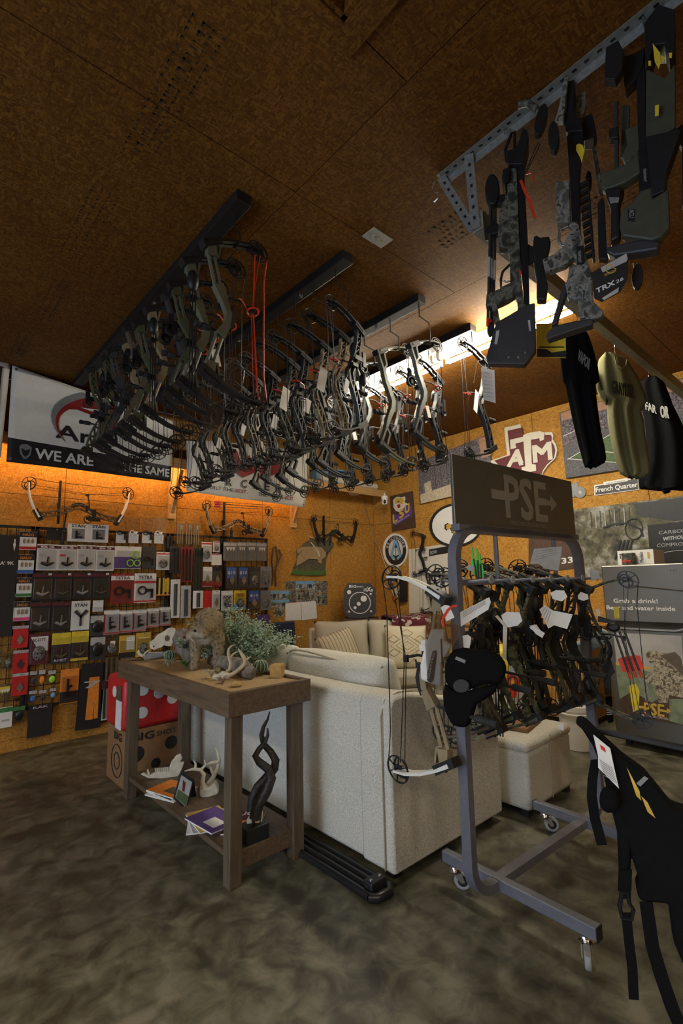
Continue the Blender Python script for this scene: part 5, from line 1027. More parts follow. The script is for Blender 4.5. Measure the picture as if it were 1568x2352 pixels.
# ================================================================== RIGHT WALL: SIGNS, CANVASES, POSTERS
def onB(off): return B_(off)
NB = V((-1, 0, 0))
def wb(pts, name, m, par, off, th, bevel=0): 
    pl = B_(off); return MB().prism([pl(p) for p in pts], NB*th).obj(name, m, par, bevel=bevel)
def tb(s, o, r, u, m, par, off, bold=.02, name='lettering'):      # text by three photo points: origin, right end, top left
    pl = B_(off); O = pl(o); return text(name, s, O, pl(r)-O, pl(u)-O, m, par, bold)
c9 = zz(940, 920, 2.497)
# football field canvas
def picture(name, label, cat, quadpx, m, off=.035, grp=None):
    t = thing(name, label, cat, B_(0)(quadpx[2])); wb(quadpx, 'canvas', m, t, 0, off); return t
mat('asphalt', (.10, .10, .11), .8, var=.5, scale=90); mat('turf', (.075, .115, .05), .8, var=.2, scale=40); mat('crowd', (.13, .11, .125), .8, var=.9, scale=60); mat('salmon', (.40, .22, .14), .8); mat('pale_stone', (.5, .42, .3), .8, var=.3, scale=60)
FB = [(1287, 949), (1640, 850), (1640, 1046), (1302, 1099)]
t = picture('canvas_print', 'large football field canvas print half hidden behind the hanging shirts', 'canvas', FB, 'asphalt')
def qb(Q, off):
    pl = B_(off); a, b, c, d = [pl(p) for p in Q]; return lambda u, v: (a*(1-u)+b*u)*(1-v)+(d*(1-u)+c*u)*v
def pc(f_, pts, name, m, par, th=.0008): return MB().prism([f_(*p) for p in pts], NB*th).obj(name, m, par)
f_ = qb(FB, .036); pc(f_, [(0, 0), (1, 0), (1, .12), (0, .12)], 'sky_strip', 'salmon', t); pc(f_, [(0, .12), (1, .12), (1, .42), (.35, .40), (0, .50)], 'crowd', 'crowd', t); pc(f_, [(.05, .70), (.45, .42), (.95, .55), (.95, .9), (.5, .98)], 'pitch', 'turf', t)
for a, b in (((.02, .72), (.45, .42)), ((.02, .71), (.6, .99)), ((.12, .62), (.7, .9)), ((.0, .36), (.14, .30))): 
    p, q = f_(*a), f_(*b); MB().tube([p, q], .004, 4).obj('chalk_line', 'paper', t)
# stadium canvas
ST = [(963, 1062), (1125, 998), (1133, 1116), (966, 1157)]
t = picture('canvas_print', 'stadium crowd canvas print behind the header sign', 'canvas', ST, 'crowd')
f_ = qb(ST, .036); pc(f_, [(.52, .30), (.80, .25), (.82, .9), (.58, .93)], 'pitch', 'turf', t); pc(f_, [(0, .78), (.45, .74), (.7, .8), (.7, 1), (0, 1)], 'stone_wall', 'pale_stone', t); pc(f_, [(.85, .0), (1, 0), (1, .4), (.88, .4)], 'building', 'salmon', t); pc(f_, [(.06, .55), (.16, .52), (.18, .8), (.08, .82)], 'column', 'pale_stone', t)
for k in range(4): p, q = f_(.22+.09*k, .15), f_(.24+.09*k, .72); MB().tube([p, q], .004, 4).obj('aisle', 'char', t)
# texas shaped sign
z4b = zz(1080, 820, 3.213)
TX = z4b(258, 525, 378, 498, 385, 585, 430, 565, 520, 550, 545, 560, 610, 558, 620, 580, 615, 610, 640, 650, 648, 690, 635, 750, 580, 800, 545, 850, 530, 900, 480, 960, 420, 940, 380, 880, 330, 850, 290, 880, 240, 860, 150, 770, 280, 725, 268, 620)
t = thing('state_sign', 'maroon and cream wooden sign shaped like a state with letters', 'sign', B_(0)(1220, 1115))
ctr = (1080+430/3.213, 820+720/3.213)
wb(TX, 'outline_board', 'cream', t, .0, .03); wb([(ctr[0]+(x-ctr[0])*.90, ctr[1]+(y-ctr[1])*.90) for x, y in TX], 'inner_board', 'maroon', t, .03, .006)
for q_ in (z4b(295, 612, 520, 560, 548, 560, 545, 612, 515, 622, 512, 600, 450, 612, 455, 790, 485, 795, 488, 840, 385, 862, 380, 815, 408, 808, 395, 625, 335, 640, 340, 672, 300, 682),): wb(q_, 'letter', 'cream', t, .036, .012)
tb('A', z4b(272, 812)[0], z4b(385, 790)[0], z4b(288, 700)[0], 'cream', t, .044, .06, 'letter'); tb('M', z4b(470, 775)[0], z4b(600, 748)[0], z4b(460, 660)[0], 'cream', t, .044, .06, 'letter')
# street sign
t = thing('street_sign', 'black and white street sign with white lettering under the shirts', 'sign', B_(0)(1415, 1130))
wb(c9(1060, 487, 1312, 440, 1316, 512, 1062, 546), 'plate', 'white', t, 0, .008); wb(c9(1065, 492, 1308, 447, 1311, 508, 1067, 541), 'face', 'vinyl_black', t, .008, .0015); wb(c9(1112, 468, 1250, 443, 1251, 462, 1114, 486), 'top_panel', 'white', t, .0096, .001)
tb('French Quarter', c9(1070, 532)[0], c9(1308, 500)[0], c9(1068, 500)[0], 'white', t, .011); tb('New Orleans', c9(1130, 482)[0], c9(1235, 463)[0], c9(1129, 472)[0], 'char', t, .012, 0)
# small metal tractor cut-out
t = thing('metal_cutout', 'small grey metal tractor cut-out peeking past the header sign', 'decoration', B_(0)(1325, 1144)); pl = B_(.008)
wb(c9(905, 480, 940, 478, 960, 465, 970, 485, 975, 520, 950, 540, 945, 555, 905, 550), 'body', 'grey', t, 0, .008); wb([c9(x, y)[0] for x, y in ell(978, 526, 34, 33)], 'wheel', 'grey', t, .008, .006); wb([c9(x, y)[0] for x, y in ell(978, 526, 9, 9)], 'hub', 'lgrey', t, .014, .002)
# saints oval
t = thing('oval_sign', 'white oval sign with black rim and gold lily emblem', 'sign', B_(0)(1050, 1256))
def ovB(cx, cy, rx, ry, tilt, name, m, off, th, par): return wb(ell(cx, cy, rx, ry, 28, tilt), name, m, par, off, th)
ovB(1048, 1206, 61, 50, -.12, 'rim', 'vinyl_black', 0, .02, t); ovB(1048, 1206, 56, 45, -.12, 'face', 'white', .02, .002, t)
lily = [(0, -38), (6, -22), (9, -8), (6, 4), (14, -4), (22, -10), (30, -6), (30, 4), (24, 10), (22, 5), (17, 4), (12, 12), (12, 16), (7, 18), (8, 28), (4, 36), (0, 40)]
lily = lily+[(-x, y) for x, y in lily[::-1][1:-1]]
wb([(1047+x*.88, 1208+y*.92-x*.1) for x, y in lily], 'emblem', 'vinyl_black', t, .022, .002); wb([(1047+x*.74, 1208+y*.82-x*.1) for x, y in lily], 'emblem', 'gold', t, .024, .002); wb([(1047-12, 1211), (1047+12, 1208), (1047+12, 1212), (1047-12, 1215)], 'emblem_band', 'vinyl_black', t, .026, .002)
# tiger board
t = thing('wall_plaque', 'dark brown wooden plaque with tiger head and purple gold letters', 'plaque', B_(0)(925, 1222)); wb([(897, 1140), (948, 1128), (955, 1211), (902, 1220)], 'board', 'dark_wood', t, 0, .022)
a7 = zz(760, 1120, 7.84)
wb(a7(1110, 510, 1170, 470, 1215, 490, 1400, 300, 1462, 350, 1455, 500, 1170, 688, 1118, 655), 'letter_field', 'purple', t, .022, .004); wb(a7(1118, 230, 1160, 180, 1200, 165, 1260, 175, 1335, 160, 1340, 215, 1320, 260, 1400, 300, 1340, 330, 1300, 380, 1225, 440, 1170, 420, 1130, 360), 'tiger_head', 'cream', t, .022, .005); wb(a7(1150, 215, 1200, 180, 1290, 190, 1310, 230, 1290, 300, 1240, 290, 1210, 270, 1170, 300, 1145, 270), 'tiger_fur', 'gold', t, .0275, .002); wb(a7(1195, 305, 1245, 300, 1250, 350, 1215, 372, 1195, 350), 'tiger_mouth', 'dark_red', t, .0275, .002); wb(a7(1195, 240, 1230, 236, 1216, 270), 'tiger_nose', 'vinyl_black', t, .0295, .002)
for s, x, y in (('L', 1118, 640), ('S', 1235, 560), ('U', 1335, 470)): tb(s, a7(x, y)[0], a7(x+75, y-48)[0], a7(x-6, y-140)[0], 'gold', t, .03, .06)
tb('LOUISIANA STATE', a7(1150, 660)[0], a7(1410, 500)[0], a7(1143, 640)[0], 'white', t, .03, 0)
# outdoors oval
t = thing('oval_sign', 'white and black oval sign with blue broadhead emblem', 'sign', B_(0)(908, 1304)); ovB(908.5, 1264, 28.5, 39, 0, 'rim', 'white', 0, .015, t); ovB(908.5, 1264, 24, 34, 0, 'ring', 'vinyl_black', .015, .002, t); ovB(908.5, 1263, 16.5, 24, 0, 'face', 'cream', .017, .002, t)
b7 = zz(760, 1120, 7.84)
wb(b7(1165, 930, 1205, 960, 1280, 1250, 1175, 1310, 1060, 1250, 1135, 960), 'emblem', 'vinyl_black', t, .019, .002); wb(b7(1140, 955, 1165, 945, 1190, 955, 1268, 1240, 1195, 1295, 1180, 1270, 1225, 1220, 1167, 1000, 1110, 1220, 1155, 1270, 1145, 1295, 1065, 1240), 'emblem', 'sky', t, .021, .002); wb(b7(1140, 1100, 1160, 1080, 1160, 1230, 1118, 1205), 'emblem_blade', 'cream', t, .021, .002); wb(b7(1172, 1080, 1190, 1100, 1215, 1205, 1172, 1230), 'emblem_blade', 'cream', t, .021, .002)
for i, ch in enumerate('GSOUTDOORS'):
    ang = R(160-15.5*i-(6 if i > 1 else 0)+4); cx_, cy_ = 908.5+20.2*math.cos(ang), 1264-29*math.sin(ang); dx, dy = math.sin(ang)*4.4, math.cos(ang)*5.2; ux, uy = math.cos(ang)*4.6, -math.sin(ang)*5.4
    tb(ch, (cx_-dx/2-ux/2, cy_-dy/2-uy/2), (cx_+dx/2-ux/2, cy_+dy/2-uy/2), (cx_-dx/2+ux/2, cy_-dy/2+uy/2), 'white', t, .02, .02)
# white display board with bows, black posters
t = thing('display_board', 'white bow display poster on the right wall with black header', 'poster', B_(0)(970, 1410)); wb([(939, 1262), (1030, 1248), (1030, 1402), (940, 1409)], 'sheet', 'cream', t, 0, .006); wb([(985, 1262), (1030, 1254), (1030, 1270), (985, 1278)], 'header', 'vinyl_black', t, .006, .001); tb('BOW', (988, 1274), (1003, 1271), (988, 1266), 'lgrey', t, .008)
t = thing('poster', 'black poster below the white display board', 'poster', B_(0)(960, 1445)); wb([(941, 1411), (1000, 1406), (1000, 1448), (941, 1452)], 'sheet', 'vinyl_black', t, 0, .005); tb('EVX', (960, 1433), (975, 1432), (960, 1427), 'lgrey', t, .007)
t = thing('poster', 'dark brown poster with white number behind the rack top', 'poster', B_(0)(1260, 1304)); wb([(1214, 1236), (1312, 1222), (1318, 1306), (1214, 1316)], 'sheet', 'dark_wood', t, 0, .006); tb('33', (1290, 1295), (1315, 1292), (1289, 1282), 'white', t, .008, .04)
# large bow poster
t = thing('poster', 'large photographic poster of a black bow in a forest above the refrigerator', 'poster', B_(0)(1430, 1300))
PQ = [(1315, 1171), (1660, 1127), (1660, 1330), (1326, 1330)]
m_, nt, N, L, P = new('forest_print'); P.inputs['Roughness'].default_value = .6; g = N.new('ShaderNodeNewGeometry'); nz = N.new('ShaderNodeTexNoise'); nz.inputs['Scale'].default_value = 5; nz.inputs['Detail'].default_value = 7; nz.inputs['Roughness'].default_value = .7; r = N.new('ShaderNodeValToRGB'); E = r.color_ramp.elements; E[0].position = .36; E[1].position = .68; E.new(.5); E[0].color = (.012, .012, .010, 1); E[1].color = (.12, .11, .06, 1); E[2].color = (.42, .42, .38, 1)
L.new(g.outputs['Position'], nz.inputs['Vector']); L.new(nz.outputs['Fac'], r.inputs[0]); L.new(r.outputs[0], P.inputs['Base Color'])
wb(PQ, 'sheet', 'forest_print', t, 0, .005); f_ = qb(PQ, .006); pc(f_, [(.54, .32), (1, .30), (1, 1), (.56, 1)], 'text_panel', 'vinyl_black', t); pc(f_, [(.45, .02), (1, .02), (1, .26), (.72, .3), (.5, .2)], 'rock_print', 'char', t)
for k in range(9): p, q = f_(.14+.035*k, .06), f_(.142+.035*k, .30); MB().tube([p, q], .006, 4).obj('tree_print', 'lgrey' if k % 2 else 'char', t)
for s, y, x1, bo in (('CARBON', 1228, 1570, 0), ('WITHOUT', 1242, 1572, .05), ('COMPROMISE', 1257, 1590, 0)): tb(s, (1512 if bo == 0 and s != 'COMPROMISE' else 1522 if bo else 1508, y), (x1+8, y-6), (1512 if bo == 0 and s != 'COMPROMISE' else 1522 if bo else 1508, y-8), 'lgrey', t, .009, bo)
pl = B_(.012)
MB().strip([pl(p) for p in ((1385, 1212), (1410, 1204), (1440, 1202), (1470, 1215), (1476, 1232))], .004, .02, (1, 0, 0)).obj('bow_print', 'vinyl_black', t); MB().tube([pl(p) for p in ell(1455, 1215, 20, 24, 16)], .006, 4, closed=True).obj('cam_print', 'vinyl_black', t)
for x in (0, 9, 18, 27): MB().strip([pl((1425+x, 1240)), pl((1412+x, 1285))], .003, .018, (1, 0, 0)).obj('riser_print', 'vinyl_black', t)
MB().tube([pl(p) for p in ((1500, 1290), (1508, 1278), (1530, 1268), (1560, 1264), (1600, 1264))], .004, 4).obj('logo_ring', 'lgrey', t)
# boxes on the refrigerator
def onf(px, py, x=FX+.12): return plane((x, 0, 0), (1, 0, 0))(px, py)
a, b = onf(1420, 1300), onf(1499, 1262)
t = thing('beer_carton', 'white beer carton lying on top of the refrigerator', 'box', (FX+.2, (a.y+b.y)/2, FT)); MB().bb(FX+.12, FX+.42, b.y, a.y, FT-.002, FT+.135).obj('body', 'paper', t)
x_ = FX+.119; text('lettering', 'M', (x_, a.y-.02, FT+.06), (0, -.05, 0), (0, 0, .05), 'vinyl_black', t); text('lettering', 'Modelo', (x_, b.y+.085, FT+.02), (0, 0, .095), (0, .03, 0), 'vinyl_black', t, .02); MB().bb(x_-.001, x_, b.y+.03, b.y+.05, FT+.05, FT+.11).obj('panel', 'gold', t)
a, b = onf(1434, 1292), onf(1464, 1292); t = thing('can_cooler', 'dark speckled can cooler with red logo in front of the beer carton', 'can holder', (FX+.07, (a.y+b.y)/2, FT)); MB().lathe([(.055, 0), (.058, .01), (.058, .10), (.054, .108), (0, .108)], (FX+.07, (a.y+b.y)/2, FT), 16).obj('sleeve', 'camo_dark', t, smooth=50); text('lettering', 'HOYT', (FX+.010, (a.y+b.y)/2+.035, FT+.02), (0, -.07, 0), (0, 0, .022), 'red_tie', t, .03)
# hunting poster on the refrigerator door
t = thing('magnetic_poster', 'hunter poster with yellow pack and gold logo on the refrigerator door', 'poster', (FX, 1.5, .35)); XP = FX-.002; fp = plane((XP, 0, 0), (1, 0, 0)); s5 = zz(1360, 1260, 4.52)
def fpoly(pts, name, m, k=1, par=t): return MB().prism([fp(p) for p in pts], V((-.0006*k, 0, 0))).obj(name, m, par)
mat('mist', (.42, .42, .42), .5, var=.12, scale=8); mat('field', (.20, .24, .15), .6, var=.25, scale=20); camo('hunter_print', [(.10, .08, .05), (.30, .26, .18), (.5, .45, .35), (.18, .15, .09)], 30)
fpoly(s5(218, 872, 925, 905, 985, 1845, 302, 1720), 'sheet', 'mist', 1); fpoly(s5(243, 1200, 400, 1235, 640, 1290, 700, 1600, 290, 1600, 252, 1330), 'hill_print', 'field', 2); fpoly(s5(243, 1180, 330, 1190, 620, 1235, 620, 1262, 330, 1225, 244, 1205), 'shrub_print', 'gold', 3); fpoly(s5(285, 1560, 420, 1480, 620, 1600, 780, 1500, 985, 1560, 985, 1845, 302, 1720), 'ground_print', 'dark_wood', 3)
fpoly(s5(545, 1110, 580, 1065, 640, 1050, 690, 1080, 740, 1085, 860, 1075, 920, 1130, 960, 1300, 985, 1420, 985, 1560, 800, 1520, 780, 1600, 690, 1600, 640, 1470, 660, 1420, 560, 1390, 530, 1340, 620, 1270, 650, 1180, 600, 1190), 'hunter_print', 'hunter_print', 4); fpoly(s5(700, 1110, 860, 1072, 925, 1150, 950, 1330, 820, 1200), 'backpack_print', 'bronze', 5); fpoly(s5(385, 1420, 450, 1400, 490, 1480, 480, 1700, 430, 1715, 400, 1560), 'pack_print', 'yellow', 5); fpoly(s5(800, 1560, 985, 1560, 985, 1840, 800, 1790), 'moss_print', 'field', 5)
def ft(s, o, r, u, m, bo=.03, k=.006): O = fp(o)+V((-k, 0, 0)); text('lettering', s, O, fp(r)-fp(o), fp(u)-fp(o), m, t, bo)
ft('PSE', s5(540, 1715)[0], s5(745, 1745)[0], s5(540, 1595)[0], 'gold'); ft('PRECISION DRIVEN.', s5(515, 1735)[0], s5(795, 1780)[0], s5(515, 1715)[0], 'paper', 0); fpoly(s5(480, 1630, 540, 1635, 540, 1660, 480, 1655), 'arrow_print', 'gold', 7); fpoly(s5(745, 1675, 775, 1680, 775, 1655, 820, 1690, 775, 1715, 775, 1700, 745, 1695), 'arrow_print', 'gold', 7)
for k in range(5): MB().tube([fp(s5(490+14*k, 1350)[0])+V((-.004, 0, 0)), fp(s5(560+14*k, 1590)[0])+V((-.004, 0, 0))], .0022, 4).obj('shaft_print', 'lgrey', t)

# ================================================================== CORNER: TARGETS, CABLES, CAMERA, PHOTOS
pl, n = facing((5.0, 5.05, 1.2))
t = thing('archery_target', 'black block archery target with white rings and dots behind the loveseat', 'target', (5.0, 5.05, .0)); a7 = zz(760, 1120, 7.84)
oct_ = a7(300, 1722, 700, 1722, 810, 1830, 815, 2240, 770, 2300, 640, 2352, 330, 2352, 240, 2260, 230, 1850)
bx_ = [pl(p) for p in oct_]; MB().prism(bx_, n*.32).obj('block', 'char', t)
zb = min(p.z for p in bx_); mid = sum(bx_, V((0, 0, 0)))/len(bx_)
MB().box((mid.x+n.x*.16, mid.y+n.y*.16, zb/2+.001), (.5, .3, zb), rotm(0, 0, -math.atan2(n.x, n.y))).obj('stand', 'dark_wood', t)
def ringp(cx, cy, r, w, m, nm):
    vs = []; mb = MB(); k = 32
    for i in range(k):
        an = 2*math.pi*i/k
        for q_ in (r, r-w): vs.append(pl(*a7(cx+q_*math.cos(an), cy+q_*math.sin(an))[0])-n*.002)
    mb.add(vs, [(2*i, 2*i+1, 2*((i+1) % k)+1, 2*((i+1) % k)) for i in range(k)]).obj(nm, m, t, fix=False)
ringp(518, 2075, 197, 13, 'white', 'ring')
for x, y, r_ in ((588, 2000, 56), (498, 2093, 36), (432, 2162, 28), (325, 1882, 38), (714, 1914, 18), (720, 2224, 18), (324, 2234, 19)): tr(pl, n, [a7(*p)[0] for p in ell(x, y, r_, r_)], 'dot', 'white', t, .001, -.002, 0)
for s, x0, y0, x1, h_ in (('BIG', 325, 1800, 455, 45), ('SHOT', 462, 1797, 585, 26), ('10', 592, 1868, 650, 55), ('X', 650, 1868, 712, 75), ('s', 718, 1868, 752, 42)):
    O = pl(a7(x0, y0)[0]); text('lettering', s, O-n*.004, pl(a7(x1, y0)[0])-O, pl(a7(x0, y0-h_)[0])-O, 'white', t, .03)
# elk target board
pl = A_(.0); t = thing('animal_target', 'tan elk shaped cardboard target mounted on the left wall', 'target', pl(715, 1322)); k4 = zz(640, 1040, 4.9)
def wa(pts, name, m, off, th, par=None): 
    q = A_(off); return MB().prism([q(p) for p in pts], (0, -th, 0)).obj(name, m, par or t, bevel=.004)
mat('elk_tan', (.34, .24, .13), .8, var=.15, scale=20); mat('elk_dark', (.10, .085, .05), .85, var=.3, scale=30); mat('elk_green', (.06, .14, .03), .9, var=.4, scale=60)
wa(k4(195, 1090, 240, 1060, 300, 1000, 400, 960, 520, 975, 560, 985, 610, 1020, 600, 1060, 560, 1120, 530, 1200, 520, 1300, 525, 1370, 390, 1380, 145, 1365, 160, 1290, 200, 1200), 'backing', 'elk_dark', 0, .012)
wa(k4(195, 1095, 255, 1060, 380, 1055, 480, 1065, 525, 1110, 520, 1170, 480, 1200, 470, 1250, 440, 1240, 430, 1200, 330, 1195, 260, 1240, 195, 1275, 200, 1220, 215, 1150), 'body', 'elk_tan', .012, .02)
wa(k4(470, 1060, 500, 1000, 560, 985, 612, 1025, 600, 1060, 560, 1100, 525, 1130), 'neck', 'elk_dark', .012, .03); wa(k4(140, 1350, 170, 1310, 300, 1330, 400, 1325, 525, 1320, 525, 1375, 390, 1385, 145, 1370), 'grass_base', 'elk_green', .012, .02); wa(k4(200, 1150, 235, 1120, 260, 1090, 262, 1100, 230, 1140, 205, 1170), 'tail', 'elk_dark', .034, .005)
for pts in (k4(362, 1010, 400, 1055, 440, 1110, 460, 1170), k4(350, 945, 400, 965), k4(430, 945, 470, 965), k4(530, 985, 560, 940)): MB().tube([A_(.035)(p) for p in pts], .009, 5).obj('antler_line', 'bone', t)
# photo collage
t0 = zz(620, 1080, 4.126); camo('photo_a', [(.05, .05, .03), (.22, .18, .10), (.35, .38, .42), (.10, .10, .06)], 24); camo('photo_b', [(.30, .24, .14), (.10, .12, .07), (.32, .42, .60), (.45, .36, .2)], 20); camo('photo_c', [(.04, .04, .04), (.13, .12, .10), (.24, .22, .17), (.08, .09, .05)], 30)
ph_ = [(148, 1052, 240, 1130), (243, 1050, 332, 1130), (334, 1050, 425, 1130), (427, 1050, 488, 1160), (490, 1050, 545, 1155), (2, 1140, 80, 1226), (82, 1140, 182, 1224), (184, 1136, 245, 1250), (247, 1132, 305, 1250), (307, 1132, 369, 1250), (371, 1132, 428, 1250), (430, 1166, 488, 1280), (490, 1160, 545, 1278), (2, 1228, 78, 1300), (80, 1226, 180, 1300), (32, 1306, 130, 1388)]
nmL = ['dark night hunt', 'sandy hunt under blue sky', 'second sandy hunt', 'tall forest hunt', 'tall dark hunt', 'brown field hunt', 'red ground hunt', 'dull brush hunt', 'kneeling hunter', 'dark camouflage hunter', 'brush and hunter', 'green meadow hunt', 'dark seated hunter', 'pale sky hunt', 'blue sky lower hunt', 'white bordered hunt']
q = A_(.004)
for i, (x0, y0, x1, y1) in enumerate(ph_):
    a, b = t0(x0, y0)[0], t0(x1, y1)[0]; xa, xb, za, zb_ = wrect(a[0], a[1], b[0], b[1], q)
    p_ = thing('photograph', '%s snapshot pinned in the %s of the wall collage' % (nmL[i], ('top row' if i < 5 else 'middle row' if i < 13 else 'lower row')), 'photo', ((xa+xb)/2, YA-.004, za), 'pinned hunting snapshots')
    MB().bb(xa, xb, YA-.003, YA-.001, za, zb_).obj('print', ('photo_c', 'photo_b', 'photo_b', 'photo_a', 'photo_c', 'photo_a', 'photo_b', 'photo_c', 'photo_a', 'photo_c', 'photo_a', 'photo_a', 'photo_c', 'photo_b', 'photo_b', 'photo_a')[i], p_)
    if i in (1, 2, 5, 6, 13, 14): MB().bb(xa+.002, xb-.002, YA-.0036, YA-.003, za+(zb_-za)*.62, zb_-.002).obj('sky', 'sky', p_)
    MB().bb(xa+(xb-xa)*.35, xa+(xb-xa)*.65, YA-.0040, YA-.0035, za+(zb_-za)*.2, za+(zb_-za)*.6).obj('figure', ('olive', 'bronze', 'char')[i % 3], p_)
for nm, q4 in (('left', [(655, 1386), (690, 1383), (692, 1424), (655, 1426)]), ('right', [(691, 1383), (725, 1380), (728, 1420), (693, 1425)])):
    o = MB().prism([A_(.006)(p) for p in q4], (0, -.002, 0)).obj('paper_sheet', 'paper'); tag(o, '%s white paper sheet pinned below the hunting snapshots' % nm, 'paper', 'pinned paper sheets')
# black fringed garment behind the loveseat arm
t = thing('fringed_blanket', 'black fringed blanket hanging by the left wall behind the loveseat', 'blanket', (4.05, 5.66, .55)); q = A_(.05); a, b = q(622, 1430), q(674, 1512)
MB().bb(a.x, b.x, YA-.09, YA-.04, b.z+.06, a.z).obj('fold', 'navy', t, bevel=.02)
for k in range(14): x = a.x+(b.x-a.x)*(k+.5)/14; MB().tube([(x, YA-.07, a.z-.03), (x+.005, YA-.08, (a.z+b.z)/2), (x-.003, YA-.07, b.z-.25)], .016, 5).obj('fringe', 'black', t)
# corner security camera, smoke alarm, cables, charger
c_ = V((5.60, 5.38, 2.80)); pl, n = facing((5.55, 5.36, 2.75)); c_ = pl(883, 1150)
t = thing('security_camera', 'white dome security camera under the shelf corner', 'camera', c_); MB().lathe([(0, .075), (.045, .075), (.052, .06), (.052, .02), (.046, .015), (.046, -.03), (.036, -.06), (0, -.072)], c_, 18).obj('housing', 'white', t, smooth=50); MB().ball(c_-n*.034+V((0, 0, -.02)), (.022, .022, .036), 10).obj('lens_window', 'gloss_black', t, smooth='all'); MB().tube([c_+V((0, 0, .07)), c_+V((0, 0, .12))], .012, 8).obj('mount', 'white', t)
q = A_(.15); c_ = q(814, 1137); t = thing('smoke_alarm', 'round ivory smoke alarm under the wall shelf', 'alarm', c_); MB().lathe([(0, -.03), (.075, -.03), (.085, -.015), (.085, .025)], (c_.x, c_.y, 2.902), 18).obj('case', 'ivory', t, smooth=50)
t = thing('wall_cable', 'white cable pair running down the corner to the outlet', 'cable', A_(.02)(905, 1410)); q = A_(.02); q2b = B_(.02)
P1 = [q(833, 1140), q(840, 1170), q(846, 1190), q(852, 1215), q(860, 1240), q2b(872, 1262), q2b(885, 1300), q2b(892, 1320), q2b(896, 1345), q2b(904, 1370)]
MB().tube(P1, .006, 5).obj('cable', 'rope', t); MB().tube(P1[:-3]+[q2b(895, 1318), q2b(902, 1345), q2b(913, 1372)], .006, 5).obj('cable', 'rope', t); MB().tube([q2b(892, 1320), q2b(900, 1332), q2b(917, 1340)], .004, 5).obj('cable', 'rope', t)
t = thing('power_outlet', 'ivory outlet plate with black charger on the right wall', 'outlet', B_(0)(915, 1360)); wb([(907, 1348), (918, 1346), (918, 1364), (907, 1366)], 'plate', 'ivory', t, 0, .01); wb([(917, 1334), (926, 1333), (926, 1340), (917, 1341)], 'adapter', 'white', t, 0, .03); wb([(922, 1328), (936, 1326), (936, 1382), (922, 1384)], 'charger', 'black', t, 0, .05)
MB().tube([q2b(x, y) for x, y in ((921, 1330), (918, 1355), (912, 1365), (902, 1362), (902, 1378), (910, 1384), (905, 1380), (918, 1368), (925, 1372), (915, 1378))], .005, 5).obj('cord', 'black', t)

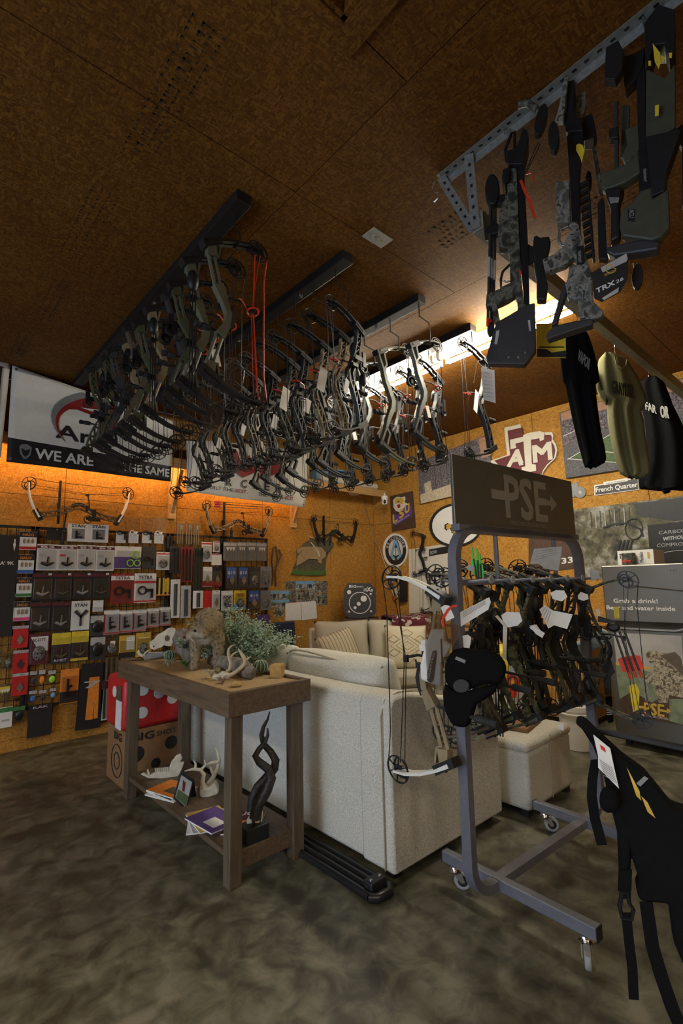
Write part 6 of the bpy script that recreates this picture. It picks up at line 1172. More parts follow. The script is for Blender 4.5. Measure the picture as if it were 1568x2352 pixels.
# ================================================================== THINGS ON THE CONSOLE TABLE
SZ = .942
def bobcat():
    c0 = V((1.63, 3.21, SZ-.004)); d = V((.454, .891, 0)).normalized(); r = V((d.y, -d.x, 0))
    W_ = lambda a, b, c: c0+r*a+d*b+V((0, 0, c))
    nodes = [(.03, .34, .28, .095), (.02, .22, .30, .110), (.01, .10, .30, .112), (0, .0, .215, .075), (-.015, -.05, .285, .070), (-.045, -.135, .275, .066), (-.105, -.172, .248, .034), (-.125, -.184, .240, .025),
             (-.068, .02, .19, .058), (-.072, .0, .12, .044), (-.074, -.01, .055, .036), (-.082, -.035, .022, .036),
             (.072, .025, .19, .058), (.076, .01, .12, .044), (.072, .0, .055, .036), (.07, -.03, .022, .036),
             (-.075, .36, .19, .062), (-.09, .31, .12, .045), (-.09, .41, .075, .03), (-.092, .36, .02, .032),
             (.10, .36, .19, .062), (.115, .31, .12, .045), (.115, .41, .075, .03), (.117, .36, .02, .032), (.05, .46, .26, .03)]
    edges = [(0, 1), (1, 2), (2, 3), (2, 4), (4, 5), (5, 6), (6, 7), (2, 8), (8, 9), (9, 10), (10, 11), (2, 12), (12, 13), (13, 14), (14, 15), (0, 16), (16, 17), (17, 18), (18, 19), (0, 20), (20, 21), (21, 22), (22, 23), (0, 24)]
    mbl = bpy.data.metaballs.new('k'); mbl.resolution = .011; mbl.render_resolution = .011; mbl.threshold = .6; o = bpy.data.objects.new('k', mbl); COL.objects.link(o)
    def el(p, r_): e = mbl.elements.new(); e.co = p; e.radius = r_/.84; e.stiffness = 2
    for a_, b_ in edges:
        A1, B1 = W_(*nodes[a_][:3]), W_(*nodes[b_][:3]); ra, rb = nodes[a_][3], nodes[b_][3]; k = max(2, int((B1-A1).length/(min(ra, rb)*.6)))
        for q in range(k+1): el(A1.lerp(B1, q/k), ra+(rb-ra)*q/k)
    for s_ in (-1, 1): el(W_(-.055+s_*.036, -.150-s_*.03, .243), .032)          # cheeks
    bpy.context.view_layer.update(); dg = bpy.context.evaluated_depsgraph_get(); body = bpy.data.meshes.new_from_object(o.evaluated_get(dg)); bpy.data.objects.remove(o)
    m, nt, N, L, P = new('bobcat_fur'); P.inputs['Roughness'].default_value = .9; P.inputs['Specular IOR Level'].default_value = .15
    g = N.new('ShaderNodeNewGeometry'); n1 = N.new('ShaderNodeTexNoise'); n1.inputs['Scale'].default_value = 60; n1.inputs['Detail'].default_value = 3; L.new(g.outputs['Position'], n1.inputs['Vector'])
    rp = N.new('ShaderNodeValToRGB'); E = rp.color_ramp.elements; E[0].position = .30; E[1].position = .70; E.new(.40); E[0].color = (.07, .05, .03, 1); E[1].color = (.22, .165, .10, 1); E[2].color = (.36, .28, .18, 1); L.new(n1.outputs['Fac'], rp.inputs[0])
    ds = N.new('ShaderNodeVectorMath'); ds.operation = 'DISTANCE'; ds.inputs[1].default_value = W_(.0, -.10, .165); L.new(g.outputs['Position'], ds.inputs[0])
    mr = N.new('ShaderNodeMapRange'); mr.inputs[1].default_value = .05; mr.inputs[2].default_value = .10; mr.inputs[3].default_value = 1; mr.inputs[4].default_value = 0; L.new(ds.outputs['Value'], mr.inputs[0])
    d2 = N.new('ShaderNodeVectorMath'); d2.operation = 'DISTANCE'; d2.inputs[1].default_value = W_(-.075, -.205, .225); L.new(g.outputs['Position'], d2.inputs[0]); m2 = N.new('ShaderNodeMapRange'); m2.inputs[1].default_value = .03; m2.inputs[2].default_value = .065; m2.inputs[3].default_value = .8; m2.inputs[4].default_value = 0; L.new(d2.outputs['Value'], m2.inputs[0]); mm_ = N.new('ShaderNodeMath'); mm_.operation = 'MAXIMUM'; L.new(mr.outputs[0], mm_.inputs[0]); L.new(m2.outputs[0], mm_.inputs[1])
    mx = N.new('ShaderNodeMix'); mx.data_type = 'RGBA'; L.new(mm_.outputs[0], mx.inputs[0]); L.new(rp.outputs[0], mx.inputs[6]); mx.inputs[7].default_value = (.50, .46, .38, 1); L.new(mx.outputs[2], P.inputs['Base Color'])
    body.materials.clear(); body.materials.append(m); body.polygons.foreach_set('use_smooth', [True]*len(body.polygons))
    t = link('taxidermy_bobcat', body); tag(t, 'mounted spotted bobcat standing on the sand with head turned left', 'bobcat')
    # short fur: single blades, far past counting
    rnd = random.Random(3); polys = list(body.polygons); ws = [p.area for p in polys]; mb = MB()
    for p in rnd.choices(polys, ws, k=9000):
        vs = [body.vertices[i].co for i in p.vertices]; a, b = rnd.random(), rnd.random()
        if a+b > 1: a, b = 1-a, 1-b
        q = vs[0]+(vs[1]-vs[0])*a+(vs[2]-vs[0])*b if len(vs) < 4 or rnd.random() < .5 else vs[0]+(vs[2]-vs[0])*a+(vs[3]-vs[0])*b
        nn = p.normal; down = V((0, 0, -1))+d*.4; tg = (down-nn*down.dot(nn)); tg = tg.normalized() if tg.length > 1e-4 else V((1, 0, 0)); sd = nn.cross(tg)*.0016
        l = rnd.uniform(.010, .018); e = q+(nn*.45+tg*.9+V((rnd.uniform(-.3, .3), rnd.uniform(-.3, .3), rnd.uniform(-.3, .3)))).normalized()*l
        mb.add([q-sd-nn*.001, q+sd-nn*.001, e], [(0, 1, 2)])
    f_ = mb.obj('fur', 'bobcat_fur', t, fix=False); f_['kind'] = 'stuff'
    hd = W_(-.045, -.135, .275); fw = (W_(-.125, -.184, .240)-hd).normalized(); sdv = fw.cross(V((0, 0, 1))).normalized(); up = sdv.cross(fw).normalized()
    from mathutils.bvhtree import BVHTree
    bvh = BVHTree.FromPolygons([v.co.copy() for v in body.vertices], [tuple(p.vertices) for p in body.polygons])
    def hit(dr):
        dr = dr.normalized(); h = bvh.ray_cast(hd+dr*.3, -dr); return (h[0], h[1]) if h[0] else (hd+dr*.08, dr)
    for s_ in (-1, 1):
        b0, _ = hit(up*.85+sdv*s_*.62-fw*.15); b0 = b0-up*.012; ear = MB().add([b0-fw*.02-sdv*s_*.016, b0+fw*.022-sdv*s_*.012, b0+sdv*s_*.024-up*.01, b0+sdv*s_*.012+up*.062], [(0, 1, 3), (1, 2, 3), (2, 0, 3), (0, 2, 1)]); ear.obj('ear', 'elk_dark', t)
        e0, _ = hit(fw*.80+sdv*s_*.48+up*.26); MB().ball(e0-fw*.002, (.010, .010, .009), 10).obj('eye', 'gloss_black', t, smooth='all'); MB().tube([e0+up*.013+sdv*s_*.012+fw*.004, e0+up*.009-sdv*s_*.008+fw*.006, e0-up*.008-sdv*s_*.016+fw*.006], .0025, 4).obj('eye_line', 'elk_dark', t)
        for k in range(3): w0, _ = hit(fw+sdv*s_*.2-up*(.15+.05*k)); MB().tube([w0, w0+sdv*s_*.05-up*.012*k+fw*.01], .0008, 3).obj('whisker', 'white', t)
    n0, _ = hit(fw); MB().ball(n0+up*.004, (.013, .013, .010), 10).obj('nose', 'maroon', t, smooth='all')
    mp_ = [hit(fw-up*.30+sdv*q)[0] for q in (-.35, -.15, 0, .15, .35)]; MB().tube(mp_, .0028, 4).obj('mouth', 'elk_dark', t)
bobcat()
# grey-green bush
def bush():
    t = thing('sage_bush', 'grey green artificial sage bush behind the bobcat', 'plant', (1.84, 3.28, SZ)); rnd = random.Random(5); st = MB(); lf = MB(); mat('sage_leaf', (.33, .42, .29), .8, var=.35, scale=40); mat('sage_stem', (.10, .10, .06), .8)
    base = V((1.84, 3.28, SZ-.02)); cR = V((.743, -.669, 0)); cF = V((.669, .743, 0))
    for k in range(70):
        a = rnd.uniform(-.75, 1.25); l = rnd.uniform(.20, .43); 
        if k < 5: a = 1.0+.04*k; l = .42+.03*k
        if k in (5, 6, 7): a = -1.1; l = .45
        dr = (cR*math.sin(a)+V((0, 0, 1))*abs(math.cos(a))+cF*rnd.uniform(-.35, .55)).normalized(); pts = [base+dr*l*j/5+V((0, 0, -.09*max(0, abs(a)-.9)*(j/5)**2))+V((rnd.uniform(-.012, .012), rnd.uniform(-.012, .012), 0)) for j in range(6)]
        st.tube(pts, [.004, .0035, .003, .0025, .002, .001], 4)
        for j in range(300):
            u = rnd.uniform(.25, 1)*5; i = min(int(u), 4); p = pts[i].lerp(pts[i+1], u-i)+V((rnd.gauss(0, .02), rnd.gauss(0, .02), rnd.gauss(0, .02))); s_ = rnd.uniform(.007, .013); q = V((rnd.gauss(0, 1), rnd.gauss(0, 1), rnd.gauss(0, 1))).normalized(); w = q.orthogonal().normalized()
            lf.add([p-w*s_*.5, p+q*s_*1.4, p+w*s_*.5, p-q*s_*.7], [(0, 1, 2, 3)])
    st.obj('stems', 'sage_stem', t, fix=False)['kind'] = 'stuff'; lf.obj('foliage', 'sage_leaf', t, fix=False)['kind'] = 'stuff'
bush()
def rough_tube(path, rs, name, m, par, seed=0, n=14, amp=.18):
    rnd = random.Random(seed); mb = MB(); mb.tube(path, rs, n); c = [V(p) for p in path]
    mb.v = [tuple(min(c, key=lambda q: (q-V(v)).length)+(V(v)-min(c, key=lambda q: (q-V(v)).length))*(1+rnd.uniform(-amp, amp))) for v in mb.v]
    return mb.obj(name, m, par, smooth='all')
mat('driftwood', (.20, .17, .14), .9, var=.45, scale=24, bump=.6)
t = thing('driftwood_log', 'long grey driftwood log lying across the sand behind the antlers', 'log', (1.68, 2.9, SZ)); rough_tube([(1.715, 3.30, .985), (1.71, 3.12, .985), (1.70, 2.95, .985), (1.68, 2.80, .98), (1.655, 2.68, .975)], [.035, .045, .048, .046, .034], 'log', 'driftwood', t, 2)
t = thing('driftwood_stump', 'leaning grey driftwood stump with a dark hole left of the bobcat', 'log', (1.70, 3.62, SZ)); rough_tube([(1.66, 3.54, .945), (1.675, 3.58, 1.0), (1.68, 3.64, 1.06), (1.67, 3.70, 1.12), (1.66, 3.72, 1.17)], [.03, .06, .08, .075, .03], 'stump', 'driftwood', t, 4); pl, n = facing((1.62, 3.55, 1.05)); tr(pl, n, ell(425, 1483, 6, 5, 10), 'knot_hole', 'black', t, .02, -.03)
# hog skull
pl, n = facing((1.60, 3.86, 1.0)); k = zz(300, 1420, 10.453)
t = thing('hog_skull', 'cream boar skull with curved tusks at the far left table corner', 'skull', (1.60, 3.86, SZ))
tr(pl, n, k(440, 590, 560, 510, 640, 400, 760, 340, 900, 250, 990, 232, 1060, 245, 1090, 290, 1060, 350, 1050, 470, 1020, 560, 1000, 650, 900, 665, 800, 640, 740, 690, 560, 750, 480, 720, 455, 640, 480, 600), 'cranium', 'bone', t, .085, .01, .012, True)
tr(pl, n, [k(*p)[0] for p in ell(870, 470, 55, 70)], 'eye_socket', 'elk_dark', t, .01, -.034, 0); tr(pl, n, [k(*p)[0] for p in ell(555, 665, 16, 22)], 'nerve_hole', 'black', t, .01, -.034, 0)
tr(pl, n, k(310, 880, 440, 830, 750, 800, 1000, 790, 1010, 850, 720, 930, 560, 970, 350, 1010, 300, 950), 'jaw', 'grey', t, .06, 0, .008)
trt(pl, n, k(300, 900, 220, 860, 185, 800, 200, 745), [.010, .012, .009, .002], 'tusk', 'bone', t, -.02); trt(pl, n, k(320, 880, 350, 820, 410, 770, 480, 745), [.006, .006, .005, .002], 'tusk', 'bone', t, -.03)
for i in range(9): tr(pl, n, k(430+36*i, 800, 455+36*i, 796, 455+36*i, 822, 432+36*i, 826), 'tooth', 'bone', t, .02, -.02, .001)
# deer antlers with skull cap
pl, n = facing((1.56, 2.78, 1.0)); k = zz(480, 1400, 7.127)
t = thing('deer_antlers', 'small deer antler pair on a white skull cap on the sand', 'antlers', (1.55, 2.76, SZ))
tr(pl, n, k(55, 1070, 150, 1060, 220, 1005, 275, 1030, 340, 1045, 352, 1100, 300, 1130, 230, 1125, 130, 1150, 60, 1125), 'skull_cap', 'bone', t, .07, .0, .01, True)
trt(pl, n, k(270, 1050, 340, 990, 355, 900, 335, 800, 312, 720, 325, 650, 370, 605, 438, 583), [.013, .012, .011, .011, .010, .008, .006, .002], 'antler', 'antler', t, .03); trt(pl, n, k(345, 820, 385, 750, 440, 712, 482, 698), [.009, .007, .005, .002], 'tine', 'antler', t, .03)
trt(pl, n, k(340, 1075, 440, 1010, 540, 930, 590, 860, 578, 790, 530, 720, 475, 628), [.014, .013, .013, .013, .012, .010, .003], 'antler', 'antler', t, -.02); trt(pl, n, k(590, 830, 630, 800, 688, 758), [.011, .008, .002], 'tine', 'antler', t, -.02)
# ribbed cacti
def cactus(c, r_, label):
    t = thing('barrel_cactus', label, 'cactus', (c[0], c[1], SZ)); mb = MB(); nn_, kk = 48, 12; vs = []; mat_ = 'cactus_green'
    for i in range(kk+1):
        a = math.pi*i/kk
        for j in range(nn_): b = 2*math.pi*j/nn_; q = 1+.10*math.cos(12*b); vs.append(V(c)+V((r_*q*math.sin(a)*math.cos(b), r_*q*math.sin(a)*math.sin(b), r_*.86*math.cos(a))))
    mb.add(vs, [(i*nn_+j, (i+1)*nn_+j, (i+1)*nn_+(j+1) % nn_, i*nn_+(j+1) % nn_) for i in range(kk) for j in range(nn_)]).obj('body', mat_, t, smooth='all')
    for j in range(12):
        b = 2*math.pi*j/12; MB().tube([V(c)+V((r_*1.12*math.sin(a)*math.cos(b), r_*1.12*math.sin(a)*math.sin(b), r_*.90*math.cos(a))) for a in [math.pi*i/8 for i in range(9)]], r_*.06, 4).obj('spine_rib', 'cactus_rib', t)
mat('cactus_green', (.06, .12, .07), .7); mat('cactus_rib', (.42, .46, .34), .8, var=.3, scale=200)
cactus((1.795, 2.80, SZ+.038), .046, 'round striped barrel cactus beside the sandstone block'); cactus((1.60, 3.74, SZ+.045), .040, 'round striped barrel cactus in front of the boar skull')
def tuft(x, y, label, m, h_=.05, n=26, cat='air plant', spread=1.0):
    t = thing('air_plant', label, cat, (x, y, SZ)); rnd = random.Random(int(x*1000+y*77))
    for i in range(n):
        a = rnd.uniform(0, 6.28); l = h_*rnd.uniform(.6, 1.1)*spread; p = V((x, y, SZ-.004)); q = p+V((l*.5*math.cos(a), l*.5*math.sin(a), l*.8)); e = p+V((l*math.cos(a), l*math.sin(a), l*rnd.uniform(.5, .9)))
        MB().tube([p, q, e], [.003, .0025, .0006], 4).obj('leaf', m, t)
mat('dry_leaf', (.34, .32, .22), .8); mat('red_leaf', (.26, .16, .12), .8)
tuft(1.50, 3.53, 'spiky grey air plant in front of the left cactus', 'dry_leaf', .055); tuft(1.45, 2.66, 'reddish air plant in front of the antler skull cap', 'red_leaf', .05); tuft(1.52, 2.93, 'pale green air plant behind the antler skull cap', 'dry_leaf', .055); tuft(1.57, 3.40, 'dark green moss tuft beside the driftwood stump', 'elk_green', .035, 40, 'moss', 1.5)
def stone(c, s, label, m, seed, cat='rock'):
    rnd = random.Random(seed); mb = MB(); pts = [V((x*s[0]*rnd.uniform(.8, 1), y*s[1]*rnd.uniform(.8, 1), z*s[2]*rnd.uniform(.85, 1))) for x in (-1, 1) for y in (-1, 1) for z in (-1, 1)]
    rr = rotm(0, 0, rnd.uniform(0, 3)); mb.add([V(c)+rr @ p for p in pts], [(0, 1, 3, 2), (4, 6, 7, 5), (0, 4, 5, 1), (2, 3, 7, 6), (0, 2, 6, 4), (1, 5, 7, 3)]); o = mb.obj('rock', m, None, bevel=.006); tag(o, label, cat); return o
mat('sandstone', (.42, .27, .09), .85, var=.15, scale=40, bump=.3)
stone((1.79, 2.60, SZ+.036), (.045, .04, .042), 'square orange sandstone block at the right end of the table', 'sandstone', 1); stone((1.64, 3.06, SZ+.009), (.016, .012, .014), 'small orange pebble between the bobcat paws', 'sandstone', 2); stone((1.49, 2.56, SZ+.006), (.045, .03, .010), 'thin tan stone slab near the front table edge', 'sandstone', 3); stone((1.72, 3.82, SZ+.03), (.05, .04, .035), 'orange stone behind the left cactus', 'sandstone', 4)

# ================================================================== LOWER SHELF
ZS = .156; s6 = zz(240, 1600, 3.267)
pl, n = facing((1.56, 3.66, .2)); t = thing('jaw_bone', 'white deer jaw bone lying on the lower shelf', 'bone', (1.56, 3.66, ZS))
tr(pl, n, s6(272, 580, 300, 568, 330, 590, 360, 575, 400, 560, 480, 545, 500, 490, 540, 440, 570, 428, 585, 460, 565, 490, 600, 485, 575, 560, 545, 605, 480, 612, 330, 610), 'jaw', 'bone', t, .03, 0, .006, True); tr(pl, n, s6(318, 545, 330, 540, 342, 575, 325, 585), 'incisor', 'bone', t, .02, -.01, .002)
for i in range(7): tr(pl, n, s6(378+15*i, 535-1.5*i, 390+15*i, 533-1.5*i, 390+15*i, 556, 380+15*i, 558), 'tooth', 'bone', t, .016, -.012, .001)
pl, n = facing((1.60, 3.18, .3)); t = thing('deer_skull', 'whitetail skull with branching antlers on the lower shelf', 'skull', (1.60, 3.15, ZS))
tr(pl, n, s6(715, 690, 750, 670, 780, 680, 820, 645, 845, 650, 860, 690, 855, 725, 810, 740, 780, 770, 740, 770, 715, 735), 'cranium', 'bone', t, .09, .02, .012, True)
trt(pl, n, s6(740, 690, 735, 630, 745, 580, 720, 545, 660, 540, 600, 555), [.016, .014, .013, .012, .009, .003], 'antler', 'bone', t, -.01); trt(pl, n, s6(680, 540, 685, 500, 665, 465), [.010, .008, .002], 'tine', 'bone', t, -.01); trt(pl, n, s6(720, 550, 760, 505, 750, 470), [.011, .008, .002], 'tine', 'bone', t, -.01)
trt(pl, n, s6(780, 680, 815, 630, 850, 560, 862, 500, 850, 440, 830, 400), [.016, .015, .014, .012, .009, .003], 'antler', 'bone', t, .06); trt(pl, n, s6(855, 510, 800, 515, 740, 545), [.011, .009, .003], 'tine', 'bone', t, .05); trt(pl, n, s6(820, 610, 800, 570, 792, 535), [.011, .008, .002], 'tine', 'bone', t, .05)
# picture frame leaning
t = thing('picture_frame', 'black framed hunting photo propped on the lower shelf', 'picture frame', (1.43, 3.13, ZS)); pl, n = facing((1.43, 3.14, .25)); Q = s6(572, 555, 672, 622, 615, 855, 515, 762)
tr(pl, n, Q, 'frame', 'black', t, .018, 0, .003); cq = (sum(p[0] for p in Q)/4, sum(p[1] for p in Q)/4); tr(pl, n, [(cq[0]+(x-cq[0])*.80, cq[1]+(y-cq[1])*.80) for x, y in Q], 'photo', 'mist', t, .001, -.010, 0); tr(pl, n, s6(552, 690, 632, 745, 612, 820, 535, 750), 'meadow', 'turf', t, .001, -.0115, 0); tr(pl, n, s6(588, 620, 606, 640, 598, 710, 582, 700), 'figure', 'maroon', t, .001, -.0125, 0); MB().strip([pl(s6(640, 640)[0])+n*.012, pl(s6(660, 800)[0])+n*.10], .05, .004, n.cross(V((0, 0, 1)))).obj('easel_leg', 'black', t)
# magazines
def mag(x, y, z, w, l, rz, m, label, panel=None, words=None):
    t = thing('magazine', label, 'magazine', (x, y, z), 'magazines on the lower shelf', rz, local=True); MB().bb(-w/2, w/2, -l/2, l/2, 0, .007).obj('pages', 'paper', t); MB().bb(-w/2, w/2, -l/2, l/2, .007, .008).obj('cover', m, t)
    if panel: MB().bb(-w*.3, w*.1, -l*.35, l*.05, .008, .0085).obj('cover_picture', panel, t)
    if words: text('lettering', words, (-w*.45, l*.28, .0092), (w*.9, 0, 0), (0, l*.17, 0), 'white', t, .04)
mag(1.47, 3.36, ZS, .2, .26, .35, 'paper', 'white magazine at the bottom of the left stack'); mag(1.475, 3.37, ZS+.009, .2, .26, .2, 'char', 'dark magazine in the middle of the left stack'); mag(1.48, 3.37, ZS+.018, .2, .26, .28, 'orange', 'orange deer magazine on top of the left stack', 'bronze')
mag(1.45, 2.83, ZS, .2, .27, -.5, 'paper', 'white magazine at the bottom of the right stack'); mag(1.455, 2.82, ZS+.009, .2, .27, -.3, 'lgrey', 'grey magazine second in the right stack'); mag(1.46, 2.80, ZS+.018, .2, .27, -.15, 'gold', 'yellow edged magazine third in the right stack'); mag(1.46, 2.76, ZS+.027, .2, .27, .1, 'purple', 'purple magazine with white panel on the right stack', 'white'); mag(1.60, 2.66, ZS, .2, .27, -.75, 'maroon', 'dark red buck magazine leaning under the twisted horn', 'orange', 'BUCK')
# twisted horn
t = thing('twisted_horn', 'dark spiral antelope horn on a black block on the lower shelf', 'horn', (1.56, 2.43, ZS)); MB().bb(1.475, 1.615, 2.425, 2.525, ZS, ZS+.075).obj('block', 'black', t, bevel=.004)
pl, n = facing((1.56, 2.48, .4)); tr(pl, n, s6(1058, 960, 1075, 935, 1100, 900, 1160, 930, 1168, 880, 1190, 875, 1185, 930, 1160, 965, 1110, 972), 'skull_plate', 'bone', t, .06, .02, .01, True); MB().tube([(1.545, 2.475, ZS+.07), (1.55, 2.48, ZS+.13)], .008, 8).obj('post', 'black', t)
trt(pl, n, s6(1125, 900, 1150, 800, 1215, 690, 1250, 600, 1225, 530, 1160, 480, 1130, 435, 1160, 385, 1205, 330, 1225, 280, 1222, 230), [.032, .032, .030, .027, .024, .021, .018, .015, .012, .009, .004], 'horn', 'horn', t, -.02); trt(pl, n, s6(1110, 870, 1115, 780, 1150, 700, 1220, 620, 1275, 550, 1285, 490, 1250, 430, 1195, 370, 1178, 300, 1195, 235, 1225, 180, 1240, 122), [.032, .031, .029, .027, .025, .023, .020, .017, .014, .011, .007, .003], 'horn', 'horn', t, .03)

# ================================================================== FLOOR: TARGET BOXES, TUBES
t = thing('target_carton', 'brown cardboard archery target carton with black dots behind the console table', 'box', (1.63, 4.3, 0)); cx0, cx1, cy0, cy1, ch_ = 1.405, 1.86, 4.07, 4.46, .41
MB().bb(cx0, cx1, cy0, cy1, 0, ch_).obj('body', 'carton', t, bevel=.004)
for x, z, r_ in ((1.50, .23, .058), (1.77, .26, .05), (1.65, .13, .038), (1.50, .045, .045)): MB().lathe([(0, -.001), (r_, -.001), (r_, 0)], (x, cy0-.001, z), 20, 'Y').obj('dot', 'vinyl_black', t)
text('lettering', 'BIG', (1.46, cy0-.003, .325), (.17, 0, 0), (0, 0, .055), 'vinyl_black', t, .04); text('lettering', 'SHOT', (1.65, cy0-.003, .33), (.16, 0, 0), (0, 0, .038), 'vinyl_black', t, .02); text('lettering', 'BIG', (cx0-.003, 4.30, .325), (0, -.17, 0), (0, 0, .055), 'vinyl_black', t, .04)
for r_ in (.12, .06): MB().tube([(cx0-.002, 4.22+r_*math.cos(a), .17+r_*math.sin(a)) for a in [k_*math.pi/10 for k_ in range(20)]], .004, 4, closed=True).obj('ring', 'vinyl_black', t)
t = thing('foam_die', 'large red foam die target with white spots on the carton', 'target', (1.63, 4.3, ch_)); MB().bb(1.385, 1.875, 4.065, 4.48, ch_, .80).obj('cube', 'red', t, bevel=.035, smooth=True)
for x, z in ((1.53, .70), (1.53, .53), (1.66, .66), (1.77, .60)): MB().lathe([(0, -.004), (.042, -.004), (.046, .002)], (x, 4.065, z), 20, 'Y').obj('spot', 'white', t)
MB().bb(1.380, 1.386, 4.10, 4.22, .42, .63).obj('label', 'paper', t); MB().bb(1.379, 1.380, 4.11, 4.21, .63, .74).obj('label_photo', 'elk_dark', t); MB().lathe([(0, -.004), (.042, -.004), (.046, .002)], (1.387, 4.28, .68), 20, 'X').obj('spot', 'white', t)
t = thing('tube_frame', 'bundle of folded black metal tubes on the floor along the sofa', 'tubes', (1.86, 2.8, 0))
for i, x in enumerate((1.805, 1.85, 1.895, 1.935)): MB().tube([(x, 1.86+.02*i, .022), (x, 4.0, .022)], .02, 8).obj('tube', 'black_satin', t, smooth=60)
MB().tube([(1.80, 1.86, .022), (1.82, 1.83, .022), (1.90, 1.82, .022), (1.94, 1.86, .022)], .022, 8).obj('end_bend', 'black_satin', t, smooth=60); MB().bb(1.82, 1.92, 1.86, 1.92, .02, .07).obj('clamp', 'black', t, bevel=.008)
for x in (1.84, 1.90): MB().lathe([(0, .075), (.008, .075), (.009, .068)], (x, 1.885, 0), 8).obj('bolt', 'steel', t)

# ================================================================== BEHIND THE RACK
t = thing('oak_sideboard', 'honey oak sideboard against the right wall behind the bow rack', 'cabinet', (5.55, 3.2, 0))
MB().bb(5.30, 5.88, 2.25, 4.15, .06, .95).obj('body', 'oak', t, bevel=.004); MB().bb(5.27, 5.89, 2.22, 4.18, .95, .98).obj('top', 'oak', t, bevel=.006)
for i in range(4):
    for j in range(3):
        y = 2.30+.47*i; z = .12+.28*j; d_ = MB().bb(5.285, 5.30, y, y+.42, z, z+.24).obj('drawer', 'oak', t, bevel=.006); MB().lathe([(0, -.03), (.014, -.03), (.016, -.015), (.006, 0)], (5.285, y+.21, z+.12), 10, 'X').obj('knob', 'bronze', d_)
MB().bb(5.33, 5.86, 2.28, 4.12, 0, .06).obj('plinth', 'dark_wood', t)
# yellow bag target
t = thing('bag_target', 'yellow and white bag target with orange bullseye behind the rack', 'target', (4.4, 2.9, 0)); bq = plane((4.28, 0, 0), (1, 0, 0))
MB().bb(4.30, 4.62, 2.52, 3.18, .0, .48).obj('lower_bag', 'paper', t, smooth=True, bevel=.04); MB().bb(4.29, 4.63, 2.51, 3.19, .47, .86).obj('upper_bag', 'yellow', t, smooth=True, bevel=.05)
k = zz(1120, 1480, 4.61); 
def bqp(pts, nm, m, kk): return MB().prism([bq(p) for p in pts], (-.002*kk, 0, 0)).obj(nm, m, t)
bqp(k(190, 380, 220, 280, 300, 290, 340, 400, 300, 560, 230, 580), 'flame_print', 'red_tie', 1)
for i, (r_, m) in enumerate(((60, 'char'), (42, 'red_tie'), (28, 'orange'), (14, 'yellow'))): bqp([k(*p)[0] for p in ell(265, 400, r_, r_*1.15)], 'ring_print', m, 2+i)
bqp(k(400, 430, 440, 410, 445, 500, 420, 570, 380, 580, 400, 500), 'flame_print', 'orange', 1)
# bucket with arrows
t = thing('plastic_bucket', 'white plastic bucket holding dark arrows beside the refrigerator', 'bucket', (4.68, 2.10, 0)); c_ = (4.68, 2.10, 0)
MB().lathe([(0, .004), (.125, .004), (.15, .33), (.156, .335), (.156, .375), (.15, .38), (.146, .36), (.122, .02), (0, .02)], c_, 24).obj('pail', 'white', t, smooth=40); MB().lathe([(.150, .30), (.158, .302), (.158, .312), (.150, .314)], c_, 24).obj('rim_band', 'white', t)
rn = random.Random(9)
for i in range(22):
    a = rn.uniform(0, 6.28); r_ = rn.uniform(.01, .10); p = V((4.68+r_*math.cos(a), 2.10+r_*math.sin(a), .03)); e = V((4.68+r_*1.7*math.cos(a), 2.10+r_*1.7*math.sin(a), rn.uniform(.76, .9)))
    s_ = thing('arrow', ('black', 'yellow nocked', 'brown', 'grey')[i % 4]+' arrow standing in the white bucket', 'arrow', p, 'arrows in the bucket'); MB().tube([p, e], .005, 5).obj('shaft', ('char', 'char', 'bronze', 'slate')[i % 4], s_); dd = (e-p).normalized(); f0 = e-dd*.09; MB().prism([f0, f0+V((.014, 0, .01)), e-dd*.03+V((.012, 0, 0)), e-dd*.02], (0, .002, 0)).prism([f0, f0+V((0, .014, .01)), e-dd*.03+V((0, .012, 0)), e-dd*.02], (.002, 0, 0)).obj('fletching', ('black', 'yellow', 'bronze', 'grey')[i % 4], s_)
# pale blue plastic bag on the far rack end
pl, n = facing((3.2, 1.5, 1.1)); k = zz(1160, 1220, 3.843)
o = tr(pl, n, k(590, 985, 700, 960, 770, 890, 850, 850, 900, 880, 945, 950, 880, 1000, 720, 1070, 600, 1160, 592, 1050), 'foam_sheet', 'lgrey', None, .05, 0, .02, True); tag(o, 'pale blue foam sheet tucked behind the far rack bows', 'foam'); mat('pale_blue', (.42, .52, .56), .8); slot(o, 'pale_blue')

# ================================================================== THINGS HUNG ON THE RACK
k3 = zz(900, 1220, 4.612)
pl, n = facing((1.84, 1.46, 1.2))
t = thing('accessory_bag', 'white pouch with dark oval lettered label in a clear zip bag', 'bag', pl(k3(420, 1640)[0])); pts = k3(415, 1040, 560, 1035, 555, 1150, 640, 1210, 530, 1400, 525, 1650, 440, 1620, 305, 1570, 300, 1420, 340, 1250)
tr(pl, n, pts, 'pouch', 'white', t, .03, 0, .01, True); tr(pl, n, k3(430, 1265, 470, 1255, 475, 1300, 440, 1570, 410, 1600, 370, 1570, 372, 1500), 'label', 'navy', t, .001, -.017, 0); O = pl(k3(392, 1560)[0])-n*.02; text('lettering', 'QUATTRO', O, pl(k3(455, 1290)[0])-pl(k3(392, 1560)[0]), pl(k3(372, 1550)[0])-pl(k3(392, 1560)[0]), 'white', t, .03)
tr(pl, n, k3(360, 860, 500, 880, 715, 1010, 690, 1130, 560, 1400, 580, 1690, 540, 1680, 380, 1640, 350, 1200), 'zip_bag', 'bag', t, .002, -.022, 0)
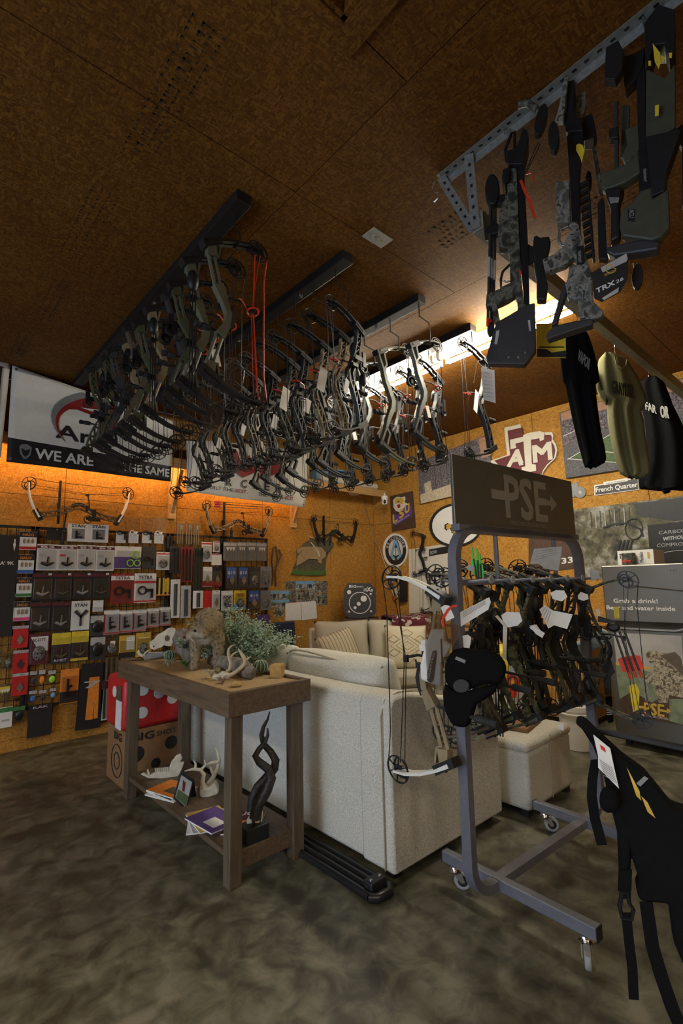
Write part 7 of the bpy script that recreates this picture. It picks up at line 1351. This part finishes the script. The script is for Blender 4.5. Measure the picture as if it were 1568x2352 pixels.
for i, (q_, nm) in enumerate(((k3(285, 1205, 350, 1190, 355, 1260, 300, 1270), 'paper_slip'), (k3(300, 1160, 370, 1140, 370, 1200, 310, 1205), 'paper_slip'))): tr(pl, n, q_, nm, 'paper', t, .001, -.012, 0)
MB().tube([pl(k3(*p)[0])-n*.03 for p in ((545, 1000), (530, 960), (545, 900), (590, 830), (640, 790), (680, 790))], .006, 5).obj('red_cord', 'red_tie', t)
def card(px, label, m='paper', p=(2.0, 1.35, 1.3), th=.0015, wav=0, lines=0):
    pl, n = facing(p); c0 = (sum(a[0] for a in px)/len(px), sum(a[1] for a in px)/len(px)); t = thing('price_tag', label, 'tag', pl(c0), 'tags and sheets on the rack'); tr(pl, n, px, 'sheet', m, t, th, 0, 0)
    for i in range(lines):
        u = (i+1)/(lines+1); a = (px[0][0]*(1-u)+px[-1][0]*u, px[0][1]*(1-u)+px[-1][1]*u); b = (px[1][0]*(1-u)+px[2][0]*u, px[1][1]*(1-u)+px[2][1]*u); a2 = (a[0]*.85+b[0]*.15, a[1]*.85+b[1]*.15); b2 = (a[0]*.15+b[0]*.85, a[1]*.15+b[1]*.85); MB().tube([pl(a2)-n*.002, pl(b2)-n*.002], .0012, 3).obj('print_line', 'grey', t)
    return t
card(k3(515, 810, 560, 780, 605, 790, 662, 915, 575, 955), 'white string tag on the red cord above the pouch', p=(1.82, 1.44, 1.25)); card(k3(700, 870, 1030, 700, 1045, 750, 1020, 830, 730, 1010, 700, 960), 'long folded paper sheet beside the red cord', p=(1.95, 1.42, 1.3), lines=4); card(k3(745, 1110, 800, 1095, 840, 1125, 815, 1270, 760, 1260), 'small white string tag below the folded sheet', p=(1.95, 1.42, 1.3)); card(k3(1155, 890, 1210, 855, 1350, 860, 1380, 950, 1330, 1000, 1230, 1020, 1180, 970), 'curled paper sheet with red lines', p=(2.2, 1.35, 1.3)); card(k3(1090, 900, 1120, 890, 1180, 960, 1220, 1000, 1210, 1370, 1170, 1340, 1175, 1000), 'long beige paper strip hanging from the rack bows', 'cream', (2.2, 1.35, 1.3)); card(k3(1455, 1000, 1530, 990, 1600, 1090, 1590, 1130, 1520, 1090), 'pale blue tag below the large price sheet', p=(2.4, 1.3, 1.3)); card(k3(780, 380, 820, 350, 875, 385, 870, 425, 815, 420), 'mauve tag beside the green fletched arrows', 'lgrey', (2.2, 1.45, 1.5))
k2 = zz(1160, 1220, 3.843)
card(k2(300, 690, 350, 655, 420, 700, 595, 735, 545, 865, 430, 830, 380, 860), 'large white price sheet with red stamp in the rack middle', p=(2.5, 1.28, 1.3), lines=4); card(k2(395, 545, 450, 520, 520, 525, 548, 580, 500, 620, 420, 600), 'crumpled white tag above the large price sheet', p=(2.5, 1.28, 1.3)); card(k2(640, 570, 665, 535, 730, 560, 735, 600, 690, 615, 645, 600), 'crumpled white tag right of the rack middle', p=(2.75, 1.25, 1.3)); card(k2(255, 155, 500, 135, 495, 200, 470, 350, 345, 330, 300, 290, 215, 290), 'crinkled clear sheet with barcode above the rack bows', 'lgrey', (2.7, 1.4, 1.5), lines=4); card(k2(800, 690, 830, 685, 850, 790, 810, 785), 'small white tag near the rack far end', p=(3.0, 1.2, 1.3)); card(k2(955, 670, 1000, 665, 1008, 770, 962, 775), 'yellow and red tag on the far rack bow', 'yellow', (3.1, 1.1, 1.3)); card(k2(210, 850, 250, 840, 350, 900, 325, 945), 'lilac string tag under the curled sheet', p=(2.35, 1.3, 1.3)); card([(1282, 1660), (1294, 1664), (1294, 1678), (1283, 1675)], 'tiny white tag at the bottom of the middle rack bow', p=(2.6, 1.3, .8)); card(k2(740, 340, 820, 345, 840, 420, 760, 440), 'pale crumpled sheet at the far rack top', 'lgrey', (3.0, 1.3, 1.5))
# cap
pl, n = facing((1.88, 1.36, 1.0)); t = thing('baseball_cap', 'black mesh baseball cap hanging on the near rack bow', 'cap', pl(k3(700, 1900)[0]))
tr(pl, n, k3(560, 1420, 640, 1290, 760, 1260, 900, 1280, 1010, 1270, 1080, 1310, 1170, 1340, 1220, 1430, 1200, 1530, 1130, 1640, 980, 1620, 800, 1690, 640, 1690, 560, 1600), 'crown', 'black_cloth', t, .13, .05, .05, True); tr(pl, n, k3(560, 1600, 640, 1680, 820, 1690, 1000, 1640, 1130, 1610, 1080, 1720, 900, 1830, 860, 1960, 800, 2080, 640, 2060, 560, 1900, 540, 1750), 'brim', 'black_cloth', t, .05, 0, .02, True); tr(pl, n, k3(665, 1350, 680, 1320, 780, 1360, 770, 1395), 'size_tab', 'grey', t, .001, -.018, 0); tr(pl, n, [k3(*p)[0] for p in ell(730, 1625, 85, 70)], 'patch', 'char', t, .002, -.03, 0)
# neon arrows and red fletched arrows
def shaft(a, b, pl, n, label, m, vane, grp, va=.82, vb=.97, nock=None, r_=.0045, vw=.016):
    P0, P1 = pl(a), pl(b); t = thing('arrow', label, 'arrow', P0, grp); MB().tube([P0, P1], r_, 6).obj('shaft', m, t); d_ = P1-P0; sd = d_.normalized().cross(n).normalized()
    for s in (-1, 1): MB().prism([P0+d_*va, P0+d_*(va+.04)+sd*s*vw, P0+d_*(vb-.02)+sd*s*vw*.9, P0+d_*vb], n*.0015).obj('vane', vane, t)
    MB().tube([P0+d_*vb, P1+d_*.02], r_*1.2, 6).obj('nock', nock or vane, t)
pl, n = facing((2.25, 1.52, 1.5))
for i, (a, b) in enumerate((((1098, 1350), (1083, 1258)), ((1100, 1350), (1095, 1262)), ((1107, 1350), (1101, 1274)))): shaft(a, b, pl, n-n*0+V((0, 0, 0)), ('left', 'middle', 'right')[i]+' neon green fletched arrow standing in the rack quiver', 'char', 'neon_green', 'neon green arrows', .30, .72, vw=.014)
pl, n = facing((3.05, 1.0, 1.1)); s5 = zz(1360, 1260, 4.52)
for i, (x0, y0, x1, y1) in enumerate(((228, 860, 395, 1345), (280, 860, 450, 1330), (330, 850, 508, 1325))): shaft(s5(x0, y0)[0], s5(x1, y1)[0], pl, n, ('left', 'middle', 'right')[i]+' red fletched arrow slanting in front of the refrigerator', 'slate', 'red_tie', 'red fletched arrows', .54, .88, vw=.03, r_=.006)
t = thing('arrow_quiver', 'black bow quiver hood holding the red fletched arrows', 'quiver', pl(s5(250, 850)[0])); tr(pl, n, s5(140, 780, 230, 760, 290, 790, 285, 850, 230, 870, 150, 840), 'hood', 'black', t, .06, 0, .015, True); tr(pl, n, s5(60, 700, 230, 750, 230, 780, 60, 760), 'arm', 'black', t, .03)

# scope and patriotic wrist sling on the far upright
pl, n = facing((3.28, 1.30, .9)); t = thing('wrist_sling', 'black and white flag patterned sling hanging by the far rack upright', 'sling', pl(s5(180, 1800)[0])); tr(pl, n, s5(130, 1540, 205, 1530, 215, 1740, 220, 1800, 160, 1810), 'strap', 'black_cloth', t, .03, 0, .008)
for i in range(4): tr(pl, n, s5(148, 1645+22*i, 208, 1640+22*i, 208, 1650+22*i, 150, 1656+22*i), 'stripe', 'lgrey', t, .001, -.017, 0)
t = thing('bow_sight', 'black scope sight clamped beside the far rack upright', 'sight', pl(s5(180, 1200)[0])); tr(pl, n, s5(105, 1030, 180, 1010, 215, 1060, 200, 1130, 150, 1160, 110, 1130), 'scope', 'black', t, .06, 0, .012, True); tr(pl, n, s5(120, 1160, 190, 1150, 235, 1280, 190, 1320, 200, 1520, 130, 1520, 110, 1300), 'bracket', 'black', t, .04)

# ================================================================== BLACK HARNESS IN THE RIGHT FOREGROUND
pl, n = facing((1.64, .63, .9)); k6 = zz(1000, 1620, 2.761)
t = thing('climbing_harness', 'black webbing harness with buckles and white tag hanging at the right frame edge', 'harness', pl(k6(1400, 1900)[0]))
tr(pl, n, k6(880, 105, 915, 82, 960, 110, 1060, 210, 1180, 320, 1330, 430, 1500, 640, 1700, 700, 1700, 1700, 1580, 1660, 1510, 1500, 1480, 1250, 1290, 1230, 1270, 1150, 1290, 1100, 1240, 950, 1230, 1120, 1165, 1130, 1150, 800, 1120, 680, 1060, 420, 1000, 260, 930, 150), 'vest', 'black_cloth', t, .07, .02, .02, True)
tr(pl, n, [k6(*p)[0] for p in ell(1100, 570, 62, 76)], 'shoulder_pad', 'black_cloth', t, .06, -.03, .02, True)
def belt(pts, w, nm='strap', m='black_cloth', off=-.02): return MB().strip([pl(p)+n*off for p in pts], w, .004, n.cross(V((0, 0, 1)))+V((0, 0, .25))).obj(nm, m, t)
belt(k6(1015, 330, 995, 450, 990, 560, 1010, 700, 1055, 865), .028); belt(k6(1195, 1100, 1200, 1200), .03); belt(k6(1205, 1290, 1225, 1480, 1245, 1640, 1250, 1760, 1255, 1830), .026); belt(k6(1330, 1220, 1370, 1500, 1430, 1700, 1500, 1900, 1560, 2030), .034); belt(k6(1200, 1020, 1195, 1150), .036)
MB().tube([pl(p)-n*.02 for p in k6(1180, 1160, 1215, 1160, 1225, 1230, 1250, 1270, 1240, 1330, 1180, 1320, 1165, 1250)], .006, 6, closed=True).obj('buckle', 'gloss_black', t)
tr(pl, n, k6(1000, 165, 1105, 250, 1130, 370, 1160, 500, 1030, 370, 1030, 300), 'tag', 'paper', t, .002, -.035, 0); tr(pl, n, k6(1040, 225, 1070, 245, 1078, 275, 1050, 255), 'tag_logo', 'red', t, .001, -.037, 0)
for i in range(8): MB().tube([pl(k6(1037+4*i, 318+14*i)[0])-n*.037, pl(k6(1118+4*i, 372+13*i)[0])-n*.037], .0008, 3).obj('tag_print', 'grey', t)
for q_ in (k6(1210, 380, 1290, 530, 1300, 590, 1270, 560), k6(1300, 560, 1340, 600, 1390, 700, 1340, 660)): tr(pl, n, q_, 'yellow_trim', 'gold', t, .001, -.017, 0)
tr(pl, n, k6(1270, 480, 1320, 435, 1345, 450, 1295, 500), 'side_label', 'grey', t, .002, -.018, 0)
# stand that carries it, its post just right of the frame
sp_ = pl(1640, 1700); t = thing('coat_stand', 'black steel stand carrying the harness beyond the right frame edge', 'stand', (sp_.x+.02, sp_.y, 0)); MB().tube([(sp_.x+.03, sp_.y, .01), (sp_.x+.03, sp_.y, 1.35)], .016, 8).obj('post', 'black', t); MB().lathe([(0, .02), (.17, .02), (.18, 0)], (sp_.x+.03, sp_.y, 0), 20).obj('base', 'black', t); q0 = pl(k6(1000, 180)[0]); MB().tube([(sp_.x+.03, sp_.y, 1.0), q0+n*.05], .010, 6).obj('arm', 'black', t)
